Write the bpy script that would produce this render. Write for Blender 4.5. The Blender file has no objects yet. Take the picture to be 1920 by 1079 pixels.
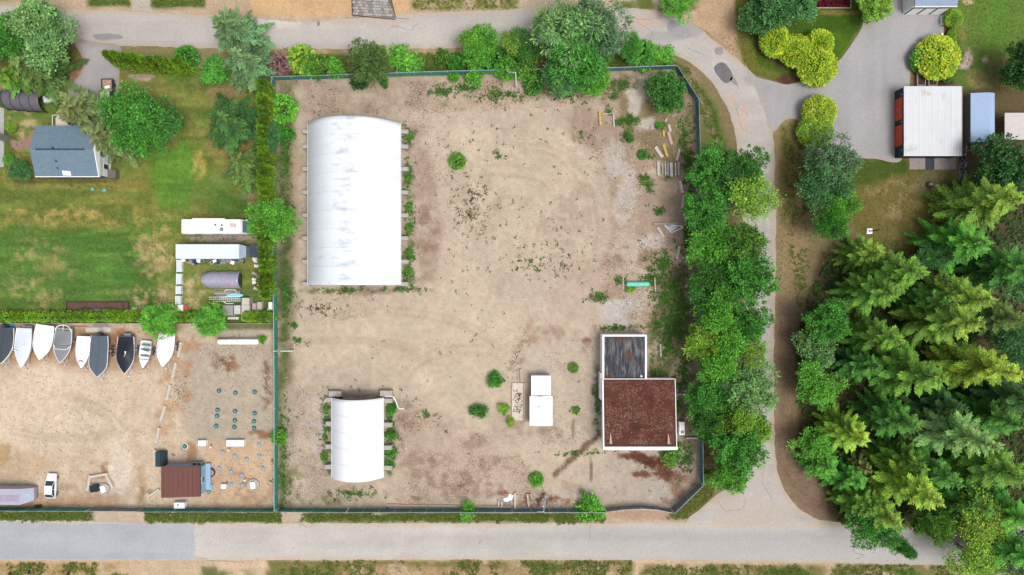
import bpy, math, random
import numpy as np
from mathutils import Vector, Matrix
from mathutils.geometry import delaunay_2d_cdt

# ------------------------------------------------------------------ camera, sky, sun, exposure
scene = bpy.context.scene
COL = scene.collection
H = 120.0                      # flying height of the drone, metres
S = 0.09375                    # metres of ground per photo pixel (1920 wide)
cam_d = bpy.data.cameras.new('camera'); cam = bpy.data.objects.new('camera', cam_d); COL.objects.link(cam)
cam.location = (0, 0, H); cam.rotation_euler = (0, 0, 0)
cam_d.sensor_width = 36; cam_d.lens = 24.0; cam_d.clip_start = 1; cam_d.clip_end = 6000
scene.camera = cam

SUN_EL, SUN_AZ = math.radians(66), math.radians(125)      # azimuth from image-up, clockwise
world = bpy.data.worlds.new('World'); scene.world = world; world.use_nodes = True
wn, wl = world.node_tree.nodes, world.node_tree.links
sky = wn.new('ShaderNodeTexSky'); sky.sky_type = 'NISHITA'; sky.sun_disc = False
sky.sun_elevation = SUN_EL; sky.sun_rotation = SUN_AZ
sky.air_density = 1.0; sky.dust_density = 4.0; sky.ozone_density = 1.0
hs = wn.new('ShaderNodeHueSaturation'); hs.inputs['Saturation'].default_value = 0.34
wl.new(sky.outputs['Color'], hs.inputs['Color']); wl.new(hs.outputs['Color'], wn['Background'].inputs['Color'])
wn['Background'].inputs['Strength'].default_value = 0.12
sun_d = bpy.data.lights.new('sun', 'SUN'); sun = bpy.data.objects.new('sun', sun_d); COL.objects.link(sun)
sun_d.energy = 1.4; sun_d.angle = math.radians(28); sun_d.color = (1.0, 0.975, 0.95)
sv = Vector((math.sin(SUN_AZ) * math.cos(SUN_EL), math.cos(SUN_AZ) * math.cos(SUN_EL), math.sin(SUN_EL)))
sun.rotation_euler = sv.to_track_quat('Z', 'Y').to_euler(); sun.location = (0, 0, 90)
scene.view_settings.view_transform = 'Standard'; scene.view_settings.look = 'None'
scene.view_settings.gamma = 1.0; scene.view_settings.use_curve_mapping = False
scene.view_settings.exposure = 0.83
scene.render.engine = 'CYCLES'
scene.cycles.max_bounces = 6; scene.cycles.diffuse_bounces = 3; scene.cycles.transparent_max_bounces = 8

# ------------------------------------------------------------------ helpers
rng = random.Random(7)
nr = np.random.default_rng(11)
def W(px, py, z=0.0):
    """photo pixel -> world point on the plane at height z"""
    k = S * (H - z) / H
    return Vector(((px - 960) * k, (539.5 - py) * k, z))
def lin(r, g, b):
    f = lambda c: (c / 255 / 12.92) if c / 255 <= 0.04045 else ((c / 255 + 0.055) / 1.055) ** 2.4
    return (f(r), f(g), f(b))
KEXP = 1.9                     # how much brighter the photo shows a surface than its base colour
def alb(r, g, b, k=None):
    return tuple(min(0.85, c / (k or KEXP)) for c in lin(r, g, b))

MATS = {}
def nodes_of(m):
    m.use_nodes = True
    return m.node_tree.nodes, m.node_tree.links
def pmat(name, col, rough=0.8, var=0.15, scale=1.5, bump=0.0, bscale=8.0, metal=0.0, dirt=None, dirt_amt=0.0, dirt_scale=0.6, stretch=None, spec=0.3):
    """procedural surface: base colour with noise variation, optional dirt patches and relief"""
    if name in MATS: return MATS[name]
    m = bpy.data.materials.new(name); n, l = nodes_of(m); b = n['Principled BSDF']
    b.inputs['Roughness'].default_value = rough; b.inputs['Metallic'].default_value = metal
    b.inputs['Specular IOR Level'].default_value = spec
    tc = n.new('ShaderNodeTexCoord'); src = tc.outputs['Object']
    if stretch:
        mp = n.new('ShaderNodeMapping'); mp.inputs['Scale'].default_value = stretch; l.new(src, mp.inputs['Vector']); src = mp.outputs['Vector']
    nz = n.new('ShaderNodeTexNoise'); nz.inputs['Scale'].default_value = scale; nz.inputs['Detail'].default_value = 6
    nz.inputs['Roughness'].default_value = 0.65; l.new(src, nz.inputs['Vector'])
    rp = n.new('ShaderNodeValToRGB'); l.new(nz.outputs['Fac'], rp.inputs['Fac'])
    rp.color_ramp.elements[0].position = 0.25; rp.color_ramp.elements[1].position = 0.75
    rp.color_ramp.elements[0].color = tuple(c * (1 - var) for c in col) + (1,)
    rp.color_ramp.elements[1].color = tuple(min(0.9, c * (1 + var)) for c in col) + (1,)
    out = rp.outputs['Color']
    if dirt:
        n2 = n.new('ShaderNodeTexNoise'); n2.inputs['Scale'].default_value = dirt_scale; n2.inputs['Detail'].default_value = 8
        n2.inputs['Roughness'].default_value = 0.7; l.new(src, n2.inputs['Vector'])
        r2 = n.new('ShaderNodeValToRGB'); l.new(n2.outputs['Fac'], r2.inputs['Fac'])
        r2.color_ramp.elements[0].position = 0.62 - 0.25 * dirt_amt; r2.color_ramp.elements[1].position = 0.80 - 0.2 * dirt_amt
        mx = n.new('ShaderNodeMix'); mx.data_type = 'RGBA'; l.new(r2.outputs['Color'], mx.inputs['Factor'])
        l.new(out, mx.inputs[6]); mx.inputs[7].default_value = tuple(dirt) + (1,); out = mx.outputs[2]
    l.new(out, b.inputs['Base Color'])
    if bump:
        n3 = n.new('ShaderNodeTexNoise'); n3.inputs['Scale'].default_value = bscale; n3.inputs['Detail'].default_value = 5
        l.new(src, n3.inputs['Vector']); bp = n.new('ShaderNodeBump'); bp.inputs['Strength'].default_value = bump
        bp.inputs['Distance'].default_value = 0.08; l.new(n3.outputs['Fac'], bp.inputs['Height']); l.new(bp.outputs['Normal'], b.inputs['Normal'])
    MATS[name] = m
    return m

class MB:
    """collects shapes, then links them as ONE mesh object"""
    def __init__(s): s.v = []; s.f = []
    def add(s, vs, fs):
        o = len(s.v); s.v += [tuple(v) for v in vs]; s.f += [tuple(i + o for i in f) for f in fs]; return s
    def box(s, x0, x1, y0, y1, z0, z1):
        return s.add([(x0,y0,z0),(x1,y0,z0),(x1,y1,z0),(x0,y1,z0),(x0,y0,z1),(x1,y0,z1),(x1,y1,z1),(x0,y1,z1)],
                     [(3,2,1,0),(4,5,6,7),(0,1,5,4),(1,2,6,5),(2,3,7,6),(3,0,4,7)])
    def cbox(s, x0, x1, y0, y1, z0, z1, c=0.05):
        """box with chamfered vertical and top edges"""
        def ring(i, z): return [(x0+i,y0+c,z),(x0+c,y0+i,z),(x1-c,y0+i,z),(x1-i,y0+c,z),(x1-i,y1-c,z),(x1-c,y1-i,z),(x0+c,y1-i,z),(x0+i,y1-c,z)]
        r2 = [(x0+c,y0+c,z1),(x0+c,y0+c,z1),(x1-c,y0+c,z1),(x1-c,y0+c,z1),(x1-c,y1-c,z1),(x1-c,y1-c,z1),(x0+c,y1-c,z1),(x0+c,y1-c,z1)]
        r1 = ring(0, z1 - c); r0 = ring(0, z0)
        top = [((a[0]*0.45+b[0]*0.55),(a[1]*0.45+b[1]*0.55),z1) for a, b in zip(r1, r2)]
        return s.loft([r0, r1, top])
    def obox(s, cx, cy, lx, ly, z0, z1, rot=0):
        c, k = math.cos(rot), math.sin(rot); P = []
        for z in (z0, z1):
            for a, b in ((-1,-1),(1,-1),(1,1),(-1,1)):
                x, y = a*lx/2, b*ly/2; P.append((cx + x*c - y*k, cy + x*k + y*c, z))
        return s.add(P, [(3,2,1,0),(4,5,6,7),(0,1,5,4),(1,2,6,5),(2,3,7,6),(3,0,4,7)])
    def prism(s, poly, z0, z1):
        n = len(poly); zt = z1 if hasattr(z1, '__len__') else [z1]*n
        return s.add([(p[0],p[1],z0) for p in poly] + [(p[0],p[1],zt[i]) for i, p in enumerate(poly)],
                     [tuple(range(n))[::-1], tuple(range(n, 2*n))] + [(i,(i+1)%n,(i+1)%n+n,i+n) for i in range(n)])
    def tube(s, p0, p1, r0, r1=None, n=8, cap=True):
        r1 = r0 if r1 is None else r1; p0 = Vector(p0); p1 = Vector(p1); d = (p1-p0).normalized()
        a = d.orthogonal().normalized(); b = d.cross(a); P = []
        for p, r in ((p0, r0), (p1, r1)):
            for i in range(n):
                t = 2*math.pi*i/n; P.append(p + (a*math.cos(t) + b*math.sin(t))*r)
        F = [(i,(i+1)%n,(i+1)%n+n,i+n) for i in range(n)]
        if cap: F += [tuple(range(n))[::-1], tuple(range(n,2*n))]
        return s.add(P, F)
    def path(s, pts, r, n=6):
        for a, b in zip(pts[:-1], pts[1:]): s.tube(a, b, r, r, n)
        return s
    def loft(s, rings, closed=True, caps=True):
        n = len(rings[0]); V = [p for r in rings for p in r]; F = []
        for k in range(len(rings)-1):
            for i in range(n if closed else n-1):
                j = (i+1) % n; F.append((k*n+i, k*n+j, (k+1)*n+j, (k+1)*n+i))
        if caps and closed: F += [tuple(range(n))[::-1], tuple(range((len(rings)-1)*n, len(rings)*n))]
        return s.add(V, F)
    def disc(s, cx, cy, r, z0, z1, n=20, r1=None):
        return s.loft([[(cx+rr*math.cos(2*math.pi*i/n), cy+rr*math.sin(2*math.pi*i/n), z) for i in range(n)] for rr, z in ((r, z0), (r if r1 is None else r1, z1))])
    def dome(s, cx, cy, r, z0, h, n=20, m=4):
        R = []
        for k in range(m+1):
            a = k/m*math.pi/2*0.96; R.append([(cx+r*math.cos(a)*math.cos(2*math.pi*i/n), cy+r*math.cos(a)*math.sin(2*math.pi*i/n), z0+h*math.sin(a)) for i in range(n)])
        return s.loft(R)
    def torus(s, c, R, r, n=20, m=8, axis='Z'):
        V = []; F = []
        for i in range(n):
            a = 2*math.pi*i/n
            for j in range(m):
                b = 2*math.pi*j/m; q = (math.cos(a)*(R+r*math.cos(b)), math.sin(a)*(R+r*math.cos(b)), r*math.sin(b))
                if axis == 'X': q = (q[2], q[0], q[1])
                V.append((c[0]+q[0], c[1]+q[1], c[2]+q[2]))
                F.append((i*m+j, ((i+1)%n)*m+j, ((i+1)%n)*m+(j+1)%m, i*m+(j+1)%m))
        return s.add(V, F)
    def mesh(s, name, smooth=False):
        me = bpy.data.meshes.new(name); me.from_pydata(s.v, [], s.f)
        if smooth: me.polygons.foreach_set('use_smooth', [True]*len(me.polygons))
        me.update(); return me
    def build(s, name, mat, parent=None, smooth=False):
        me = s.mesh(name, smooth); return link(name, me, mat, parent)

def link(name, me, mat=None, parent=None, loc=None, rot=0):
    o = bpy.data.objects.new(name, me); COL.objects.link(o)
    if mat and not me.materials: me.materials.append(mat)
    if parent: o.parent = parent
    if loc is not None: o.location = loc
    if rot: o.rotation_euler = (0, 0, rot)
    return o
def tag(o, label=None, cat=None, group=None, kind=None):
    if label: o['label'] = label
    if cat: o['category'] = cat
    if group: o['group'] = group
    if kind: o['kind'] = kind
    return o
def thing(name, label, cat, loc=(0,0,0), rot=0, group=None):
    o = bpy.data.objects.new(name, None); COL.objects.link(o); o.location = loc; o.rotation_euler = (0,0,rot)
    o.empty_display_size = 0.3
    return tag(o, label, cat, group)
ORD = ['first','second','third','fourth','fifth','sixth','seventh','eighth','ninth','tenth','eleventh','twelfth']

# ------------------------------------------------------------------ noise and the colour canvas of the ground
_tab = nr.random((256, 256))
def vnoise(X, Y):
    xi = np.floor(X).astype(int); yi = np.floor(Y).astype(int); fx = X - xi; fy = Y - yi
    fx = fx*fx*(3-2*fx); fy = fy*fy*(3-2*fy)
    a = _tab[xi & 255, yi & 255]; b = _tab[(xi+1) & 255, yi & 255]; c = _tab[xi & 255, (yi+1) & 255]; d = _tab[(xi+1) & 255, (yi+1) & 255]
    return (a*(1-fx)+b*fx)*(1-fy) + (c*(1-fx)+d*fx)*fy
def fbm(X, Y, size, octv=4, seed=0, sx=1.0, sy=1.0):
    """0..1 noise, features about `size` photo pixels across"""
    r = 0; amp = 1; tot = 0; f = 1.0/size
    for o in range(octv):
        r = r + amp*vnoise(X*f*sx + seed*17.3 + o*31.7, Y*f*sy + seed*9.1 + o*53.9); tot += amp; amp *= 0.55; f *= 2.03
    return r/tot
def sstep(a, b, x):
    t = np.clip((x-a)/(b-a), 0, 1); return t*t*(3-2*t)
def poly_sd(X, Y, poly):
    """signed distance to a polygon, positive inside"""
    d = np.full(X.shape, 1e18); ins = np.zeros(X.shape, bool); n = len(poly)
    for i in range(n):
        x0, y0 = poly[i]; x1, y1 = poly[(i+1) % n]; ex, ey = x1-x0, y1-y0
        t = np.clip(((X-x0)*ex + (Y-y0)*ey)/max(1e-9, ex*ex+ey*ey), 0, 1)
        d = np.minimum(d, (X-x0-t*ex)**2 + (Y-y0-t*ey)**2)
        if y0 != y1:
            c = ((y0 > Y) != (y1 > Y)) & (X < (x1-x0)*(Y-y0)/(y1-y0) + x0); ins ^= c
    return np.where(ins, 1, -1)*np.sqrt(d)
CX0, CY0, CST = -90.0, -90.0, 2.0
CW, CH = 1052, 632
GX, GY = np.meshgrid(CX0 + CST*np.arange(CW), CY0 + CST*np.arange(CH), indexing='ij')
class Canvas:
    def __init__(s, col): s.c = np.empty(GX.shape + (3,)); s.c[:] = np.array(alb(*col))
    def sl(s, x0, x1, y0, y1):
        i0, i1 = [int(np.clip((v-CX0)/CST, 0, CW)) for v in (x0, x1)]; j0, j1 = [int(np.clip((v-CY0)/CST, 0, CH)) for v in (y0, y1)]
        return np.s_[i0:i1+1, j0:j1+1]
    def lay(s, sl, m, col, a=1.0):
        m = np.clip(m, 0, 1)[..., None]*a; s.c[sl] = s.c[sl]*(1-m) + np.array(alb(*col))*m
    def poly(s, poly, col, a=1.0, soft=4, wob=8, size=40, seed=1, tex=0.0, tsize=20, sx=1, sy=1):
        xs = [p[0] for p in poly]; ys = [p[1] for p in poly]; q = wob+soft+4
        sl = s.sl(min(xs)-q, max(xs)+q, min(ys)-q, max(ys)+q); X, Y = GX[sl], GY[sl]
        d = poly_sd(X, Y, poly) + (fbm(X, Y, size, 4, seed)-0.5)*2*wob; m = sstep(-soft, soft, d)
        if tex: m = m*sstep(0.48-tex*0.25, 0.62-tex*0.1, fbm(X, Y, tsize, 5, seed+40, sx, sy))
        s.lay(sl, m, col, a)
    def ell(s, cx, cy, rx, ry, col, a=1.0, rot=0, soft=0.5, wob=0.5, size=None, seed=None, tex=0.0, tsize=16):
        seed = (cx*0.37+cy*0.11) % 50 if seed is None else seed
        q = max(rx, ry)*(1.1+wob+soft*0.5); sl = s.sl(cx-q, cx+q, cy-q, cy+q); X, Y = GX[sl], GY[sl]
        c, k = math.cos(rot), math.sin(rot); dx, dy = X-cx, Y-cy; u = (dx*c+dy*k)/rx; v = (-dx*k+dy*c)/ry
        d = 1-np.sqrt(u*u+v*v) + (fbm(X, Y, size or max(8, min(rx, ry)*0.8), 4, seed)-0.5)*2*wob
        m = sstep(-soft*0.5, soft*0.5, d)
        if tex: m = m*sstep(0.42, 0.62, fbm(X, Y, tsize, 5, seed+20))
        s.lay(sl, m, col, a)
    def arc(s, cx, cy, rx, ry, a0, a1, w, col, a=0.5, rot=0):
        """curved wheel track"""
        c, k = math.cos(rot), math.sin(rot); dx, dy = GX-cx, GY-cy; u = (dx*c+dy*k)/rx; v = (-dx*k+dy*c)/ry
        q = np.abs(np.sqrt(u*u+v*v)-1)*min(rx, ry); th = np.degrees(np.arctan2(v, u)) % 360
        m = (1-sstep(w*0.4, w, q + (fbm(GX, GY, 12, 3, 77)-0.5)*w))*sstep(0, 18, (th-a0) % 360)*sstep(0, 18, (a1-th) % 360)*(((th-a0) % 360) < ((a1-a0) % 360))
        m = m*(0.3+0.9*fbm(GX, GY, 30, 3, 78)); s.c = s.c*(1-np.clip(m, 0, 1)[..., None]*a) + np.array(alb(*col))*np.clip(m, 0, 1)[..., None]*a
    def vary(s, size, amt, seed, octv=5, tint=(1,1,1)):
        f = (fbm(GX, GY, size, octv, seed)-0.5)*2*amt; s.c = s.c*(1 + f[..., None]*np.array(tint))
    def sample(s, px, py):
        u = np.clip((np.asarray(px)-CX0)/CST, 0, CW-1.001); v = np.clip((np.asarray(py)-CY0)/CST, 0, CH-1.001)
        i = u.astype(int); j = v.astype(int); fu = (u-i)[:, None]; fv = (v-j)[:, None]; c = s.c
        return (c[i,j]*(1-fu)+c[i+1,j]*fu)*(1-fv) + (c[i,j+1]*(1-fu)+c[i+1,j+1]*fu)*fv

def np_mesh(name, V, F, cols=None, smooth=False):
    """V (n,3), F (m,k) index array, cols (n,3) -> mesh with the point colour attribute Col"""
    V = np.asarray(V, dtype=np.float32); F = np.asarray(F, dtype=np.int32); m, k = F.shape
    me = bpy.data.meshes.new(name); me.vertices.add(len(V)); me.vertices.foreach_set('co', V.ravel())
    me.loops.add(m*k); me.loops.foreach_set('vertex_index', F.ravel())
    me.polygons.add(m); me.polygons.foreach_set('loop_start', np.arange(0, m*k, k, dtype=np.int32))
    if smooth: me.polygons.foreach_set('use_smooth', np.ones(m, bool))
    if cols is not None:
        at = me.attributes.new('Col', 'FLOAT_COLOR', 'POINT')
        c4 = np.ones((len(V), 4), np.float32); c4[:, :3] = cols; at.data.foreach_set('color', c4.ravel())
    me.update(calc_edges=True); return me

def attr_mat(name, rough=0.95, fine=0.25, fscale=3.0, bump=0.3, bscale=5.0, speck=None, spec=0.1):
    m = bpy.data.materials.new(name); n, l = nodes_of(m); b = n['Principled BSDF']
    b.inputs['Roughness'].default_value = rough; b.inputs['Specular IOR Level'].default_value = spec
    at = n.new('ShaderNodeAttribute'); at.attribute_name = 'Col'
    tc = n.new('ShaderNodeTexCoord')
    nz = n.new('ShaderNodeTexNoise'); nz.inputs['Scale'].default_value = fscale; nz.inputs['Detail'].default_value = 8; nz.inputs['Roughness'].default_value = 0.75
    l.new(tc.outputs['Object'], nz.inputs['Vector'])
    mr = n.new('ShaderNodeMapRange'); mr.inputs[1].default_value = 0.25; mr.inputs[2].default_value = 0.75
    mr.inputs[3].default_value = 1-fine; mr.inputs[4].default_value = 1+fine; l.new(nz.outputs['Fac'], mr.inputs[0])
    vm = n.new('ShaderNodeVectorMath'); vm.operation = 'SCALE'; l.new(at.outputs['Color'], vm.inputs[0]); l.new(mr.outputs[0], vm.inputs['Scale'])
    out = vm.outputs[0]
    if speck:                                   # pebbles / crumbs: (scale, threshold, colour, amount)
        vo = n.new('ShaderNodeTexVoronoi'); vo.inputs['Scale'].default_value = speck[0]; l.new(tc.outputs['Object'], vo.inputs['Vector'])
        sx = n.new('ShaderNodeSeparateColor'); l.new(vo.outputs['Color'], sx.inputs[0])
        gt = n.new('ShaderNodeMath'); gt.operation = 'GREATER_THAN'; gt.inputs[1].default_value = speck[1]; l.new(sx.outputs[0], gt.inputs[0])
        ml = n.new('ShaderNodeMath'); ml.operation = 'MULTIPLY'; ml.inputs[1].default_value = speck[3]; l.new(gt.outputs[0], ml.inputs[0])
        mx = n.new('ShaderNodeMix'); mx.data_type = 'RGBA'; l.new(ml.outputs[0], mx.inputs['Factor']); l.new(out, mx.inputs[6])
        mx.inputs[7].default_value = tuple(speck[2]) + (1,); out = mx.outputs[2]
    l.new(out, b.inputs['Base Color'])
    n3 = n.new('ShaderNodeTexNoise'); n3.inputs['Scale'].default_value = bscale; n3.inputs['Detail'].default_value = 6; l.new(tc.outputs['Object'], n3.inputs['Vector'])
    bp = n.new('ShaderNodeBump'); bp.inputs['Strength'].default_value = bump; bp.inputs['Distance'].default_value = 0.1
    l.new(n3.outputs['Fac'], bp.inputs['Height']); l.new(bp.outputs['Normal'], b.inputs['Normal'])
    return m

# ------------------------------------------------------------------ ground colours (base colours of soil, grass and stains)
G = Canvas((142, 128, 92))
R4 = lambda x0, y0, x1, y1: [(x0,y0),(x1,y0),(x1,y1),(x0,y1)]
YARD = [(519,150),(1264,131),(1306,192),(1309,300),(1314,905),(1259,957),(519,957)]
LOT = [(-90,604),(521,604),(521,957),(-90,957)]
LAWN = [(-90,100),(150,100),(225,140),(225,125),(519,135),(519,604),(-90,604)]
# north of the top road
G.poly(R4(-90,-90,1400,60), (205,180,150), wob=10)
G.poly(R4(165,-90,245,13), (105,120,60), wob=6, soft=5); G.poly(R4(283,-90,385,15), (92,115,55), wob=6, soft=5)
G.poly(R4(-90,-90,70,2), (150,150,90), wob=6)
G.poly(R4(466,-90,665,28), (218,180,135), wob=2, soft=2); G.poly(R4(735,-90,768,26), (222,182,138), wob=2, soft=2)
G.poly(R4(770,-90,975,20), (150,142,82), wob=8, soft=6, tex=0.9, tsize=12)
G.poly(R4(975,-90,1240,30), (205,185,160), wob=8); G.poly(R4(1150,-90,1345,22), (110,120,60), wob=8, soft=6, tex=0.9)
G.poly([(1330,-90),(1400,-90),(1385,60),(1400,140),(1340,80),(1300,40)], (196,166,132), wob=6, soft=6)
G.poly([(245,-90),(285,-90),(282,22),(250,22)], (196,184,172), wob=3)
# verge south of the top road, round the bend
G.poly([(200,84),(480,92),(840,90),(980,88),(985,150),(510,152),(225,140)], (150,140,98), wob=4, soft=4)
G.poly([(510,102),(985,98),(985,140),(510,150)], (72,98,45), wob=8, soft=5, tex=0.8, tsize=18)
G.poly([(510,92),(985,90),(985,100),(510,104)], (190,160,125), wob=4, soft=4, tex=0.8, tsize=10)
G.poly([(1130,80),(1200,82),(1262,105),(1310,145),(1345,200),(1362,260),(1372,330),(1310,330),(1306,190),(1264,128),(1130,130)], (120,122,70), wob=4, soft=4)
G.poly([(1140,92),(1215,92),(1290,130),(1340,205),(1355,270),(1330,255),(1300,180),(1262,122),(1140,124)], (62,105,40), wob=7, soft=5, tex=0.75, tsize=16)
G.poly([(1270,135),(1300,140),(1330,210),(1350,270),(1345,275),(1318,230)], (175,150,125), wob=8, soft=5, tex=0.9, tsize=12)
# left lawn
G.poly(LAWN, (118,124,58), wob=3, soft=3)
G.poly(LAWN, (88,122,50), 0.7, wob=3, soft=3, seed=3, tex=0.7, tsize=70)
G.poly(LAWN, (150,138,78), 0.5, wob=3, soft=3, seed=8, tex=0.45, tsize=30, sx=0.5)
G.poly(R4(-90,425,300,600), (92,130,58), 0.85, wob=18, soft=16, size=60, seed=4)
G.poly(R4(-90,330,290,432), (150,134,72), a=0.7, wob=14, soft=14, size=60, seed=5, tex=0.75, tsize=26, sx=0.3)
G.poly(R4(-90,330,290,600), (66,104,40), a=0.6, wob=10, soft=10, seed=9, tex=0.5, tsize=34, sx=0.22, sy=1.3)
G.ell(140,405,150,16, (176,154,90), 0.75, tex=1, tsize=11, wob=0.8, soft=0.9)
G.poly([(283,282),(350,262),(366,330),(360,400),(300,398),(278,350)], (92,140,48), 0.85, wob=12, soft=12, size=30)
G.ell(330,300,28,24, (106,152,58), 0.6, wob=0.8, soft=1.0)
G.ell(372,312,13,28, (186,166,84), 0.7, tex=1); G.ell(305,250,34,42, (150,124,78), 0.8, wob=0.6); G.ell(270,205,60,40, (138,120,74), 0.7)
G.ell(345,180,110,30, (128,128,66), 0.7); G.ell(265,145,24,6, (205,180,165), 0.7, wob=0.4); G.ell(400,160,60,20, (84,108,50), 0.8, tex=1)
G.ell(425,172,40,14, (150,124,92), 0.7); G.ell(470,360,18,26, (172,146,112), 0.7); G.ell(430,270,40,26, (150,126,80), 0.7)
G.ell(400,360,70,30, (88,122,52), 0.7); G.ell(430,385,40,20, (74,108,46), 0.8)
G.ell(268,470,32,26, (176,154,106), 0.8, soft=1.0, wob=.8, tex=1, tsize=9); G.ell(300,490,30,40, (178,156,110), 0.8, soft=1.0, wob=.8, rot=0.5, tex=1, tsize=9); G.ell(290,430,28,34, (164,144,86), 0.7, tex=1)
G.ell(290,560,48,20, (184,160,122), 0.85, soft=1.0, wob=.8, tex=1, tsize=8); G.ell(365,540,20,44, (186,162,124), 0.85, soft=1.0, wob=.8, tex=1, tsize=8)
G.ell(60,545,55,26, (168,150,104), 0.6, soft=1.0, wob=.9, tex=1, tsize=9); G.ell(75,480,40,34, (160,146,94), 0.6, soft=1.0, wob=.9, tex=1, tsize=9); G.ell(110,500,26,26, (150,138,84), 0.6, tex=1)
G.ell(235,470,14,26, (52,92,36), 0.8, rot=-0.4, tex=1); G.ell(205,520,40,20, (78,128,50), 0.6)
G.poly(R4(-90,580,125,604), (178,150,118), 0.9, wob=8, soft=8, tex=0.9); G.ell(300,585,60,9, (150,122,92), 0.9)
G.ell(30,160,30,22, (160,140,120), 0.8); G.ell(45,230,28,30, (176,158,118), 0.9, tex=1, tsize=12); G.ell(15,270,20,40, (74,98,42), 0.7)
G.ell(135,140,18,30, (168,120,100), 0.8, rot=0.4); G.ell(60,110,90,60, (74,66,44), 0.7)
G.ell(415,447,60,8, (172,156,146), 0.9, soft=0.3, wob=0.3); G.ell(470,560,40,30, (70,100,48), 0.7)
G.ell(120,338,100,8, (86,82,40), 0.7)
# boat lot
G.poly(LOT, (219,198,168), wob=2, soft=2)
G.poly(R4(-90,606,345,690), (186,150,112), 0.85, wob=14, soft=14, size=40, tex=0.8, tsize=40)
G.ell(230,640,60,24, (176,112,74), 0.8, tex=1, tsize=24); G.ell(120,640,120,20, (170,128,88), 0.6, tex=1, tsize=24)
G.ell(90,770,130,70, (228,208,178), 0.8, wob=0.6); G.ell(225,900,24,90, (230,214,188), 0.9, wob=0.3); G.ell(170,800,60,30, (224,206,176), 0.7)
G.ell(170,760,40,12, (200,180,152), 0.5, rot=0.5)
G.poly([(345,640),(505,650),(508,828),(350,832),(330,740)], (196,182,158), wob=8, soft=8, size=30)
G.ell(330,735,30,42, (190,148,104), 0.8, tex=1, tsize=24); G.ell(310,800,25,40, (198,162,120), 0.7, tex=1); G.ell(345,845,26,24, (178,134,92), 0.8, tex=1)
G.ell(345,650,30,50, (196,152,112), 0.8, tex=1); G.ell(420,680,28,22, (158,116,78), 0.85, rot=0.7, tex=1, tsize=14); G.ell(405,632,30,9, (150,100,72), 0.7, tex=1)
G.ell(445,625,60,10, (196,184,164), 0.8); G.ell(500,720,11,44, (134,104,76), 0.8, tex=1, tsize=12); G.ell(490,815,26,8, (146,100,60), 0.8, tex=1)
G.poly([(390,828),(510,828),(510,950),(385,950)], (216,184,146), 0.8, wob=10, soft=10); G.ell(480,925,40,24, (186,150,118), 0.8, tex=1, tsize=12)
G.ell(435,898,30,14, (196,150,116), 0.7, tex=1); G.poly(R4(-90,925,225,955), (190,158,126), 0.85, wob=10, soft=8, tex=0.9, tsize=20)
G.ell(180,880,34,16, (160,120,76), 0.8, tex=1); G.ell(150,915,40,30, (190,156,124), 0.7, tex=1); G.ell(30,870,60,30, (208,180,144), 0.7); G.ell(265,905,9,55, (178,150,110), 0.6, tex=1)
G.ell(5,850,14,20, (190,160,110), 0.8); G.ell(275,935,16,20, (150,124,88), 0.8, tex=1)
G.poly(R4(410,604,521,618), (108,118,66), 0.9, wob=4)
# main yard
G.poly(YARD, (206,188,162), wob=3, soft=3)
G.poly([(600,560),(900,500),(980,560),(960,700),(880,820),(760,720),(560,700),(560,600)], (212,194,166), 0.9, wob=20, soft=20, size=60)
G.poly([(860,250),(1080,240),(1130,330),(1100,470),(1000,500),(900,430)], (214,196,168), 0.9, wob=20, soft=20, size=60)
G.poly([(519,150),(980,140),(980,185),(770,215),(560,215),(519,230)], (182,160,136), 0.75, wob=12, soft=14, tex=0.9, tsize=26)
G.poly([(519,150),(552,152),(552,560),(545,957),(519,957)], (130,122,84), 0.85, wob=10, soft=9, size=30)
G.poly([(519,200),(540,200),(546,500),(536,700),(532,957),(519,957)], (84,104,52), 0.8, wob=9, soft=8, size=24, tex=0.8, tsize=24)
G.ell(560,400,14,150, (186,164,134), 0.8, tex=1, tsize=20); G.ell(538,520,10,60, (58,92,50), 0.8, tex=1)
G.poly([(752,230),(800,230),(830,420),(815,530),(755,535)], (180,156,134), 0.8, wob=12, soft=12, tex=0.9, tsize=30)
for y0 in (258, 330, 385, 425, 470, 515): G.ell(767,y0,12,20, (98,116,62), 0.9, tex=1, tsize=10, wob=0.7)
G.ell(805,430,22,46, (158,128,106), 0.7, tex=1, tsize=16); G.ell(640,545,70,7, (110,114,70), 0.8, tex=1, tsize=10); G.ell(760,542,40,6, (110,112,72), 0.8, tex=1, tsize=10)
G.ell(690,545,50,9, (172,150,132), 0.8)
G.poly([(1090,150),(1300,135),(1306,330),(1300,600),(1180,620),(1120,560),(1150,420),(1120,300),(1060,230)], (178,154,132), 0.85, wob=20, soft=16, size=50, tex=1.0, tsize=40)
G.poly([(980,145),(1140,140),(1140,180),(980,185)], (150,132,100), 0.8, wob=10, soft=9, tex=0.9)
G.poly([(1140,140),(1260,138),(1300,200),(1304,300),(1250,330),(1180,260),(1130,190)], (140,124,86), 0.8, wob=14, soft=10, tex=0.9, tsize=24)
for (x, y, a, b) in ((1195,180,22,14),(1205,150,14,9),(1190,200,14,24),(1178,355,14,40),(1165,390,12,34),(1222,452,26,14),(1150,585,26,24),(1190,575,22,14),(1215,232,20,12),(1155,300,22,30)):
    G.ell(x, y, a, b, (208,198,184), 0.85, wob=0.7)
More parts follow.
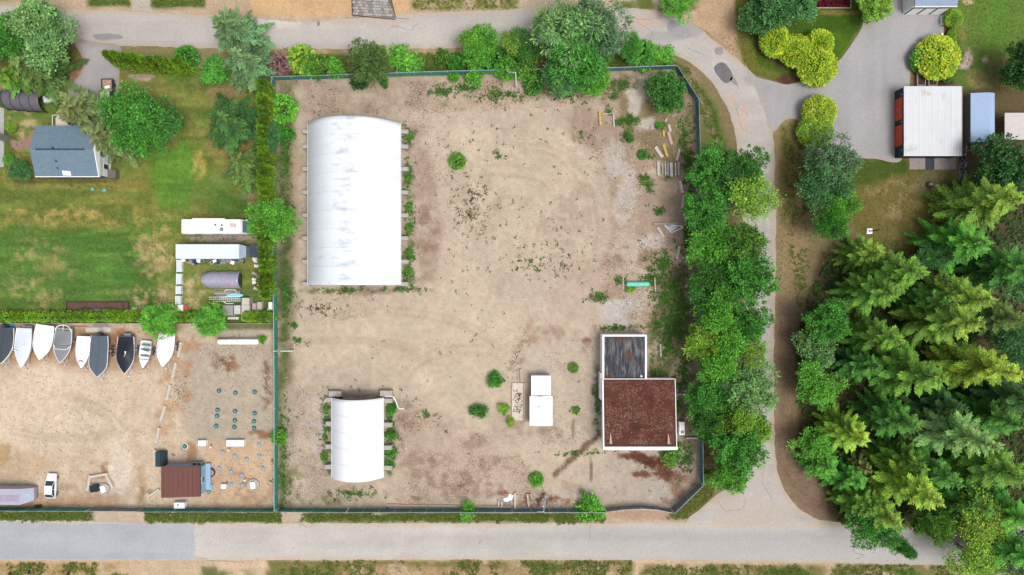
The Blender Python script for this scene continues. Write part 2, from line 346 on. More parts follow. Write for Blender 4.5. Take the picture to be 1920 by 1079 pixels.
for (x, y, a, b) in ((1165,160,24,12),(1150,180,10,7),(1140,210,8,6),(1160,230,12,8),(1180,225,14,8),(1175,255,9,13),(1208,292,13,6),(1205,333,12,6),(1216,347,9,12),(1235,395,14,8),(1255,330,20,10),(1185,228,12,9),(1238,238,12,6),(1246,490,14,16),(1225,520,20,16),(1245,560,22,30),(1262,610,20,26),(1235,610,18,20),(1125,558,18,9),(1250,650,22,40),(1230,700,16,14),(1160,525,10,9)):
    G.ell(x, y, a, b, (58,94,42), 0.85, wob=0.8, tex=1, tsize=9)
G.poly([(1245,500),(1306,500),(1312,900),(1275,905),(1268,720),(1215,700),(1215,620)], (122,108,76), 0.8, wob=10, soft=10, tex=0.9, tsize=22)
G.ell(1080,255,8,40, (150,124,104), 0.7, tex=1); G.ell(1060,400,60,60, (190,168,146), 0.6, tex=1, tsize=26); G.ell(1180,478,50,18, (156,130,106), 0.8, tex=1); G.ell(1080,520,70,50, (190,168,144), 0.6, tex=1, tsize=24)
G.ell(900,380,50,60, (190,172,142), 0.6, tex=1, tsize=24); G.ell(985,540,70,30, (206,188,164), 0.7)
G.ell(1020,625,60,20, (172,142,118), 0.7, tex=1, tsize=16); G.ell(975,660,14,60, (170,138,112), 0.7, rot=0.3, tex=1, tsize=14); G.ell(1105,655,20,24, (134,76,52), 0.8, tex=1, tsize=14); G.ell(1112,640,6,30, (128,96,72), 0.7, tex=1)
G.poly([(985,652),(1030,652),(1032,700),(987,702)], (204,190,168), 0.95, wob=1.5, soft=2); G.poly([(1125,565),(1180,562),(1180,612),(1128,615)], (205,196,184), 0.9, wob=4, soft=3)
G.poly([(1040,650),(1125,640),(1128,800),(1100,835),(1040,830)], (205,190,166), 0.7, wob=8, soft=8)
G.ell(1118,760,10,70, (120,104,78), 0.8, tex=1, tsize=14); G.ell(1020,820,40,20, (152,128,106), 0.7, tex=1); G.ell(960,800,30,20, (176,154,134), 0.7, tex=1, tsize=10)
G.poly([(745,760),(800,770),(960,830),(1000,900),(980,940),(760,945),(720,930),(735,860)], (196,174,150), 0.8, wob=16, soft=14, tex=1.0, tsize=40)
for (x, y, a, b, k) in ((890,830,26,14,0.5),(905,890,10,26,0.6),(780,870,40,26,0.5),(840,900,50,20,0.6),(772,938,28,7,0.8),(830,860,30,12,0.4),(760,800,26,40,0.5),(940,870,40,16,0.4),(890,920,70,16,0.5)):
    G.ell(x, y, a, b, (138,110,86), k, tex=1, tsize=12)
G.poly([(530,720),(615,730),(615,900),(700,920),(720,945),(530,950)], (188,172,150), 0.8, wob=12, soft=10, tex=1.0, tsize=30)
G.ell(570,885,26,14, (150,140,96), 0.7, tex=1); G.ell(660,925,60,14, (128,120,76), 0.8, tex=1, tsize=14); G.ell(545,920,16,36, (96,108,60), 0.8, tex=1); G.ell(590,800,18,60, (200,192,180), 0.7, tex=1); G.ell(600,940,60,8, (120,118,72), 0.8, tex=1)
for y0 in (770, 815, 850, 880): G.ell(612,y0,10,18, (88,112,56), 0.9, tex=1, tsize=10); G.ell(733,y0-4,12,18, (60,108,40), 0.9, tex=1, tsize=9)
G.ell(680,738,50,8, (150,136,122), 0.8); G.ell(755,760,20,14, (120,112,80), 0.6, tex=1)
G.poly([(1130,855),(1305,850),(1310,905),(1262,950),(1130,950),(1080,930)], (196,182,162), 0.8, wob=8, soft=8)
G.ell(1210,862,34,12, (104,52,32), 0.95, rot=0.3, wob=0.7); G.ell(1250,885,24,16, (112,58,36), 0.9, rot=0.6, wob=0.9); G.ell(1205,890,24,6, (124,72,48), 0.9, wob=0.8); G.ell(1180,855,20,6, (120,72,50), 0.9, wob=0.8)
G.ell(1285,900,24,36, (164,128,108), 0.8, rot=0.6, tex=1, tsize=10); G.ell(1265,925,12,34, (146,112,92), 0.7, rot=0.7, tex=1); G.ell(1230,920,30,18, (198,190,174), 0.8)
G.ell(1085,850,70,6, (120,84,62), 0.8, rot=-0.72, wob=0.8); G.ell(1108,880,3,22, (120,96,74), 0.8); G.ell(1075,805,3,20, (124,100,78), 0.7)
G.ell(1010,938,30,14, (112,62,44), 0.9, tex=1, tsize=10); G.ell(1045,942,34,10, (134,84,64), 0.9, tex=1, tsize=10); G.ell(1075,915,24,9, (160,140,116), 0.7, rot=0.3); G.ell(1090,920,60,12, (192,180,162), 0.6)
G.ell(945,925,10,6, (146,90,60), 0.9); G.ell(950,935,24,8, (206,192,172), 0.8)
# bottom verge and beyond
G.poly(R4(-90,957,1300,982), (206,186,160), wob=3, soft=2)
G.poly(R4(-90,958,175,977), (92,112,50), wob=3, soft=3, tex=1.2, tsize=16); G.poly(R4(275,958,525,979), (78,112,40), wob=3, soft=3, tex=1.2, tsize=16)
G.poly(R4(575,960,1130,980), (116,118,64), wob=3, soft=3, tex=1.2, tsize=16); G.poly([(1262,960),(1318,905),(1345,905),(1340,930),(1290,975),(1240,975)], (122,112,70), wob=3, soft=3)
G.poly(R4(1130,958,1262,975), (184,152,126), 0.8, wob=4)
G.poly(R4(-90,1046,2010,1170), (210,184,152), wob=2, soft=2)
G.poly(R4(-90,1056,240,1170), (176,148,98), 0.9, wob=4, soft=4, tex=1.0, tsize=14); G.poly(R4(500,1050,1190,1170), (122,120,64), 0.95, wob=5, soft=4, tex=1.1, tsize=24)
G.poly(R4(640,1062,1170,1170), (196,160,122), 0.75, wob=8, soft=6, tex=0.9, tsize=24); G.poly([(1200,1058),(1480,1060),(1930,1056),(1990,1058),(1990,1170),(1180,1170)], (128,122,72), 0.95, wob=4, soft=3, tex=1.1, tsize=24)
G.ell(1480,1076,40,9, (62,112,34), 0.9, wob=0.4); G.ell(1700,1076,30,8, (70,120,40), 0.9); G.ell(130,1066,16,14, (112,118,60), 0.8, tex=1); G.poly([(380,1064),(480,1062),(500,1170),(360,1170)], (100,116,60), 0.9, wob=6, tex=0.9)
G.poly([(405,1056),(500,1054),(505,1068),(410,1070)], (222,196,164), 0.95, wob=2); G.ell(1010,1066,70,8, (84,116,46), 0.8, tex=1); G.ell(1100,1060,34,9, (70,98,44), 0.8, tex=1)
# right side: verge, lawns, forest floor
G.poly([(1448,230),(1500,215),(1560,300),(1520,420),(1490,640),(1480,800),(1560,985),(1480,950),(1452,860)], (160,140,104), wob=4, soft=4)
G.poly([(1450,560),(1500,560),(1485,800),(1580,985),(1520,980),(1450,880)], (146,120,102), 0.9, wob=6, soft=14, size=30)
G.poly([(1462,240),(1500,225),(1510,300),(1480,420),(1464,420)], (128,118,62), 0.8, wob=6, soft=6, tex=0.9)
G.poly([(1592,297),(1680,297),(1790,320),(1780,470),(1640,480),(1590,420)], (124,114,60), wob=6, soft=5)
G.poly([(1592,297),(1700,297),(1705,325),(1640,345),(1592,350)], (76,98,36), 0.9, wob=8, soft=8)
G.ell(1685,375,50,40, (168,144,100), 0.8, tex=1, tsize=16); G.ell(1700,440,40,26, (150,132,86), 0.8, tex=1, tsize=16); G.ell(1740,345,30,24, (146,132,100), 0.7); G.ell(1660,460,30,10, (96,106,54), 0.7)
G.poly([(1400,135),(1385,80),(1378,0),(1378,-90),(1650,-90),(1650,25),(1620,35),(1610,55),(1570,115),(1530,140),(1480,158),(1450,152)], (76,104,30), wob=2, soft=2)
G.poly([(1378,-90),(1402,-90),(1400,60),(1425,120),(1500,155),(1450,152),(1398,132),(1380,80)], (122,118,54), 0.8, wob=5, soft=5)
G.ell(1560,90,60,30, (84,122,34), 0.7); G.ell(1590,40,50,20, (64,98,28), 0.7); G.ell(1480,150,24,12, (96,66,54), 0.95); G.ell(1570,24,36,5, (150,134,74), 0.7); G.ell(1470,110,70,20, (92,74,60), 0.8, rot=0.5)
G.poly([(1775,-90),(2010,-90),(2010,180),(1800,180),(1785,160),(1785,60)], (106,132,58), wob=4, soft=4)
G.poly([(1770,20),(1787,20),(1787,160),(1710,162),(1712,105),(1735,90),(1770,85)], (92,58,50), wob=2, soft=2)
G.ell(1815,110,8,20, (214,190,178), 0.9, rot=0.15); G.ell(1805,125,8,6, (214,194,182), 0.9); G.ell(1848,112,9,6, (208,186,172), 0.9); G.ell(1830,150,22,20, (164,148,96), 0.8); G.ell(1870,130,18,60, (134,120,82), 0.8); G.ell(1815,4,10,6, (220,190,150), 0.9)
G.ell(1870,60,24,60, (96,140,50), 0.7); G.ell(1800,60,12,60, (150,140,80), 0.6, tex=1)
G.poly([(1803,165),(1990,165),(1990,330),(1803,330)], (110,96,66), wob=6, soft=6)
G.poly([(1640,480),(1780,460),(1760,340),(1990,330),(1990,1170),(1900,1050),(1760,985),(1570,985),(1500,840),(1490,640),(1540,470)], (98,80,62), wob=10, soft=8)
G.ell(1870,545,30,14, (128,98,82), 0.9); G.ell(1910,440,14,10, (110,76,60), 0.9)
lm = np.clip(poly_sd(GX, GY, LAWN)/4, 0, 1)[..., None]
G.c = G.c*(1 + 0.22*lm)*(1 + lm*((fbm(GX, GY, 9, 4, 51, 0.16, 1.0)-0.5)[..., None]*0.75 + (fbm(GX, GY, 5, 2, 52)-0.5)[..., None]*0.35))
ym = np.clip(np.maximum(poly_sd(GX, GY, YARD), poly_sd(GX, GY, LOT))/4, 0, 1)[..., None]
G.c = G.c*(1 + ym*(np.array([0.985, 0.98, 1.02])-1))*(1 + ym*((fbm(GX, GY, 5, 2, 53)-0.5)[..., None]*0.18))
for (cx, cy, rx, ry, a0, a1, rt) in ((930,520,240,210,180,300,0),(930,520,222,192,180,300,0),(760,640,170,60,200,350,.1),(760,652,170,60,200,350,.1),(1000,420,120,150,250,80,0),(1000,420,106,136,250,80,0),(900,760,160,110,180,290,.2),(900,760,145,96,180,290,.2),(640,660,130,26,170,370,0),(640,668,130,26,170,370,0),
        (150,900,110,150,250,330,0),(150,900,94,134,250,330,0),(60,760,170,60,10,110,.2),(60,760,158,50,10,110,.2),(225,700,60,240,40,120,0),(225,700,44,240,40,120,0)):
    G.arc(cx, cy, rx, ry, a0, a1, 4.5, (188,168,142), 0.55, rt)
G.vary(90, 0.10, 31); G.vary(22, 0.10, 32, tint=(1,1,0.9)); G.vary(7, 0.16, 33, 3)

ground_mat = attr_mat('soil', fine=0.32, fscale=2.2, bump=0.5, bscale=3.0)
dirt_mat = attr_mat('packed_dirt', fine=0.26, fscale=4.0, bump=0.5, bscale=6.0, speck=(4.0, 0.97, alb(150,128,110), 0.25))
gravel_mat = attr_mat('gravel', fine=0.28, fscale=4.0, bump=0.6, bscale=6.0, speck=(4.5, 0.93, alb(160,140,120), 0.5))
lawn_mat = attr_mat('turf', fine=0.45, fscale=2.6, bump=0.8, bscale=4.5)

def sheet(name, poly, z, mat, step, wob=0.0):
    """grid sheet of the cells inside a photo-space polygon"""
    xs = [p[0] for p in poly]; ys = [p[1] for p in poly]
    ux = np.arange(min(xs)-step, max(xs)+2*step, step); uy = np.arange(min(ys)-step, max(ys)+2*step, step)
    X, Y = np.meshgrid(ux, uy, indexing='ij'); nx, ny = X.shape
    cx = X[:-1,:-1]+step/2; cy = Y[:-1,:-1]+step/2
    keep = poly_sd(cx, cy, poly) + (fbm(cx, cy, 25, 3, 5)-0.5)*2*wob > 0
    idx = np.arange(nx*ny).reshape(nx, ny)
    F = np.stack([idx[:-1,:-1][keep], idx[:-1,1:][keep], idx[1:,1:][keep], idx[1:,:-1][keep]], 1)
    used = np.unique(F); rm = np.full(nx*ny, -1); rm[used] = np.arange(len(used)); F = rm[F]
    px, py = X.ravel()[used], Y.ravel()[used]
    zz = z + (fbm(px, py, 60, 3, 8)-0.5)*0.0
    V = np.stack([(px-960)*S, (539.5-py)*S, zz], 1)
    return link(name, np_mesh(name, V, F, G.sample(px, py)), mat)

# base sheet: fine where the camera looks, then out to the horizon in big quads
st = 5.0
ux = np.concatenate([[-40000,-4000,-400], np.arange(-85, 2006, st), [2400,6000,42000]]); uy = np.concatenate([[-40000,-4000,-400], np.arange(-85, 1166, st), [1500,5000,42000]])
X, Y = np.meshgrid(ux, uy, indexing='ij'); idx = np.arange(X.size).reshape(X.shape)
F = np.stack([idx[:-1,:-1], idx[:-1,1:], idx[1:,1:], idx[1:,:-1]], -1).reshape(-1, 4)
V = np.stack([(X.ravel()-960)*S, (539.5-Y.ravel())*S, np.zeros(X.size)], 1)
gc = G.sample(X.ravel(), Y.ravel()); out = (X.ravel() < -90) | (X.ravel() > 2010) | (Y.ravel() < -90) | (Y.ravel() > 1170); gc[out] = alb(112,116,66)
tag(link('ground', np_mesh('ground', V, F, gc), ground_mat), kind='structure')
tag(sheet('dirt_yard', YARD, 0.012, dirt_mat, 3.0), kind='structure')
tag(sheet('gravel_lot', LOT, 0.017, gravel_mat, 3.0), kind='structure')
tag(sheet('lawn', LAWN, 0.010, lawn_mat, 3.0), kind='structure')
tag(sheet('lawn', [(1400,135),(1385,80),(1378,0),(1378,-90),(1660,-90),(1652,25),(1620,35),(1610,55),(1570,115),(1530,140),(1480,158),(1450,152)], 0.010, lawn_mat, 3.0), kind='structure')
tag(sheet('lawn', [(1775,-90),(2010,-90),(2010,180),(1800,180),(1787,160),(1787,60)], 0.010, lawn_mat, 3.0, 3), kind='structure')
tag(sheet('lawn', [(1592,297),(1680,297),(1790,320),(1780,470),(1640,480),(1590,420)], 0.010, lawn_mat, 3.0, 4), kind='structure')

# ------------------------------------------------------------------ roads and driveways
def smooth_poly(pts, jit=1.0, step=6.0, seed=0):
    """Catmull-Rom through closed points, with a ragged edge"""
    n = len(pts); out = []
    for i in range(n):
        p0, p1, p2, p3 = [np.array(pts[(i+k-1) % n], float) for k in range(4)]
        m = max(1, int(np.linalg.norm(p2-p1)/step))
        t0 = (p2-p0)*0.5; t1 = (p3-p1)*0.5; L = np.linalg.norm(p2-p1)
        for t_ in (t0, t1):
            q = np.linalg.norm(t_)
            if q > L: t_ *= L/q
        for k in range(m):
            t = k/m; out.append((2*t**3-3*t**2+1)*p1 + (t**3-2*t**2+t)*t0 + (-2*t**3+3*t**2)*p2 + (t**3-t**2)*t1)
    out = np.array(out)
    if jit:
        out[:,0] += (fbm(out[:,0], out[:,1], 14, 3, seed)-0.5)*2*jit*1.6; out[:,1] += (fbm(out[:,0], out[:,1], 14, 3, seed+7)-0.5)*2*jit*1.6
    return out
def cdt_sheet(name, poly, z, mat, colfn, step=7.0):
    P = [Vector((float(a), float(b))) for a, b in poly]; n = len(P)
    x0, y0 = poly.min(0); x1, y1 = poly.max(0)
    X, Y = np.meshgrid(np.arange(x0, x1, step), np.arange(y0, y1, step), indexing='ij')
    ins = poly_sd(X, Y, [tuple(p) for p in poly]) > step*0.4
    pts = P + [Vector((float(a), float(b))) for a, b in zip(X[ins], Y[ins])]
    v, e, f, *_ = delaunay_2d_cdt(pts, [(i, (i+1) % n) for i in range(n)], [], 1, 1e-4)
    A = np.array([(p.x, p.y) for p in v]); V = np.stack([(A[:,0]-960)*S, (539.5-A[:,1])*S, np.full(len(A), z)], 1)
    F = np.array([t for t in f if len(t) == 3])
    a, b, c = V[F[:,0]], V[F[:,1]], V[F[:,2]]; cr = (b[:,0]-a[:,0])*(c[:,1]-a[:,1])-(b[:,1]-a[:,1])*(c[:,0]-a[:,0])
    F[cr < 0] = F[cr < 0][:, ::-1]
    return link(name, np_mesh(name, V, F, colfn(A[:,0], A[:,1])), mat)
asphalt = attr_mat('worn_asphalt', rough=0.9, fine=0.10, fscale=2.0, bump=0.2, bscale=10.0, speck=(9.0, 0.9, alb(150,145,142), 0.35))
def mixc(c, m, col): m = np.clip(m, 0, 1)[:, None]; return c*(1-m) + np.array(alb(*col))*m
def road_cols(base, edge, streak_axis, ed=None):
    def fn(x, y):
        c = np.tile(np.array(alb(*base)), (len(x), 1))
        sx, sy = (0.12, 1.6) if streak_axis == 'x' else (1.6, 0.12)
        c = c*(1 + (fbm(x, y, 60, 4, 3)-0.5)[:, None]*0.22 + (fbm(x, y, 40, 4, 12, sx, sy)-0.5)[:, None]*0.34 + (fbm(x, y, 14, 3, 14)-0.5)[:, None]*0.10)
        if ed is not None:
            d = poly_sd(x, y, [tuple(p) for p in ed]); c = mixc(c, (1-sstep(1, 9, d+(fbm(x, y, 22, 3, 9)-0.5)*10))*0.8, edge)
        return c
    return fn
R1 = smooth_poly([(-90,6),(0,10),(130,18),(250,23),(370,28),(470,33),(560,42),(640,36),(775,26),(880,22),(960,18),(1060,14),(1180,16),(1232,22),(1292,42),(1342,78),(1386,116),(1412,140),(1440,165),
    (1446,200),(1449,240),(1452,300),(1455,420),(1453,560),(1451,700),(1454,850),(1464,905),(1492,948),(1530,972),(1580,984),(1500,994),(1290,994),(1288,977),(1342,930),(1374,900),(1388,800),(1396,560),(1392,420),(1384,290),(1376,240),(1360,195),(1330,150),(1290,116),(1232,91),(1180,78),(1080,78),(960,87),(850,91),(650,92),(480,94),(370,90),(225,86),(135,78),(0,66),(-90,60)], 1.6)
f1 = road_cols((204,197,189), (205,186,166), 'x', R1)
def f1b(x, y):
    c = f1(x, y); n = fbm(x, y, 26, 4, 21)
    for (cx, cy, rx, ry, col, k) in ((1190,45,26,13,(216,190,172),.9),(1222,36,18,9,(212,190,176),.8),(1290,58,30,16,(168,164,164),.6),(1352,200,40,60,(196,188,182),.5),(1390,225,10,32,(218,192,172),.8),(1372,185,10,20,(214,190,172),.7),
            (520,42,40,8,(226,220,216),.9),(700,40,70,10,(206,190,176),.8),(1420,150,30,14,(172,168,168),.7),(1345,925,40,24,(196,178,162),.8),(1400,960,80,24,(206,192,178),.8),(1240,70,40,10,(172,168,168),.5),(200,70,26,5,(150,146,146),.7),(1425,880,20,40,(206,194,184),.7),(1432,600,10,200,(190,186,186),.6),(1447,600,6,300,(196,176,160),.5)):
        d = 1-np.sqrt(((x-cx)/rx)**2+((y-cy)/ry)**2)+(n-0.5)*1.2; c = mixc(c, sstep(-0.1, 0.15, d)*k, col)
    return c
road = tag(cdt_sheet('road', R1, 0.020, asphalt, f1b, 6.0), kind='structure')
R2 = smooth_poly([(-90,980),(300,981),(363,981),(700,981),(1000,981),(1290,980),(1400,984),(1580,985),(1760,990),(2010,992),(2010,1064),(1760,1060),(1400,1052),(1000,1050),(700,1050),(363,1051),(0,1050),(-90,1050)], 1.2)
f2 = road_cols((208,202,193), (214,192,168), 'x', R2)
def f2b(x, y):
    c = f2(x, y); n = fbm(x, y, 26, 4, 23)
    c = mixc(c, sstep(900, 1250, x)*sstep(0, 10, y-985)*(0.35+0.3*n), (192,188,186)); c = mixc(c, (1-sstep(2, 12, np.abs(y-1006-(n-0.5)*16)))*0.35*sstep(600, 900, x), (176,172,172))
    return c
road2 = tag(cdt_sheet('road', R2, 0.026, asphalt, f2b, 6.0), kind='structure')
R3 = smooth_poly([(-90,983),(150,983),(363,983),(364,1000),(364,1046),(330,1049),(0,1048.5),(-90,1048.5)], 0.5)
tag(cdt_sheet('asphalt_overlay', R3, 0.034, asphalt, road_cols((188,190,194), (190,190,190), 'x'), 7.0), kind=None).parent = road2
D1 = smooth_poly([(1396,120),(1412,142),(1450,153),(1480,159),(1530,141),(1572,115),(1614,56),(1622,35),(1648,26),(1655,0),(1655,-90),(1700,-90),(1699,0),(1699,22),(1767,23),(1769,60),(1768,82),(1736,91),(1713,106),(1707,140),(1704,164),(1692,182),(1692,298),(1640,298),(1575,294),(1510,280),(1503,240),(1492,224),(1470,227),(1447,248),(1430,200)], 0.5)
drive = tag(cdt_sheet('driveway', D1, 0.030, asphalt, road_cols((182,178,178), (190,180,170), 'y', D1), 6.0), kind='structure')
D2 = smooth_poly([(138,74),(180,80),(226,88),(224,140),(219,210),(180,215),(140,195),(128,165),(150,140),(155,110)], 0.8)
tag(cdt_sheet('driveway', D2, 0.030, asphalt, road_cols((184,178,176), (180,160,150), 'y', D2), 6.0), kind='structure')
# garden path of red pavers by the house
P1 = smooth_poly([(20,262),(36,266),(52,258),(64,244),(68,252),(60,270),(44,280),(26,280)], 0.2)
tag(cdt_sheet('garden_path', P1, 0.030, pmat('pavers', alb(172,132,128), var=0.2, scale=4, bump=0.4, bscale=6), lambda x, y: np.tile(np.array(alb(170,130,126)), (len(x),1)), 6.0), kind='structure')
# loose asphalt patches and cracks of the roads
def patch(name, pts, z, col, parent, jit=0.6):
    P = smooth_poly(pts, jit, 4.0, 3)
    o = cdt_sheet(name, P, z, asphalt, lambda x, y: np.tile(np.array(alb(*col)), (len(x),1))*(1+(fbm(x, y, 10, 3, 4)-0.5)[:, None]*0.3), 5.0); o.parent = parent; return o
patch('asphalt_patch', [(1339,128),(1354,117),(1370,132),(1374,146),(1362,157),(1349,147)], 0.028, (128,124,126), road)
patch('asphalt_patch', [(1340,92),(1350,88),(1356,94),(1352,104),(1342,102)], 0.028, (164,160,160), road)
patch('asphalt_patch', [(1250,46),(1275,38),(1296,62),(1290,72),(1262,66)], 0.028, (176,173,174), road)
patch('asphalt_patch', [(1374,144),(1384,160),(1378,160),(1368,150)], 0.028, (160,156,156), road)
patch('asphalt_patch', [(176,66),(205,63),(232,70),(222,74),(180,73)], 0.028, (160,156,156), road)
patch('asphalt_patch', [(594,42),(599,41),(600,48),(595,49)], 0.028, (150,146,144), road)
crack_mat = pmat('crack_filler', alb(138,130,126), var=0.2)
def crack(pts, w, z, parent):
    b = MB(); Q = []
    for i in range(len(pts)-1):
        n = max(2, int(math.dist(pts[i], pts[i+1])/5))
        for k in range(n): t = k/n; Q.append((pts[i][0]*(1-t)+pts[i+1][0]*t+rng.uniform(-1,1)*1.3, pts[i][1]*(1-t)+pts[i+1][1]*t+rng.uniform(-1,1)*1.3))
    Q.append(pts[-1]); V = []; F = []
    for i, q in enumerate(Q):
        a = Q[max(0,i-1)]; c = Q[min(len(Q)-1,i+1)]; d = Vector((c[0]-a[0], c[1]-a[1])).normalized(); ww = w*rng.uniform(0.2,0.8)
        for s_ in (1,-1): p = W(q[0]-d.y*s_*ww, q[1]+d.x*s_*ww, z); V.append((p.x, p.y, z))
        if i: F.append((2*i-2, 2*i-1, 2*i+1, 2*i))
    b.add(V, F).build('crack', crack_mat, parent)
for pts, w in (([(1178,28),(1200,38),(1240,34)],0.7),([(1192,40),(1225,60),(1215,82)],0.5),([(1290,90),(1300,96),(1320,104)],0.9),([(1376,140),(1384,168)],0.7),([(1372,180),(1382,200),(1404,215)],0.6),([(1380,200),(1390,240),(1410,252)],0.5),([(730,48),(770,56),(785,44)],0.6),([(640,34),(700,32),(768,36)],1.0),([(1345,940),(1360,960),(1392,955),(1398,935)],0.7),([(1425,600),(1446,602)],0.5),([(1288,36),(1340,70),(1368,96)],0.6),([(1436,830),(1430,905),(1446,935)],0.5)):
    crack(pts, w, 0.030, road)
for pts, w in (([(1108,984),(1106,1005),(1104,1020)],0.6),([(562,984),(580,989),(594,984)],0.7),([(904,1012),(898,1020)],1.0),([(1290,1018),(1296,1004)],0.4),([(1600,1036),(1620,1042),(1604,1048)],0.7),([(364,1047),(420,1053),(470,1056)],0.5)):
    crack(pts, w, 0.038, road2)
# cobbled driveway of the building site north of the road
cob = thing('paver_apron', 'grey cobbled driveway apron with dark edging at the building site', 'driveway', W(700,14,0))
cobm = [pmat('cobble_%d' % i, alb(*c), var=0.2, scale=5) for i, c in enumerate(((176,170,164),(196,190,184),(156,150,146)))]
cobme = []
for i in range(3):
    b = MB(); q = 0.24; b.cbox(-q, q, -q*0.9, q*0.9, 0.02, 0.13, 0.05); cobme.append(b.mesh('cobble')); cobme[-1].materials.append(cobm[i])
k = 0
for row in range(7):
    y = -6 + row*5.3
    hw0 = 38 - row*0.3
    for cidx in range(-8, 9):
        x = 701 + cidx*5.4 + (row % 2)*2.7
        if not (662+0.0*y < x < 726 + max(0, y)*0.5 or 666 < x < 738 and y > 20): continue
        p = W(x, y + (x-660)*0.05) - cob.location
        o = link('cobble', cobme[rng.randrange(3)], None, cob, p, rng.uniform(-0.12,0.12)); k += 1
b = MB(); c0 = cob.location
for a_, b_ in (((660,-10),(661,28)),((661,29.5),(741,37)),((731,-10),(742,34))):
    p = W(*a_)-c0; q = W(*b_)-c0; d = q-p; b.obox((p.x+q.x)/2, (p.y+q.y)/2, d.length, 0.14, 0, 0.14, math.atan2(d.y, d.x))
b.build('edging', pmat('dark_edging', alb(88,72,62), var=0.3), cob)
b = MB(); P = [W(x, y)-c0 for x, y in ((661,-10),(730,-10),(740,34),(662,27))]; b.prism([(p.x,p.y) for p in P][::-1], 0.0, 0.06); b.build('bedding', pmat('bedding_sand', alb(120,112,104)), cob)

# ------------------------------------------------------------------ vegetation prototypes
def leaf_mat(name, trans=0.25, rough=0.6):
    m = bpy.data.materials.new(name); n, l = nodes_of(m); b = n['Principled BSDF']; out = n['Material Output']
    at = n.new('ShaderNodeAttribute'); at.attribute_name = 'Col'; oi = n.new('ShaderNodeObjectInfo')
    mu = n.new('ShaderNodeVectorMath'); mu.operation = 'MULTIPLY'; l.new(at.outputs['Color'], mu.inputs[0]); l.new(oi.outputs['Color'], mu.inputs[1])
    l.new(mu.outputs[0], b.inputs['Base Color']); b.inputs['Roughness'].default_value = rough; b.inputs['Specular IOR Level'].default_value = 0.25
    tr = n.new('ShaderNodeBsdfTranslucent'); t2 = n.new('ShaderNodeVectorMath'); t2.operation = 'MULTIPLY'
    l.new(mu.outputs[0], t2.inputs[0]); t2.inputs[1].default_value = (1.25, 1.15, 0.5); l.new(t2.outputs[0], tr.inputs['Color'])
    ms = n.new('ShaderNodeMixShader'); ms.inputs[0].default_value = trans
    l.new(b.outputs[0], ms.inputs[1]); l.new(tr.outputs[0], ms.inputs[2]); l.new(ms.outputs[0], out.inputs['Surface'])
    return m
LEAF = leaf_mat('foliage', 0.18); NEEDLE = leaf_mat('needles', 0.15, 0.7); WEED = leaf_mat('weed_leaves', 0.2, 0.8)
BARK = pmat('bark', alb(120,104,90), var=0.35, scale=3, bump=0.5); PALEBARK = pmat('pale_bark', alb(196,188,178), var=0.25, scale=3)

def unit(v): return v/np.maximum(1e-9, np.linalg.norm(v, axis=-1, keepdims=True))
def blades(P, D, N, L, Wd, C, shape=0.45):
    """diamond blades: base P, direction D, surface normal N, length L, width Wd, colour C"""
    D = unit(D); Sd = unit(np.cross(D, N)); L = L[:, None]; w = Wd[:, None]/2
    mid = P + D*L*shape; V = np.stack([P, mid+Sd*w, P+D*L, mid-Sd*w], 1).reshape(-1, 3)
    F = np.arange(len(V)).reshape(-1, 4); return V, F, np.repeat(C, 4, 0)
def tint(n, r, var=0.25, warm=0.35):
    """colour factors around 1: brightness spread and a yellow-green drift"""
    b = 1 + (r.random(n)-0.5)*2*var; w = r.random(n)**2*warm
    return np.stack([b*(1+1.6*w), b*(1+0.45*w), b*(1-0.3*w)], 1)

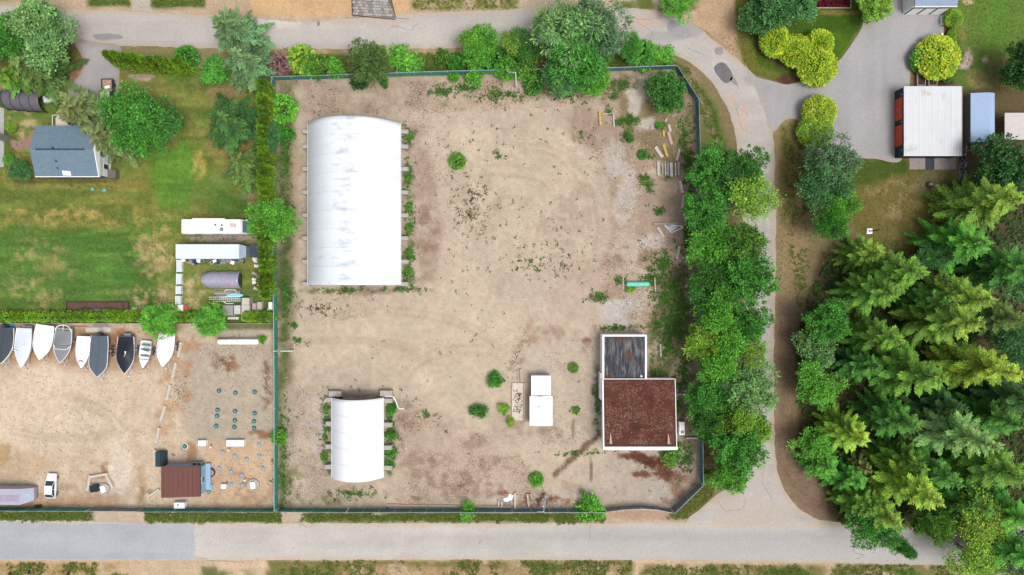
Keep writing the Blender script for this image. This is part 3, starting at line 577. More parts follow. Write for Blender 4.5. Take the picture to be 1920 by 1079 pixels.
def conifer(name, seed, Ht=16.0, Rd=4.2, droop=0.35, nw=34, shag=1.0, up=0.5):
    r = np.random.default_rng(seed); Vs, Fs, Cs = [], [], []; off = 0; tr = MB()
    tr.tube((0,0,0), (0,0,Ht*0.55), 0.26, 0.15, 7, False); tr.tube((0,0,Ht*0.55), (0,0,Ht*0.99), 0.15, 0.02, 6, False)
    for i in range(nw):
        t = (i+0.5)/nw; z = Ht*(0.06+0.93*t); Lm = Rd*((1-t)**0.75)*(0.95 if t > 0.15 else 0.75+t*1.6)+0.22
        nb = max(4, int(round(7.0*(1-t*0.45)))); a0 = r.random()*6.28
        for k in range(nb):
            az = a0 + 2*math.pi*k/nb + (r.random()-0.5)*0.7; L = Lm*(0.55+0.65*r.random()); zz = z + (r.random()-0.5)*Ht/nw
            if r.random() < 0.05: continue
            e = up*(t-0.35)+ (r.random()-0.5)*0.45; dr = droop*(1-t*0.7)*(0.7+0.6*r.random())
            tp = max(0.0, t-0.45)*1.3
            dirx, diry = math.cos(az), math.sin(az); n = max(6, int(L*7.5)); s = np.linspace(0.1, 1, n)
            bend = (r.random()-0.5)*0.5
            px = L*s*(dirx - diry*bend*s); py = L*s*(diry + dirx*bend*s); pz = zz + L*(e*s - dr*s*s*1.3 + 0.35*dr*s**4)
            P = np.stack([px, py, pz], 1); T = unit(np.gradient(P, axis=0)); Sd = unit(np.cross(T, np.array([0,0,1.0])))
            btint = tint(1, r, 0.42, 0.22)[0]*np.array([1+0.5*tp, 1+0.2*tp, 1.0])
            tr.tube((0,0,zz-0.05), tuple(P[n//2]), 0.05, 0.03, 4, False)
            for sd in (-1, 1):
                wl_ = (0.12+0.36*np.sin(np.pi*np.clip(s, 0.12, 1)**0.8)**0.8)*min(1.0, L/2.2)*(0.75+0.5*r.random(n))*shag
                D = T*(0.75+0.3*r.random((n,1))) + Sd*sd*(0.9+0.2*r.random((n,1))) + np.array([0,0,-0.15])
                for q in (0.0, 0.42, 0.8):
                    Pq = P + unit(D)*(wl_*q)[:, None] + (r.random((n,3))-0.5)*0.06
                    Nn = unit(np.array([0,0,1.0]) + (r.random((n,3))-0.5)*1.5); ln = wl_*0.55+0.10; tipf = 1 + 0.22*(q > 0.5)*s + 0.18*(s > 0.75)
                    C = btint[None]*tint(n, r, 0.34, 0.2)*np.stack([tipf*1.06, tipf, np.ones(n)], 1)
                    D2 = D + (r.random((n,3))-0.5)*0.5
                    V, F, Cc = blades(Pq, D2, Nn, ln, ln*0.30+0.03, C); Vs.append(V); Fs.append(F+off); Cs.append(Cc); off += len(V)
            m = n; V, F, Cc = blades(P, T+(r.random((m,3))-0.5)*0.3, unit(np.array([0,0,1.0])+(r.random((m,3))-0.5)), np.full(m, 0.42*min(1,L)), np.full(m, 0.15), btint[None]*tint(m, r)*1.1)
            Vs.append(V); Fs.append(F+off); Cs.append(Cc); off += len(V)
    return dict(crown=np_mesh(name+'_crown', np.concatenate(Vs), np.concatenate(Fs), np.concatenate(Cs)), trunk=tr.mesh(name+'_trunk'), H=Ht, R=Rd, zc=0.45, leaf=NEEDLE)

def broadleaf(name, seed, Ht=9.0, Rd=4.0, nl=22, ncl=420, per=36, leaf=0.28, flat=0.8, hang=0.0, base=0.28, clump=0.55, narrow=0.62):
    r = np.random.default_rng(seed); tr = MB(); rad_z = Ht*(1-base)/2; zc = Ht*base + rad_z
    lob = []
    for i in range(nl):
        d = unit(r.normal(size=3)); d[2] = d[2]*0.9+0.1; q = 0.78*r.random()**0.33; lob.append((d*np.array([Rd*q, Rd*q, rad_z*q])+np.array([0,0,zc]), Rd*(0.2+0.26*r.random())))
    lob.append((np.array([0,0,zc]), Rd*0.45))
    tr.tube((0,0,0), (0,0,zc*0.8), Rd*0.07+0.05, Rd*0.045+0.02, 7, False)
    for c, q in lob: tr.tube((0,0,Ht*base*0.8), tuple(c), Rd*0.03+0.02, 0.02, 5, False)
    Vs, Fs, Cs = [], [], []; off = 0; w = np.array([q**2 for _, q in lob]); w /= w.sum()
    for j in range(ncl):
        c, q = lob[r.choice(len(lob), p=w)]; d = unit(r.normal(size=3)); d[2] = abs(d[2])*0.9 if r.random() < 0.72 else d[2]
        cc = c + d*np.array([1,1,flat])*q*(0.82+0.26*r.random()); n = int(per*(0.6+0.8*r.random()))
        cl = clump*(0.45+0.75*r.random())*Rd/4.0; ct = tint(1, r, 0.45, 0.28)[0]
        off3 = r.normal(size=(n,3))*cl*np.array([0.55,0.55,0.4]); P = cc + off3
        D = unit(unit(off3)*0.8 + d*0.7 + r.normal(size=(n,3))*0.5 + np.array([0,0,-hang])); Nn = unit(d*0.6 + np.array([0,0,0.8]) + r.normal(size=(n,3))*0.8)
        ln = leaf*(0.65+0.7*r.random(n)); V, F, C = blades(P, D, Nn, ln, ln*narrow, ct[None]*tint(n, r, 0.38, 0.25), 0.5)
        Vs.append(V); Fs.append(F+off); Cs.append(C); off += len(V)
    return dict(crown=np_mesh(name+'_crown', np.concatenate(Vs), np.concatenate(Fs), np.concatenate(Cs)), trunk=tr.mesh(name+'_trunk'), H=Ht, R=Rd, zc=0.62, leaf=LEAF)

def globe(name, seed, Ht=3.0, Rd=1.7, n=5200, leaf=0.2, power=2.0, lumps=40, cone=0.0, vert=0.0, lump=0.26):
    """dense clipped shrub: leaves spread over a lumpy rounded (or columnar) body, several layers deep"""
    r = np.random.default_rng(seed); tr = MB(); tr.tube((0,0,0), (0,0,Ht*0.7), 0.09, 0.03, 6, False)
    d = unit(r.normal(size=(n,3))); lc = unit(r.normal(size=(lumps,3))); lb = np.max(d @ lc.T, axis=1); bul = 1 + lump*(sstep(0.75, 1.0, lb)-0.5)
    dep = 1-0.28*r.random(n)**1.5; z = Ht*0.5*(1+d[:,2]*dep*bul*0.98); hr = np.abs(1-np.abs(d[:,2])**power)**(1/power)*Rd*dep*bul
    hr = hr*(1-cone*np.clip(z/Ht, 0, 1)); az = np.arctan2(d[:,1], d[:,0]); P = np.stack([hr*np.cos(az), hr*np.sin(az), np.clip(z, 0.02, None)], 1)
    D = unit(d + r.normal(size=(n,3))*0.6 + np.array([0,0,vert])); Nn = unit(d*0.8+np.array([0,0,0.5])+r.normal(size=(n,3))*0.5)
    ln = leaf*(0.6+0.8*r.random(n)); lt = tint(lumps, r, 0.25, 0.35)[np.argmax(d @ lc.T, axis=1)]
    V, F, C = blades(P, D, Nn, ln, ln*(0.35 if vert > 0.5 else 0.62), lt*tint(n, r, 0.22, 0.3), 0.5)
    # dark solid twiggy body inside so that the shrub is not see-through
    return dict(crown=np_mesh(name+'_crown', V, F, C), trunk=tr.mesh(name+'_stem'), H=Ht, R=Rd, zc=0.55, leaf=LEAF)

PR = {
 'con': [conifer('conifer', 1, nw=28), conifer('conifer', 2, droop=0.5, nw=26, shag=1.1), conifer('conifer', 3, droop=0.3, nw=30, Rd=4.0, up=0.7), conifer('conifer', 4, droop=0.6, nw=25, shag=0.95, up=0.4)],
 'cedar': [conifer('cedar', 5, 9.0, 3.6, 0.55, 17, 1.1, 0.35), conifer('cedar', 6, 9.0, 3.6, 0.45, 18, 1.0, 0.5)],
 'dec': [broadleaf('broadleaf', 11), broadleaf('broadleaf', 12, nl=26), broadleaf('broadleaf', 13, nl=17, clump=0.6), broadleaf('broadleaf', 14, nl=24, clump=0.42, ncl=520, per=28)],
 'wil': [broadleaf('willow', 21, 10, 4.2, 20, 340, 32, 0.5, 0.8, 0.75, 0.2, 0.6, 0.26), broadleaf('willow', 22, 10, 4.2, 24, 340, 32, 0.5, 0.8, 0.6, 0.2, 0.6, 0.26)],
 'round': [broadleaf('round_tree', 31, 5.0, 3.0, 22, 380, 26, 0.26, 0.9, 0, 0.1, 0.5)],
 'birch': [broadleaf('birch', 41, 10, 4.0, 13, 300, 24, 0.26, 0.8, 0.2, 0.25, 0.6, 0.6)],
 'glo': [globe('globe_shrub', 51), globe('globe_shrub', 52, lumps=24)],
 'bush': [broadleaf('bush', 61, 1.6, 1.3, 7, 110, 22, 0.26, 0.8, 0, 0.08, 1.1), broadleaf('bush', 62, 1.6, 1.3, 9, 130, 20, 0.2, 0.8, 0, 0.05, 1.0), globe('bush', 63, 1.4, 1.0, 1500, 0.26, lump=0.3)],
 'col': [globe('columnar_cedar', 71, 4.2, 0.72, 3600, 0.3, 2.4, 22, 0.45, 0.9, 0.22), globe('columnar_cedar', 72, 4.2, 0.72, 3600, 0.3, 2.4, 22, 0.4, 0.9, 0.22)],
 'hedge': [globe('hedge_cedar', 75, 2.2, 0.95, 2400, 0.26, 3.0, 14, 0.25, 0.5, 0.3)],
}
for ps in PR.values():
    for p in ps: p['crown'].materials.append(p['leaf']); p['trunk'].materials.append(BARK)
GREENS = dict(dark=(58,114,48), mid=(62,128,48), bright=(80,148,52), lime=(106,154,56), yel=(110,150,56), pale=(96,144,88), silver=(76,116,82), olive=(70,104,54), blue=(66,118,70), brown=(86,108,62), gold=(90,134,54), moss=(76,126,48), purple=(112,96,104), cedar=(96,140,44), chart=(134,172,48), grey=(86,112,72), deep=(48,92,48))
def gcol(c, k=1.15):
    a = alb(*GREENS[c], KEXP*0.62/k) if isinstance(c, str) else alb(*c, KEXP*0.62/k); return a + (1,)
def plant(kind, name, px, py, rpx, h, col, label, cat='tree', var=None, group=None, tip=False, rot=None, pale=False):
    """px,py: photo pixel of the crown's middle (or of its tip); the base follows from the height"""
    ps = PR[kind]; p = ps[var % len(ps)] if var is not None else rng.choice(ps)
    zc = h*(0.97 if tip else p['zc']); b = W(px, py, zc); b.z = 0; rw = rpx*S*(H-h*0.5)/H
    t = thing(name, label, cat, b, rng.uniform(0, 6.28) if rot is None else rot, group)
    t.scale = (rw/p['R'], rw/p['R'], h/p['H'])
    c = link('crown', p['crown'], None, t); c.color = gcol(col)
    tk = link('trunk', p['trunk'], None, t)
    if pale: tk.material_slots[0].link = 'OBJECT'; tk.material_slots[0].material = PALEBARK
    return t

# ---- conifer wood on the right (tip pixels)
CON = [  # px, py, radius px, height, colour, variant, label
 (1652,474,38,10,'gold',0,'yellow-tipped conifer nearest the lamp post, at the north edge of the wood'),
 (1733,512,52,17,'moss',1,'broad green conifer with a pale tip below the brown lawn patch'),
 (1684,548,44,15,'moss',2,'conifer with orange-brown tip, just inside the wood west edge'),
 (1858,562,52,17,'gold',0,'yellow-green conifer whose tip points at the bare brown clearing'),
 (1916,372,60,17,'gold',1,'large drooping yellow-tipped cedar below the round dark tree'),
 (1850,455,52,14,'mid',2,'drooping green conifer south of the yellow-tipped cedar'),
 (1840,606,54,19,'gold',2,'tall conifer with bright yellow tip, left of the blue-green birches'),
 (1769,712,58,20,'moss',0,'tall green conifer with bare grey twigs in the middle of the wood'),
 (1914,702,54,20,'yel',1,'tall yellow-green conifer near the right picture edge'),
 (1872,840,56,22,'pale',2,'tall silvery pale conifer right of the dead brown branches'),
 (1622,826,42,12,'lime',0,'lime-green young conifer at the wood edge opposite the last roadside tree'),
 (1632,884,26,8,'brown',1,'small brownish conifer with rust-coloured tip behind the lime-green one'),
 (1764,942,52,18,'lime',2,'bright green conifer with yellow tip in the lower wood'),
 (1686,984,40,13,'gold',0,'yellowish conifer over the road junction corner'),
 (1616,908,36,9,'mid',1,'small green conifer at the curved gravel kerb'),
 (1690,640,44,15,'moss',1,'green conifer behind the pale round tree on the verge'),
 (1650,690,36,12,'dark',2,'dark conifer between the pale round tree and the tall twiggy conifer'),
 (1720,800,44,15,'dark',0,'dark conifer left of the silvery pale conifer'),
 (1800,910,46,17,'dark',1,'dark conifer between the silvery conifer and the yellow round tree'),
 (1920,800,48,17,'dark',2,'dark conifer in the shade at the right picture edge'),
 (1925,900,56,18,'moss',0,'conifer with yellow-green tips at the lower right picture edge'),
 (1860,960,44,14,'dark',1,'dark conifer above the yellow round tree'),
 (1935,980,50,16,'mid',2,'green conifer in the lower right corner'),
 (1920,600,40,14,'olive',0,'thin olive conifer right of the brown clearing'),
 (1780,570,40,13,'dark',1,'dark conifer between the two yellow-tipped ones'),
 (1810,770,38,14,'deep',0,'dark conifer beside the dead brown branches'),
 (1950,1060,50,14,'mid',1,'green conifer cut off by the lower right corner'),
 (1560,880,34,8,'mid',2,'low green conifer where the gravel kerb begins to curve'),
 (1640,960,36,10,'moss',2,'mossy green conifer above the green spray over the road'),
 (1735,880,40,13,'moss',0,'conifer in the gap right of the small brownish one'),
 (1960,760,50,18,'deep',1,'dark conifer cut off by the right picture edge'),
 (1960,500,50,17,'dark',0,'dark conifer cut off by the right edge beside the brown clearing'),
]
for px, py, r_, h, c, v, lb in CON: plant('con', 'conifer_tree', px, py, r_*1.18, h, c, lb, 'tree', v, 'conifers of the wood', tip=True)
# ---- broadleaf trees (middle of the crown)
DEC = [ # kind, px,py,r,h,col,label
 ('dec',1328,318,48,9,'mid','broad green roadside tree at the north end of the tree row'),
 ('dec',1392,312,42,10,'dark','dark green tree at the north end of the row, over the road edge'),
 ('dec',1322,392,46,9,'mid','green tree of the row beside the two leaning pale logs'),
 ('birch',1412,378,52,11,'lime','yellow-green feathery tree leaning over the right-hand road'),
 ('dec',1372,340,36,9,'blue','blue-green tree between the two northernmost trees of the row'),
 ('dec',1330,458,46,9,'bright','bright green tree of the row beside the white pipe frame'),
 ('dec',1388,462,44,10,'moss','mossy green tree just south of the yellow-green feathery tree'),
 ('dec',1326,530,42,9,'dark','dark green tree of the row east of the turquoise tank'),
 ('dec',1402,530,54,11,'mid','large green tree bulging over the road east of the turquoise tank'),
 ('dec',1345,590,46,10,'bright','bright green tree in the middle of the row'),
 ('dec',1402,600,40,9,'mid','green tree of the row south of the largest bulge over the road'),
 ('dec',1318,640,40,8,'lime','yellow-speckled green tree northeast of the rusty roof'),
 ('dec',1352,676,50,10,'bright','bright green tree east of the dark flat roof'),
 ('birch',1416,658,34,10,'lime','small yellow-green tree poking out over the road east of the rusty roof'),
 ('wil',1402,724,52,11,'pale','pale feathery tree east of the rusty roof'),
 ('dec',1326,748,40,8,'mid','green tree between the rusty roof and the pale feathery tree'),
 ('dec',1390,790,44,10,'lime','light green tree south of the pale feathery one'),
 ('dec',1330,800,34,8,'dark','dark green tree close to the small white shed box'),
 ('dec',1378,842,54,10,'mid','broad tree with light speckled leaves near the south end of the row'),
 ('dec',1366,888,36,8,'bright','southernmost tree of the row at the road junction'),
 ('dec',1412,800,30,8,'moss','small mossy tree on the road side near the south end of the row'),
 # around the right property
 ('wil',1556,300,46,11,'silver','silvery tree with bare white twigs by the driveway corner'),
 ('dec',1548,350,46,9,'blue','blue-green tree on the verge below the silvery tree'),
 ('dec',1575,390,34,8,'bright','bright green tree between the verge and the brown lawn patch'),
 ('dec',1555,425,30,8,'mid','green tree with pale dead twigs just above the wood'),
 ('round',1880,305,60,9,'deep','large round dark green tree below the small metal roofs'),
 ('round',1922,120,44,8,'deep','round dark tree cut off by the right edge beside the lawn'),
 ('birch',1890,500,52,11,'blue','blue-green birch with pale twigs above the brown clearing'),
 ('birch',1905,640,44,12,'blue','blue-green birch among the conifers near the right edge'),
 ('birch',1745,478,30,8,'blue','small bluish tree with white bare twigs below the brown lawn patch'),
 ('round',1526,655,40,6,'pale','pale grey-green round tree on the verge edge of the wood'),
 ('dec',1532,722,44,7,'bright','vivid green broadleaf tree at the wood edge, middle of the road'),
 ('dec',1530,845,42,6,'bright','vivid green bushy tree under the lime-green young conifer'),
 ('dec',1545,600,44,8,'mid','green broadleaf tree at the northwest corner of the wood'),
 ('birch',1840,985,60,13,'yel','yellow-green round tree at the lower right, above the road'),
 ('birch',1840,1050,56,10,'lime','feathery light green tree overhanging the bottom road'),
 ('dec',1640,990,46,8,'mid','green spray of foliage reaching over the bottom road edge'),
 ('dec',1690,1025,20,7,'mid','narrow green tree hanging farthest into the bottom road'),
 ('dec',1745,985,36,9,'moss','mossy tree behind the narrow one over the bottom road'),
 ('birch',1905,1050,40,9,'silver','silvery tree at the lower right corner above the road'),
 ('dec',1475,0,58,8,'blue','dark bluish tree at the top edge behind the clipped shrubs'),
 ('round',1420,40,34,5,'blue','low bluish tree left of the topmost clipped shrub'),
 # left part
 ('dec',78,62,66,10,'pale','large pale green tree in the upper left corner by the road'),
 ('dec',20,80,44,9,'mid','green tree cut off by the left edge beside the road'),
 ('cedar',440,62,64,12,'silver','tall silvery tree reaching over the top road'),
 ('cedar',464,118,60,10,'silver','silvery tree standing at the corner of the cedar row'),
 ('dec',252,232,60,9,'mid','broad green tree standing beside the pickup and the house'),
 ('wil',296,232,44,8,'dark','smaller green tree at the right flank of the broad tree by the house'),
 ('dec',505,258,26,5,'blue','bluish green tree on the fence north of the big shelter west side'),
 ('dec',512,418,42,7,'bright','bright green feathery tree on the fence beside the motorhome'),
 ('cedar',460,312,56,8,'olive','olive-green cedar beside the cedar row, south of the dark cedar'),
 ('round',40,322,22,3.4,'blue','round clipped bluish shrub tree at the house corner'),
 # along the top fence
 ('dec',690,118,42,7,'olive','olive-brown tree on the north fence above the big shelter'),
 ('wil',1062,52,64,12,'pale','tall pale green tree leaning over the top road'),
 ('wil',1120,50,56,11,'silver','silvery green tree right of the tallest one on the north fence'),
 ('wil',1085,100,60,10,'mid','green tree in front of the tallest one on the north fence'),
 ('dec',1060,140,44,5,'blue','dark bluish broadleaf clump on the fence below the tall pale trees'),
 ('dec',1108,148,36,4.5,'bright','vivid lime-green clump at the foot of the tall pale trees'),
 ('dec',905,85,36,6,'bright','bright green maple beside the top road'),
 ('birch',958,75,24,7,'lime','slim yellow-green tree right of the bright maple'),
 ('birch',878,72,22,6,'lime','slim yellow-green tree left of the bright maple'),
 ('birch',985,90,32,7,'dark','dark small tree between the slim tree and the tall pale ones'),
 ('round',1247,178,40,5,'dark','round dark green willow inside the northeast fence corner'),
 ('birch',1178,92,26,6,'mid','small green tree at the start of the road bend'),
 ('dec',302,603,38,4,'bright','round bright green tree on the hedge behind the last boat'),
 ('dec',393,598,34,4,'bright','round bright green tree on the hedge near the long white tank'),
 ('dec',1634,8,40,4.5,'lime','round yellow-green tree at the top edge by the driveway'),
 ('dec',1276,2,36,4,'bright','bright bush tree at the top edge north of the road bend'),
]
for kd, px, py, r_, h, c, lb in DEC: plant(kd, {'wil':'willow_tree','birch':'birch_tree','cedar':'cedar_tree'}.get(kd, 'broadleaf_tree'), px, py, r_, h, c, lb, 'tree', pale=(kd == 'birch'))
for px, py, r_, h, c, v, lb in ((66,130,70,9,'olive',0,'drooping yellow-green cedar above the grey tent shelter'), (160,214,70,10,'grey',1,'brownish green cedar over the end of the driveway'),(434,230,66,8,'deep',0,'dark cedar with yellow-edged drooping boughs on the lawn'),(30,150,40,8,'moss',1,'cedar cut off by the left edge above the tent shelter'),(206,262,54,9,'grey',1,'olive cedar leaning over the blue-grey house roof')):
    plant('cedar', 'cedar_tree', px, py, r_, h, c, lb, 'tree', v)
# ---- clipped yellow-green shrubs of the right property
for px, py, r_, h, c, lb in ((1439,42,26,3.0,'chart','topmost of the five clipped yellow-green shrubs on the ring lawn'),(1456,77,27,3.0,'chart','second clipped yellow-green shrub from the top on the ring lawn'),(1492,96,27,3.0,'chart','middle clipped yellow-green shrub of the five on the ring lawn'),(1536,82,24,2.8,'chart','clipped yellow-green shrub farthest right on the ring lawn'),(1532,125,33,3.2,'chart','largest clipped yellow-green shrub at the driveway edge'),
        (1536,210,28,3.0,'chart','upper half of the clipped double shrub by the driveway entrance'),(1529,246,29,3.0,'lime','lower half of the clipped double shrub by the driveway entrance'),(1758,108,37,2.6,(140,176,46),'brilliant yellow-green spreading shrub beside the raised beds'),(1730,112,22,2.0,'mid','dark green shrub left of the brilliant yellow one'),(1787,36,16,1.8,'lime','small light green shrub at the corner of the top house'),(1785,64,8,1.0,'lime','tiny pale shrub south of the small light green one'),(1776,143,10,1.4,'mid','narrow green shrub between raised beds and lawn'),(20,238,9,1.0,'lime','pale green shrub by the white house wall'),(16,300,9,1.0,'bright','bright shrub below the pale one at the white house wall')):
    plant('glo', 'clipped_shrub', px, py, r_, h, c, lb, 'shrub')
# ---- loose bushes
BUSH = [(926,710,14,1.3,'mid','small round bush left of the paint-flaked slab'),(898,768,16,1.4,'dark','dark round bush southwest of the white trailer shed'),(1006,900,11,1.1,'bright','little bright bush above the broken posts'),(1103,960,24,1.8,'bright','bush growing through the south fence'),(872,958,18,1.4,'bright','sparse weedy bush on the south fence, middle'),(857,302,13,1.0,'moss','lone bush in the sand east of the big shelter'),
 (946,765,10,0.8,'lime','small light bush beside the paint-flaked slab'),(955,791,9,0.8,'lime','small light bush at the south end of the paint-flaked slab'),(522,820,12,1.6,'bright','bush on the inside of the west fence near the blue lids'),(492,635,7,0.8,'bright','tiny bush at the end of the long white tank'),
 (895,140,22,1.8,'bright','bright round bush on the north fence left of the light pole'),(948,128,18,2.2,'bright','bright upright bush on the north fence beside the light pole'),(850,146,10,1.2,'bright','small bright bush on the north fence, leftmost of three'),(755,120,32,1.8,'bright','spreading vivid bush north of the fence, right of the olive tree'),(565,112,22,2.2,'lime','yellowish bush north of the fence near the corner'),(592,118,22,2.2,'moss','mossy bush north of the fence, second from the dead one'),(632,125,20,2.2,'bright','green bush north of the fence left of the olive tree'),(525,122,18,2.0,'purple','dead purple-grey bush at the northwest fence corner'),
 (672,155,16,2.0,'deep','dark bush inside the north fence below the olive tree'),(718,155,10,1.2,'dark','small dark bush inside the north fence right of the olive tree'),(1000,160,15,1.4,'dark','dark bush inside the north fence right of the light pole'),(830,112,14,2.0,'moss','mossy bush beside the road left of the slim yellow trees'),(860,120,18,2.2,'mid','green bush below the left slim yellow tree'),(930,112,20,2.4,'mid','green bush between the two slim yellow trees'),(985,125,24,2.6,'moss','mossy bush behind the light pole'),
 (1238,100,24,1.2,'bright','bright low bush on the bend verge'),(1205,105,24,1.4,'mid','low bush on the verge at the start of the bend'),(1235,120,8,1.2,'lime','light bush on the northeast fence top'),(1265,855,22,1.4,'moss','mossy bush at the corner of the rusty-roofed building'),(1205,835,0,0,'mid',''),(1075,690,8,0.6,'moss','green weed clump right of the white trailer shed'),(1081,768,7,0.5,'moss','long weed clump south of the first one right of the trailer shed'),
 (1182,258,9,0.8,'dark','dark weed bush right of the yellow curb'),(1205,290,8,0.6,'dark','dark weed bush left of the curb row'),(1180,540,8,0.7,'lime','light weed bush at the turquoise tank west end'),(1236,236,7,0.7,'bright','bright weed bush below the round willow'),(1250,322,0,0,'mid',''),(512,255,0,0,'mid',''),
 (530,205,22,2.0,'bright','green bush inside the northwest fence, north of the bluish tree'),(536,250,16,2.0,'mid','bush inside the west fence below the bluish tree'),(1330,900,16,1.2,'moss','low bush under the southernmost roadside tree'),(350,108,18,2.4,'mid','green bush at the end of the leaning cedar row'),(398,128,24,1.0,'mid','low green shrub on the lawn edge under the silvery trees'),
 (1180,18,0,0,'mid',''),(555,655,0,0,'mid',''),(735,870,0,0,'mid','')]
k = 0
for px, py, r_, h, c, lb in BUSH:
    if r_: plant('bush', 'bush', px, py, r_, h, c, lb, 'bush', k); k += 1
for i, y in enumerate((768, 815, 848, 872)):
    plant('bush', 'bush', 731, y, 9, 0.9, 'mid', 'bright bush on the small shelter east side, %s from the north' % ORD[i], 'bush', i, 'bushes beside the small shelter')
for i, (x, y) in enumerate(((611,765),(611,820),(608,858))):
    plant('bush', 'bush', x, y, 6, 0.5, 'moss', 'low bush on the small shelter west side, %s from the north' % ORD[i], 'bush', i, 'bushes beside the small shelter')
for i, y in enumerate((255, 335, 390, 428, 476, 510)):
    plant('bush', 'bush', 765+rng.uniform(-2,3), y, 5.5, 0.45, 'moss', 'low weed bush on the big shelter east side, %s from the north' % ORD[i], 'bush', i, 'weed bushes beside the big shelter')
# ---- cedar rows (base pixels)
def nth(i): return '%d%s' % (i, 'th' if 10 < i % 100 < 14 else {1:'st',2:'nd',3:'rd'}.get(i % 10, 'th'))
def cedar_row(kind, pts, label, group, h, rpx, col, name='columnar_cedar'):
    for i, (px, py) in enumerate(pts):
        p = rng.choice(PR[kind]); b = W(px, py); hh = h*rng.uniform(0.85, 1.1); rw = rpx*S*rng.uniform(0.9, 1.1)
        t = thing(name, label % nth(i+1), 'cedar', b, rng.uniform(0, 6.28), group); t.scale = (rw/p['R'], rw/p['R'], hh/p['H'])
        c = link('crown', p['crown'], None, t); q = rng.uniform(0.75, 1.2); cc = gcol(col); c.color = (cc[0]*q, cc[1]*q, cc[2], 1); link('trunk', p['trunk'], None, t)
cedar_row('col', [(511+rng.uniform(-1,1)-(2 if y < 300 else 0), y) for y in np.arange(172, 562, 11.5)], 'slim green cedar along the west fence, %s from the north', 'cedars along the west fence', 6.0, 9.5, 'cedar')
cedar_row('col', [(234+i*15.5, 122+i*1.9+rng.uniform(-2,2)) for i in range(9)], 'slim cedar in the row below the top road, %s from the driveway', 'cedars below the top road', 6.4, 9.5, 'cedar')
cedar_row('hedge', [(x, 593.5+rng.uniform(-1,1)) for x in np.arange(-4, 516, 10.5) if not 395 < x < 468], 'low clipped hedge cedar behind the boats, %s from the left', 'hedge cedars behind the boats', 1.9, 10.5, 'cedar', 'hedge_cedar')

# ------------------------------------------------------------------ materials of built things
WHITE = pmat('white_paint', (0.66,0.66,0.655), 0.5, 0.05, 1.2, dirt=(0.5,0.47,0.42), dirt_amt=0.15)
WSTEEL = pmat('white_sheet_metal', (0.58,0.60,0.62), 0.45, 0.05, 0.8, dirt=(0.55,0.54,0.52), dirt_amt=0.2, stretch=(1,6,1))
CONC = pmat('concrete', alb(196,188,178), 0.9, 0.2, 2.0, 0.4, 6, dirt=alb(140,128,116), dirt_amt=0.45)
CONCL = pmat('pale_concrete', alb(222,212,198), 0.9, 0.18, 2.0, 0.3, 6, dirt=alb(166,148,130), dirt_amt=0.35)
TIMBER = pmat('weathered_timber', alb(204,186,162), 0.9, 0.25, 2.0, 0.4, 8, stretch=(1,8,1))
DARKM = pmat('dark_metal', (0.03,0.032,0.036), 0.5, 0.3)
GALV = pmat('galvanised_steel', (0.42,0.44,0.46), 0.4, 0.2, 3, metal=0.5)
RUBBER = pmat('rubber', (0.018,0.018,0.018), 0.85, 0.3)
GLASS = pmat('dark_glass', (0.02,0.035,0.045), 0.08, 0.2, spec=0.6)
FENCEG = pmat('green_mesh_screen', alb(62,132,118,1.2), 0.85, 0.18, 1.2, dirt=alb(70,104,110,1.2), dirt_amt=0.5)
FENCEB = pmat('blue_grey_mesh_screen', alb(74,116,124,1.2), 0.85, 0.2, 1.2, dirt=alb(106,128,130,1.2), dirt_amt=0.4)
FENCEL = pmat('grey_chain_link', alb(140,150,156), 0.7, 0.25, 4)
RED = pmat('red_paint', alb(190,60,40), 0.5, 0.1); ORANGE = pmat('orange_paint', alb(226,92,52,1.7), 0.5, 0.06); NAVY = pmat('navy_cladding', alb(52,60,76), 0.6, 0.12)
GREY = pmat('grey_paint', alb(150,150,152), 0.6, 0.1); LBLUE = pmat('pale_blue_plastic', alb(150,190,222), 0.5, 0.12); TEAL = pmat('teal_plastic', alb(40,118,118,1.5), 0.5, 0.15); TURQ = pmat('turquoise_paint', alb(112,214,190,1.5), 0.4, 0.06)
DGREEN = pmat('dark_green_steel', alb(50,78,88), 0.5, 0.15); BROWNROOF = pmat('brown_metal_roof', alb(124,80,70), 0.55, 0.06, 0.6)
SHINGLE = pmat('blue_grey_shingles', alb(122,146,162), 0.9, 0.35, 2.2, 0.6, 5, stretch=(1.2,4,1)); SHINGLE2 = pmat('pale_blue_shingles', alb(160,178,204), 0.9, 0.25, 2.5, 0.6, 5, stretch=(1.2,4,1))

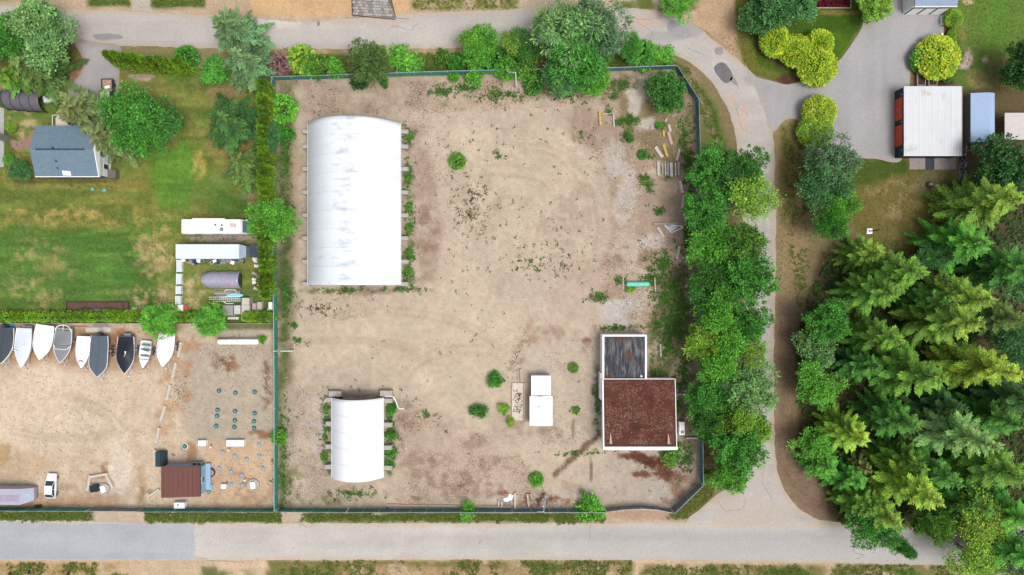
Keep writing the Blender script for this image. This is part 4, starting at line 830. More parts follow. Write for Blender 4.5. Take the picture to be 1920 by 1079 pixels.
# ------------------------------------------------------------------ fences
def fence(path, label, h=2.1, mat=FENCEG, bay=3.0, name='mesh_fence', cat='fence', lean=0.0):
    P = [W(*p) for p in path]; t = thing(name, label, cat, P[0]); b = MB(); b.tube((0,0,0), (0,0,h+0.12), 0.045, 0.045, 7); b.dome(0,0,0.055,h+0.12,0.05,7,2); post = b.mesh('post', True); post.materials.append(GALV)
    link('post', post, None, t)
    for a, c in zip(P[:-1], P[1:]):
        d = c-a; n = max(1, round(d.length/bay)); L = d.length/n; ang = math.atan2(d.y, d.x)
        pm = MB()
        V = []; F = []; m = 6
        for i in range(m+1):
            x = 0.05+(L-0.1)*i/m
            for k in range(5):
                z = 0.04+(h-0.08)*k/4; y = 0.025*math.sin(i*1.7+k*1.1)*math.sin(math.pi*k/4)
                V.append((x, y+0.012, z)); V.append((x, y-0.012, z))
        idx = lambda i, k, s_: (i*5+k)*2+s_
        for i in range(m):
            for k in range(4):
                F.append((idx(i,k,0), idx(i,k+1,0), idx(i+1,k+1,0), idx(i+1,k,0))); F.append((idx(i,k,1), idx(i+1,k,1), idx(i+1,k+1,1), idx(i,k+1,1)))
            F.append((idx(i,4,0), idx(i,4,1), idx(i+1,4,1), idx(i+1,4,0)))
        pme = pm.add(V, F).mesh('screen_panel', True); pme.materials.append(mat)
        rb = MB(); rb.tube((0,0,h), (L,0,h), 0.032, 0.032, 6, False); rm = rb.mesh('top_rail', True); rm.materials.append(GALV)
        for i in range(n):
            o = a + d*(i/n) - P[0]
            link('screen_panel', pme, None, t, o, ang); link('top_rail', rm, None, t, o, ang); link('post', post, None, t, o + d/n)
    return t
fence([(516.5,151),(654,147),(841,140.5),(1000,137)], 'green mesh fence along the north side, from the corner to the light pole', mat=FENCEG)
fence([(1002,137),(1138,134.5),(1263,130)], 'blue-grey mesh fence along the north side under the tall pale trees', mat=FENCEB)
fence([(1264.5,130.5),(1304.5,192),(1307.5,300),(1310,430),(1311,600),(1311.5,800),(1313,903)], 'bent blue-grey mesh fence along the east side behind the tree row', mat=FENCEB)
fence([(1312,905),(1260,956)], 'short diagonal grey chain-link fence at the southeast corner', mat=FENCEL)
fence([(1258,956),(1228,950),(1200,948),(1165,950),(1135,954)], 'bowed grey chain-link fence west of the southeast corner', mat=FENCEL, h=1.9)
fence([(1133,954),(960,954),(800,954),(655,954)], 'blue-grey mesh fence along the bottom road south of the yard', mat=FENCEB)
fence([(653,954),(525,953)], 'green mesh fence with torn bays below the small shelter', mat=FENCEG)
fence([(516.2,153),(518,400)], 'green mesh fence beside the cedar row, west side of the yard', mat=FENCEB)
fence([(518,402),(520.5,604),(521.5,700),(521.5,952)], 'green mesh fence between the boat lot and the sandy yard', mat=FENCEG)
fence([(519,953.5),(400,953),(270,953)], 'green mesh fence along the bottom road right of the gate', mat=FENCEG)
fence([(173,952),(60,951.5),(-30,951)], 'green mesh fence along the bottom road left of the gate', mat=FENCEG)
fence([(174.5,952.3),(221,952.6),(268.5,953)], 'grey chain-link gate across the boat lot entrance', mat=FENCEL, bay=4.4, name='chain_link_gate', cat='gate', h=1.9)
fence([(515,606),(440,606.5),(340,606.5),(200,606),(100,606),(-20,606)], 'low grey wire fence behind the boats along the hedge', h=1.1, mat=FENCEL, name='wire_fence')

# ------------------------------------------------------------------ fabric shelters
def fabric_mat():
    m = pmat('white_fabric', (0.54,0.565,0.59), 0.6, 0.05, 0.35); n, l = m.node_tree.nodes, m.node_tree.links; b = n['Principled BSDF']
    tc = n.new('ShaderNodeTexCoord'); sx = n.new('ShaderNodeSeparateXYZ'); l.new(tc.outputs['Object'], sx.inputs[0])
    mp = n.new('ShaderNodeMapping'); mp.inputs['Scale'].default_value = (0.35,0.9,0.3); l.new(tc.outputs['Object'], mp.inputs[0])
    nz = n.new('ShaderNodeTexNoise'); nz.inputs['Scale'].default_value = 1.0; nz.inputs['Detail'].default_value = 9; nz.inputs['Roughness'].default_value = 0.72; l.new(mp.outputs[0], nz.inputs['Vector'])
    ab = n.new('ShaderNodeMath'); ab.operation = 'ABSOLUTE'; l.new(sx.outputs[0], ab.inputs[0])
    mr = n.new('ShaderNodeMapRange'); mr.inputs[1].default_value = 0.2; mr.inputs[2].default_value = 4.2; mr.inputs[3].default_value = 0.13; mr.inputs[4].default_value = -0.05; l.new(ab.outputs[0], mr.inputs[0])
    ad = n.new('ShaderNodeMath'); l.new(nz.outputs['Fac'], ad.inputs[0]); l.new(mr.outputs[0], ad.inputs[1])
    rp = n.new('ShaderNodeValToRGB'); l.new(ad.outputs[0], rp.inputs[0]); rp.color_ramp.elements[0].position = 0.56; rp.color_ramp.elements[1].position = 0.82
    mx = n.new('ShaderNodeMix'); mx.data_type = 'RGBA'; l.new(rp.outputs[0], mx.inputs['Factor']); mx.inputs[7].default_value = (0.27,0.30,0.32,1)
    l.new(b.inputs['Base Color'].links[0].from_socket, mx.inputs[6]); l.new(mx.outputs[2], b.inputs['Base Color']); return m
FABRIC = fabric_mat(); FABRIC2 = pmat('clean_white_fabric', (0.60,0.61,0.62), 0.55, 0.03, 0.4, dirt=(0.55,0.58,0.6), dirt_amt=0.05, dirt_scale=0.9)
def shelter(name, x0, x1, y0, y1, zb, rise, ribs, label, mat):
    a = W(x0, y1, zb); c = W(x1, y0, zb); cx, cy = (a.x+c.x)/2, (a.y+c.y)/2; hw, hl = (c.x-a.x)/2, abs(c.y-a.y)/2
    t = thing(name, label, 'shelter', (cx, cy, 0)); NT = 26
    def prof(k, inset=0.0):
        out = []
        for i in range(NT+1):
            u = -math.cos(math.pi*i/NT); out.append(((hw-inset)*u, zb+(rise-inset)*(1-abs(u)**2.3)*(1-k)))
        return out
    ny = ribs*4; rings = []
    for j in range(ny+1):
        y = -hl + 2*hl*j/ny; sag = 0.022*math.sin(math.pi*(j % 4)/4)**2
        o = prof(sag); i_ = prof(sag, 0.04); rings.append([(x, y, z) for x, z in o] + [(x, y, z) for x, z in reversed(i_)])
    MB().loft(rings).build('fabric_cover', mat, t, True)
    for j in range(ribs+1):
        y = -hl+0.06 + (2*hl-0.12)*j/ribs; b = MB(); b.path([(x*0.985, y, z*0.985) for x, z in prof(0, 0.12)][::2], 0.06, 5); b.path([(x*0.93, y, zb+(z-zb)*0.93) for x, z in prof(0, 0.12)][::2], 0.05, 5); b.build('arch_rib', GALV, t, True)
    for j in range(1, ribs):
        y = -hl + 2*hl*j/ribs; MB().path([(x, y, z+0.02) for x, z in prof(0)][::1], 0.02, 5).build('weld_seam', pmat('fabric_seam', (0.54,0.56,0.58), 0.6, 0.1), t, True)
    for sx_ in (-1, 1):
        b = MB(); b.box(sx_*hw-0.09, sx_*hw+0.09, -hl, hl, zb-0.10, zb+0.06); b.build('base_rail', GALV, t)
    return t, hw, hl, cx, cy
big, bhw, bhl, bcx, bcy = shelter('fabric_shelter', 577, 751.5, 232, 535, 1.25, 5.4, 9, 'large white arched fabric shelter with grey streaks along its ridge', FABRIC)
sml, shw, shl, scx, scy = shelter('fabric_shelter', 622, 719, 746, 896, 1.25, 2.9, 5, 'small clean white arched fabric shelter with its north end open', FABRIC2)
def block(loc, lx, ly, h, label, group, rot=0, name='concrete_block'):
    t = thing(name, label, 'concrete block', loc, rot, group); b = MB(); b.cbox(-lx/2, lx/2, -ly/2, ly/2, 0, h*0.5-0.02, 0.05); b.build('lower_block', CONC, t)
    b = MB(); b.cbox(-lx/2+0.02, lx/2-0.02, -ly/2+0.01, ly/2-0.01, h*0.5-0.02, h, 0.05); b.disc(0,0,0.13,h,h+0.05,8) if False else None; u = b.build('upper_block', CONC, t)
    b = MB(); b.torus((0,0,h), 0.09, 0.02, 10, 5, 'X'); b.build('lifting_loop', GALV, u)
    return t
ys = [247,275,317,361,404,447,491,533]
for i, y in enumerate(ys):
    p = W(757.5, y, 1.1); block((p.x,p.y,0), 1.5, 0.72, 1.15, 'stacked concrete block on the big shelter east side, %s from the north' % ORD[i], 'blocks holding the big shelter', rng.uniform(-.03,.03))
    p = W(574, y, 1.1); block((p.x,p.y,0), 1.5, 0.72, 1.15, 'stacked concrete block on the big shelter west side, %s from the north' % ORD[i], 'blocks holding the big shelter', rng.uniform(-.03,.03))
for i, y in enumerate((752,797,840,878)):
    p = W(726, y, 1.1); block((p.x,p.y,0), 1.7, 0.8, 1.15, 'stacked concrete block on the small shelter east side, %s from the north' % ORD[i], 'blocks holding the small shelter', rng.uniform(-.05,.05))
    p = W(619-i*0.8, y-2, 1.1); block((p.x,p.y,0), 1.5, 0.8, 1.15, 'stacked concrete block on the small shelter west side, %s from the north' % ORD[i], 'blocks holding the small shelter', rng.uniform(-.05,.05))
for x, y, lb in ((628,739,'concrete block pair at the open end of the small shelter, west jamb'),(724,738,'concrete block pair at the open end of the small shelter, east jamb')):
    p = W(x, y, 1.1); block((p.x,p.y,0), 2.2, 1.0, 1.15, lb, 'blocks at the shelter mouth')
p = W(711, 899, 0.6); block((p.x,p.y,0), 0.7, 0.7, 0.6, 'single concrete block at the small shelter southeast corner', 'blocks holding the small shelter')
t = thing('rusty_door_frame', 'rusty steel frame standing inside the open mouth of the small shelter', 'frame', W(641,742)); b = MB(); b.box(-0.12,0.12,-0.6,0.6,0,0.9); b.box(-0.05,0.4,-0.7,-0.6,0,0.9); b.build('frame', pmat('rust', alb(112,70,52), 0.9, 0.3), t)
pipe = MB(); q = [W(x,y,0.5)-W(722,748) for x,y in ((722,744),(737,744),(742,754),(745,765),(750,768),(757,767))]
t = thing('bent_pipe', 'bent white pipe lying off the small shelter east jamb', 'pipe', W(722,748)); MB().path([(v.x,v.y,0.12+0.4*(i<2)) for i, v in enumerate(q)], 0.1, 6).build('pipe', WHITE, t)
t = thing('bent_pipe', 'bent white pipe lying off the small shelter west jamb', 'pipe', W(620,748)); MB().path([(0.2,0.2,0.12),(-0.6,0.25,0.12),(-0.9,-0.2,0.12),(-1.0,-0.6,0.12)], 0.1, 6).build('pipe', WHITE, t)

# ------------------------------------------------------------------ buildings
def box_px(px0, px1, py0, py1, z):
    a = W(px0, py1, z); c = W(px1, py0, z); return a.x, c.x, a.y, c.y          # x0,x1,y0,y1
# rusty-roofed building with flat annex
x0,x1,y0,y1 = box_px(1132,1266,712,836,3.6); rb = thing('workshop_building', 'white building with rust-brown flat roof and dark-roofed annex in the yard', 'building', ((x0+x1)/2,(y0+y1)/2,0))
ox, oy = rb.location.x, rb.location.y; L = lambda x, y: (x-ox, y-oy)
a0,a1,b0,b1 = x0-ox, x1-ox, y0-oy, y1-oy; zN, zS = 3.3, 4.4
WWALL = pmat('white_stucco', (0.66,0.67,0.67), 0.8, 0.06, 0.8, dirt=(0.5,0.48,0.45), dirt_amt=0.2)
b = MB(); b.prism([(a0+.1,b0+.3),(a1-.1,b0+.3),(a1-.1,b1-.1),(a0+.1,b1-.1)], 0, [zS-.35,zS-.35,zN-.3,zN-.3]); b.build('wall', WWALL, rb)
RUST = pmat('rusty_moss_roof', alb(104,58,44), 0.95, 0.3, 0.7, 0.5, 5, dirt=alb(74,42,34), dirt_amt=0.6, dirt_scale=0.5)
rf = MB().prism([(a0,b0),(a1,b0),(a1,b1),(a0,b1)], zN-.4, [zS,zS,zN,zN]); rf.v[0:4] = [(v[0],v[1],(zS if i<2 else zN)-.25) for i, v in enumerate(rf.v[0:4])]; roof = rf.build('roof', RUST, rb)
b = MB(); e = 0.22
b.box(a0-e,a1+e,b0-.5,b0,zS-.32,zS+.06); tr_ = b.build('south_fascia', WHITE, roof)
for sx_, nm in ((a0-e,'west_fascia'),(a1,'east_fascia')):
    w_ = e if sx_ < 0 else 0.12
    MB().prism([(sx_,b0-.497),(sx_+w_,b0-.497),(sx_+w_,b1),(sx_,b1)], zN-.3, [zS+.05,zS+.05,zN+.05,zN+.05]).build(nm, WHITE, roof)
MB().box(a0,a1,b1,b1+.1,zN-.3,zN+.05).build('north_fascia', WHITE, roof)
V=[];F=[]
for i in range(5200):
    x = rng.uniform(a0+.2,a1-.2); y = b1-.2-(b1-b0-.6)*rng.random()**0.85
    if float(fbm(np.array([x*10]),np.array([y*10]),14,4,6)[0]) < .34+.16*rng.random(): continue
    z = zN+(zS-zN)*(b1-y)/(b1-b0)+0.012+rng.random()*0.01; s_ = rng.uniform(.015,.065); an = rng.random()*3; c_, k_ = math.cos(an)*s_, math.sin(an)*s_; r_ = rng.uniform(.4,1); o=len(V)
    V += [(x+c_,y+k_,z),(x-k_*r_,y+c_*r_,z+.02),(x-c_,y-k_,z),(x+k_*r_,y-c_*r_,z+.015)]; F.append((o,o+1,o+2,o+3))
tag(MB().add(V,F).build('roof_flakes', pmat('pale_flakes', alb(206,172,150), 0.9, 0.4, 4), roof), kind='stuff')
for fx in (a0+1.05, a1-1.35):
    b = MB(); b.prism([(fx-.22,b0+.55),(fx+.22,b0+.55),(fx+.05,b0+2.2),(fx-.05,b0+2.2)], zN, [zS+.42,zS+.42,zS-.05,zS-.05]); fi = b.build('roof_fin', pmat('flashing', alb(214,190,166), 0.7, 0.25), roof)
    MB().box(fx-.16,fx+.16,b0+.5,b0+.548,zS+.05,zS+.35).build('vent_grille', DARKM, fi)
q0,q1,q2,q3 = box_px(1142,1257,833,843,2.9); MB().prism([(q0-ox,q2-oy-.15),(q1-ox,q2-oy-.15),(q1-ox,b0+.35),(q0-ox,b0+.35)], 2.6, [2.85,2.85,3.1,3.1]).build('canopy', pmat('pale_blue_white_canopy', (0.60,0.66,0.66), 0.5, 0.04), rb)
q0,q1,q2,q3 = box_px(1126,1134,700,750,2.7); MB().box(q0-ox,q1-ox+.4,q2-oy,q3-oy,0,2.75).build('side_bay', WWALL, rb)
n0,n1,n2,n3 = box_px(1129.5,1212.5,628,712,3.1); n0-=ox; n1-=ox; n2-=oy; n3-=oy
MB().box(n0,n1,b1+.1,n3,0,2.85).build('annex_wall', WWALL, rb)
an = MB().box(n0+.3,n1-.3,b1+.12,n3-.3,2.8,2.93).build('annex_roof', pmat('dark_tarred_roof', alb(62,62,72), 0.8, 0.35, 0.9, 0.2, 5, dirt=alb(158,154,148), dirt_amt=0.55, dirt_scale=0.7, stretch=(3.0,0.45,1)), rb)
for nm, bx in (('north_parapet',(n0,n1,n3-.3,n3,2.85,3.2)),('west_parapet',(n0,n0+.3,b1+.1,n3-.3,2.85,3.195)),('east_parapet',(n1-.3,n1,b1+.1,n3-.3,2.85,3.195))): MB().box(*bx).build(nm, WHITE, an)
for k in range(5):
    xx = n0+.3+(n1-n0-.6)*(k+1)/6; MB().box(xx-.03,xx+.03,b1+.12,n3-.3,2.93,2.96).build('roof_seam', pmat('seam_felt', alb(110,108,112), 0.8, 0.3), an)
MB().disc(n1-.9,b1+.5,.17,2.93,3.15,12).build('roof_vent', WHITE, an)
V=[];F=[]
for i in range(420):
    if i < 170: x, y = n0+2.0+rng.random()*2.6, n3-.35-rng.random()**2*.7
    elif i < 300: x, y = n0+.4+rng.random()*1.6, b1+.15+rng.random()**2*.9
    else: x, y = n0+4.6+rng.gauss(0,.3), n3-3.4+rng.gauss(0,.3)
    s_ = rng.uniform(.04,.10); a_ = rng.random()*3; c_, k_ = math.cos(a_)*s_, math.sin(a_)*s_; o=len(V); z=2.94+rng.random()*.03; V += [(x+c_,y+k_,z),(x-k_,y+c_,z+.02),(x-c_,y-k_,z),(x+k_,y-c_,z+.01)]; F.append((o,o+1,o+2,o+3))
tag(MB().add(V,F).build('leaf_litter', pmat('dead_leaves', alb(118,78,56), 0.9, 0.4, 4), an), kind='stuff')
# things at its east side
t = thing('utility_box', 'white box with black side panel against the rusty-roofed building', 'box', W(1276,800,0)); MB().cbox(-.5,.45,-1.3,1.0,0,1.1,.04).build('body', WHITE, t); MB().box(.45,.6,-.9,.8,.1,1.0).build('side_panel', DARKM, t); MB().box(-.2,.3,-1.0,-.5,1.1,1.14).build('hatch', GREY, t)
for i, (y, lb) in enumerate(((739,'low concrete wall stub east of the rusty roof, northern one'),(821,'low concrete wall stub east of the rusty roof, southern one'))):
    block(W(1280 if i == 0 else 1298, y), 2.4, .3, .45, lb, 'wall stubs beside the building', name='concrete_stub')
# white trailer shed
x0,x1,y0,y1 = box_px(993,1036,743.5,799,2.6); t = thing('trailer_shed', 'white metal trailer shed of two joined parts standing in the sand', 'shed', ((x0+x1)/2,(y0+y1)/2,0)); ox,oy=t.location.x,t.location.y; a0,a1,b0,b1=x0-ox,x1-ox,y0-oy,y1-oy
MB().box(a0+.1,a1-.1,b0+.1,b1-.1,.3,2.35).build('wall', WSTEEL, t)
rfm = MB()
for k in range(2):
    xa, xb = ((a0,0),(0,a1))[k]; za, zb_ = ((2.4,2.75),(2.75,2.4))[k]; MB().add([(xa,b0,za),(xb,b0,zb_),(xb,b1,zb_),(xa,b1,za),(xa,b0,za-.06),(xb,b0,zb_-.06),(xb,b1,zb_-.06),(xa,b1,za-.06)],[(0,1,2,3),(7,6,5,4),(0,4,5,1),(2,6,7,3),(1,5,6,2),(3,7,4,0)]).build('roof_panel', WSTEEL, t)
c0,c1,c2,c3 = box_px(996,1033,705,743,2.2); MB().box(c0-ox+.05,c1-ox-.05,b1-.1,c3-oy-.05,.3,2.05).build('front_wall', WSTEEL, t)
fr = MB().box(c0-ox,c1-ox,b1+.003,c3-oy,2.05,2.2).build('front_roof', WSTEEL, t)
for k in range(4): xx = (c0-ox)+(c1-c0)*(k+1)/5; MB().box(xx-.025,xx+.025,b1+.003,c3-oy,2.2,2.235).build('roof_seam', WSTEEL, fr)
MB().disc(-.4,.8,.09,2.55,2.85,8).build('roof_vent', DARKM, t)
for sx_ in (-1,1):
    for yy in (-1.2,0.2): MB().tube((sx_*1.25,yy,.33),(sx_*1.55,yy,.33),.33,.33,14).build('wheel', RUBBER, t)
# paint-flaked slab and timber beside it
t = thing('concrete_slab', 'pale flaking slab with dark peeling marks beside the white trailer shed', 'slab', W(970,753)); MB().cbox(-1.0,1.0,-3.3,3.3,0,.28,.04).build('slab', pmat('whitewashed_slab', alb(236,224,206), .9, .1, 1.2, dirt=alb(190,164,140), dirt_amt=.5, dirt_scale=1.0), t); MB().box(1.05,1.35,-2.4,3.3,0,.34).build('edge_beam', TIMBER, t)
V=[];F=[]
for i in range(60):
    x=rng.gauss(.1,.38); y=rng.uniform(-1.9,2.1); s_=rng.uniform(.1,.3); a_=rng.random()*3; c_,k_=math.cos(a_)*s_,math.sin(a_)*s_; o=len(V); V+=[(x+c_,y+k_,.285),(x-k_*.4,y+c_*.4,.30),(x-c_,y-k_,.285),(x+k_*.4,y-c_*.4,.295)]; F.append((o,o+1,o+2,o+3))
tag(MB().add(V,F).build('peeling_flakes', pmat('peeling_marks', alb(74,48,40), 0.9, 0.3), t), kind='stuff')
t = thing('timber_beam', 'short weathered timber beam north of the flaking slab', 'timber', W(977,704), math.radians(4)); MB().cbox(-.22,.22,-1.2,1.2,0,.35,.04).build('beam', TIMBER, t); MB().box(-.62,-.34,-1.1,1.0,0,.2).build('side_beam', TIMBER, t)

# blue-grey roofed house, upper left
ze, zr = 4.4, 5.8
A=W(66,236,ze); B=W(185,331,ze); hx0,hx1,hy0,hy1=A.x,B.x,B.y,A.y; h = thing('house', 'house with blue-grey shingle gable roof and white east wall', 'house', ((hx0+hx1)/2,(hy0+hy1)/2,0)); ox,oy=h.location.x,h.location.y
hx0-=ox;hx1-=ox;hy0-=oy;hy1-=oy; ry=(hy0+hy1)/2
b=MB(); b.loft([[(x,hy0+.4,0),(x,hy1-.4,0),(x,hy1-.4,ze-.1),(x,ry,zr-.2),(x,hy0+.4,ze-.1)] for x in (hx0+.4,hx1-.5)]); b.build('wall', WWALL, h)
rfm=MB(); rfm.add([(hx0,hy0,ze),(hx1,hy0,ze),(hx1,ry,zr),(hx0,ry,zr),(hx0,hy0,ze-.15),(hx1,hy0,ze-.15),(hx1,ry,zr-.15),(hx0,ry,zr-.15)],[(0,1,2,3),(7,6,5,4),(0,4,5,1),(1,5,6,2),(3,7,4,0)])
rfm.add([(hx0,hy1,ze),(hx0,ry,zr),(hx1,ry,zr),(hx1,hy1,ze),(hx0,hy1,ze-.15),(hx0,ry,zr-.15),(hx1,ry,zr-.15),(hx1,hy1,ze-.15)],[(0,1,2,3),(7,6,5,4),(1,0,4,5),(3,2,6,7),(0,3,7,4)])
roof = rfm.build('roof', SHINGLE, h)
MB().add([(hx0+1,ry-.15,zr-.02),(hx1-1.5,ry-.15,zr-.02),(hx1-1.5,ry,zr+.06),(hx0+1,ry,zr+.06),(hx1-1.5,ry+.15,zr-.02),(hx0+1,ry+.15,zr-.02)],[(0,1,2,3),(3,2,4,5)]).build('ridge_cap', pmat('ridge_cap', alb(70,84,98), 0.9, 0.2), roof)
for x,y,r_ in ((-1.4,ry+.2,.16),(-1.2,ry-1.9,.12),(-1.2,ry-3.0,.1)):
    z=zr-abs(y-ry)/(ry-hy0)*(zr-ze); MB().tube((x,y,z-.1),(x,y,z+.35),r_,r_,8).build('vent_pipe', DARKM, roof)
sk=MB(); sk.add([(-.6,hy0+.15,ze+.1),(.8,hy0+.1,ze+.1),(.8,hy0+.8,ze+.36),(-.6,hy0+.9,ze+.38)],[(0,1,2,3)]).add([(-.6,hy0+.15,ze+.02),(.8,hy0+.1,ze+.02),(.8,hy0+.8,ze+.2),(-.6,hy0+.9,ze+.2)],[(3,2,1,0)]); sk.build('white_patch', WHITE, roof)
MB().box(hx0,hx1,hy0-.12,hy0-.003,ze-.2,ze+.02).build('gutter', WHITE, roof)
MB().prism([(hx1+.003,hy0-.1),(hx1+.12,hy0-.1),(hx1+.12,ry),(hx1+.003,ry)], ze-.25, [ze+.03,ze+.03,zr+.04,zr+.04]).build('barge_board', WHITE, roof); MB().prism([(hx1+.003,ry),(hx1+.12,ry),(hx1+.12,hy1+.1),(hx1+.003,hy1+.1)], ze-.25, [zr+.04,zr+.04,ze+.03,ze+.03]).build('barge_board', WHITE, roof)
MB().box(hx0+.4,hx1-.5,hy0+.33,hy0+.398,0,ze-.25).build('south_cladding', pmat('slate_cladding', alb(96,110,126), 0.8, 0.15), h)
for (y,z0,z1,w_) in ((ry+1.6,2.0,3.4,.9),(ry-.2,2.1,3.4,.9),(ry-2.2,1.0,2.2,.8)):
    f_=MB().box(hx1-.5,hx1-.44,y-w_/2-.08,y+w_/2+.08,z0-.08,z1+.08).build('window', WHITE, h); MB().box(hx1-.44,hx1-.42,y-w_/2,y+w_/2,z0,z1).build('pane', GLASS, f_)
for k in range(4): MB().box(hx1-.5,hx1-.46,hy0+.45,hy1-.45,.8+k*.9,.84+k*.9).build('siding_course', GREY, h)
MB().box(hx1-.4,hx1+1.0,hy0+.2,hy0+1.6,0,1.2).build('steps', pmat('grey_deck', alb(128,118,112), 0.9, 0.2), h)
dk=MB().box(hx0+2.6,hx0+10,hy1-.39,hy1+1.9,3.0,3.12).build('deck', pmat('pale_deck', alb(232,212,196), 0.9, 0.08, 2), h)
for p in ((hx0+2.7,hy1+1.8),(hx0+6,hy1+1.8),(hx0+9.9,hy1+1.8)): MB().box(p[0]-.08,p[0]+.08,p[1]-.08,p[1]+.08,0,4.0).build('deck_post', GREY, dk)
MB().box(hx0+2.6,hx0+10,hy1+1.86,hy1+1.92,3.9,4.0).box(hx0+2.57,hx0+2.63,hy1-.3,hy1+1.86,3.9,3.995).build('handrail', WHITE, dk)
t=thing('patio_table', 'dark folded patio table on the pale house deck', 'table', (ox+hx0+5.6,oy+hy1+.9,3.12)); MB().disc(0,0,.7,.62,.68,14).build('top', DARKM, t); MB().tube((0,0,0),(0,0,.63),.05).disc(0,0,.3,0,.04,10).build('pedestal', DARKM, t)
# white house at the left edge
x0,x1,y0,y1=box_px(-110,-23,190,308,4.0); t=thing('white_house', 'long white flat-roofed building cut off by the left edge', 'house', ((x0+x1)/2,(y0+y1)/2,0)); ox,oy=t.location.x,t.location.y; MB().box(x0-ox+.2,x1-ox-.2,y0-oy+.2,y1-oy-.2,0,3.8).build('wall', WWALL, t); MB().box(x0-ox,x1-ox,y0-oy,y1-oy,3.8,4.0).build('roof', WSTEEL, t); MB().box(x1-ox-.2,x1-ox+.75,-.7,.3,0,2.6).build('stoop', GREY, t); MB().box(x1-ox-.1,x1-ox-.02,y0-oy,y1-oy,4.0,4.06).build('roof_edge', GREY, t)
# grey arched tent shelter near it
t=thing('tent_shelter', 'dark grey arched tent shelter under the cedar, upper left', 'tent', W(56,190,0), math.radians(-4)); rings=[]
hl=3.3
for j in range(13):
    y=-hl+2*hl*j/12; k=1-.03*(j%3!=0); rings.append([(y, -1.9*math.cos(math.pi*i/12)*k, 2.6*max(0.0,math.sin(math.pi*i/12))**.8*k+.02) for i in range(13)]+[(y, 1.84*math.cos(math.pi*i/12)*k, 2.55*max(0.0,math.sin(math.pi*i/12))**.8*k+.02) for i in range(13)])
MB().loft(rings).build('canopy', pmat('grey_tarp', alb(116,110,118), 0.6, 0.1), t, True)
for j in range(5):
    x=-hl+2*hl*j/4; MB().path([(x,-1.95*math.cos(math.pi*i/10),2.68*max(0.0,math.sin(math.pi*i/10))**.8+.02) for i in range(11)],.05,5).build('hoop', pmat('dark_tarp', alb(82,76,84)), t)
MB().add([(-hl,-1.85,.02),(-hl,1.85,.02),(-hl,1.2,1.9),(-hl,0,2.5),(-hl,-1.2,1.9)],[(0,1,2,3,4)]).build('end_flap', pmat('dark_tarp2', alb(60,54,58)), t)

# orange-doored garage, right
zr=3.0; x0,x1,y0,y1=box_px(1695,1803,162,292,zr); g=thing('garage', 'navy garage with flat white roof and two orange doors', 'garage', ((x0+x1)/2,(y0+y1)/2,0)); ox,oy=g.location.x,g.location.y; x0-=ox;x1-=ox;y0-=oy;y1-=oy
MB().box(x0+.08,x1-.08,y0+.08,y1-.08,0,zr-.12).build('wall', NAVY, g)
rf=MB().box(x0,x1,y0,y1,zr-.12,zr).build('roof', pmat('white_flat_roof', (0.42,0.43,0.44), 0.6, 0.06, 0.5, dirt=(0.28,0.24,0.2), dirt_amt=0.22, dirt_scale=0.35), g)
for k in range(9): xx=x0+(x1-x0)*(k+.5)/9; MB().box(xx-.03,xx+.03,y0+.02,y1-.02,zr,zr+.035).build('roof_seam', WSTEEL, rf)
MB().box(x0-.06,x1+.06,y0-.06,y0-.003,zr-.2,zr+.05).build('roof_trim', WHITE, rf); MB().box(x1+.003,x1+.12,y0,y1,zr-.2,zr+.02).build('gutter', pmat('rusty_gutter', alb(196,170,150),0.7,0.2), rf)
for (ya,yb) in ((185,226),(236,274)):
    d0=W(1690,yb,1.4).y-oy; d1=W(1690,ya,1.4).y-oy; dr=MB().box(x0+.02,x0+.079,d0-.1,d1+.1,0,2.55).build('door', DARKM, g)
    for k in range(5): MB().cbox(x0-.02,x0+.02,d0,d1,.04+k*.49,.04+k*.49+.46,.01).build('door_panel', ORANGE, dr)
    MB().box(x0-.06,x0-.02,(d0+d1)/2-.2,(d0+d1)/2+.2,.9,.96).build('handle', GALV, dr)
for yy in (y1-1.2,(y0+y1)/2,y0+1.0): MB().box(x0-.05,x0+.08,yy-.1,yy+.1,2.1,2.4).build('wall_lamp', LBLUE, g)
for (pa,pb) in (((1705,297),(1735,318)),((1752,293),(1793,318))):
    q0,q1,q2,q3=box_px(pa[0],pb[0],pa[1],pb[1],.1); tag(MB().box(q0,q1,q2,q3,0,.1).build('gravel_pad', pmat('grey_gravel', alb(176,164,160), 0.95, 0.4, 6, 0.6, 10)), kind='structure')
q0,q1,q2,q3=box_px(1735.5,1751.5,296,319,.06); tag(MB().box(q0,q1,q2,q3,0,.06).build('dark_ramp', NAVY), kind='structure')
# top house with garage doors, top right
zr=3.6; x0,x1,y0,y1=box_px(1715,1795,-60,12,zr); t=thing('top_house', 'white house with pale blue shingle roof cut off by the top edge', 'house', ((x0+x1)/2,(y0+y1)/2,0)); ox,oy=t.location.x,t.location.y; x0-=ox;x1-=ox;y0-=oy;y1-=oy
MB().box(x0+.2,x1-2.6,y0+.15,y1-.2,0,zr-.1).build('wall', WWALL, t); rf=MB().prism([(x0,y0),(x1,y0),(x1,y1),(x0,y1)], zr-.1, [zr,zr,zr+1.6,zr+1.6]).build('roof', SHINGLE2, t)
MB().box(x0,x1,y0-.1,y0-.003,zr-.15,zr+.03).build('gutter', WHITE, rf); MB().disc(x0+3.4,y0+1.6,.14,zr,zr+.9,8).build('vent_pipe', GREY, rf)
for k in range(3):
    xa=x0+.3+k*2.15; d=MB().box(xa,xa+1.9,y0+.02,y0+.149,0,2.6).build('garage_door', DARKM, t)
    for m in range(4): MB().box(xa+.12,xa+1.9,y0-.02,y0+.018,.05+m*.62,.05+m*.62+.58).build('door_panel', WHITE, d)
MB().box(x0-.003,x0+.19,y0+.15,y1,0,zr-.12).build('west_wall', WWALL, t)
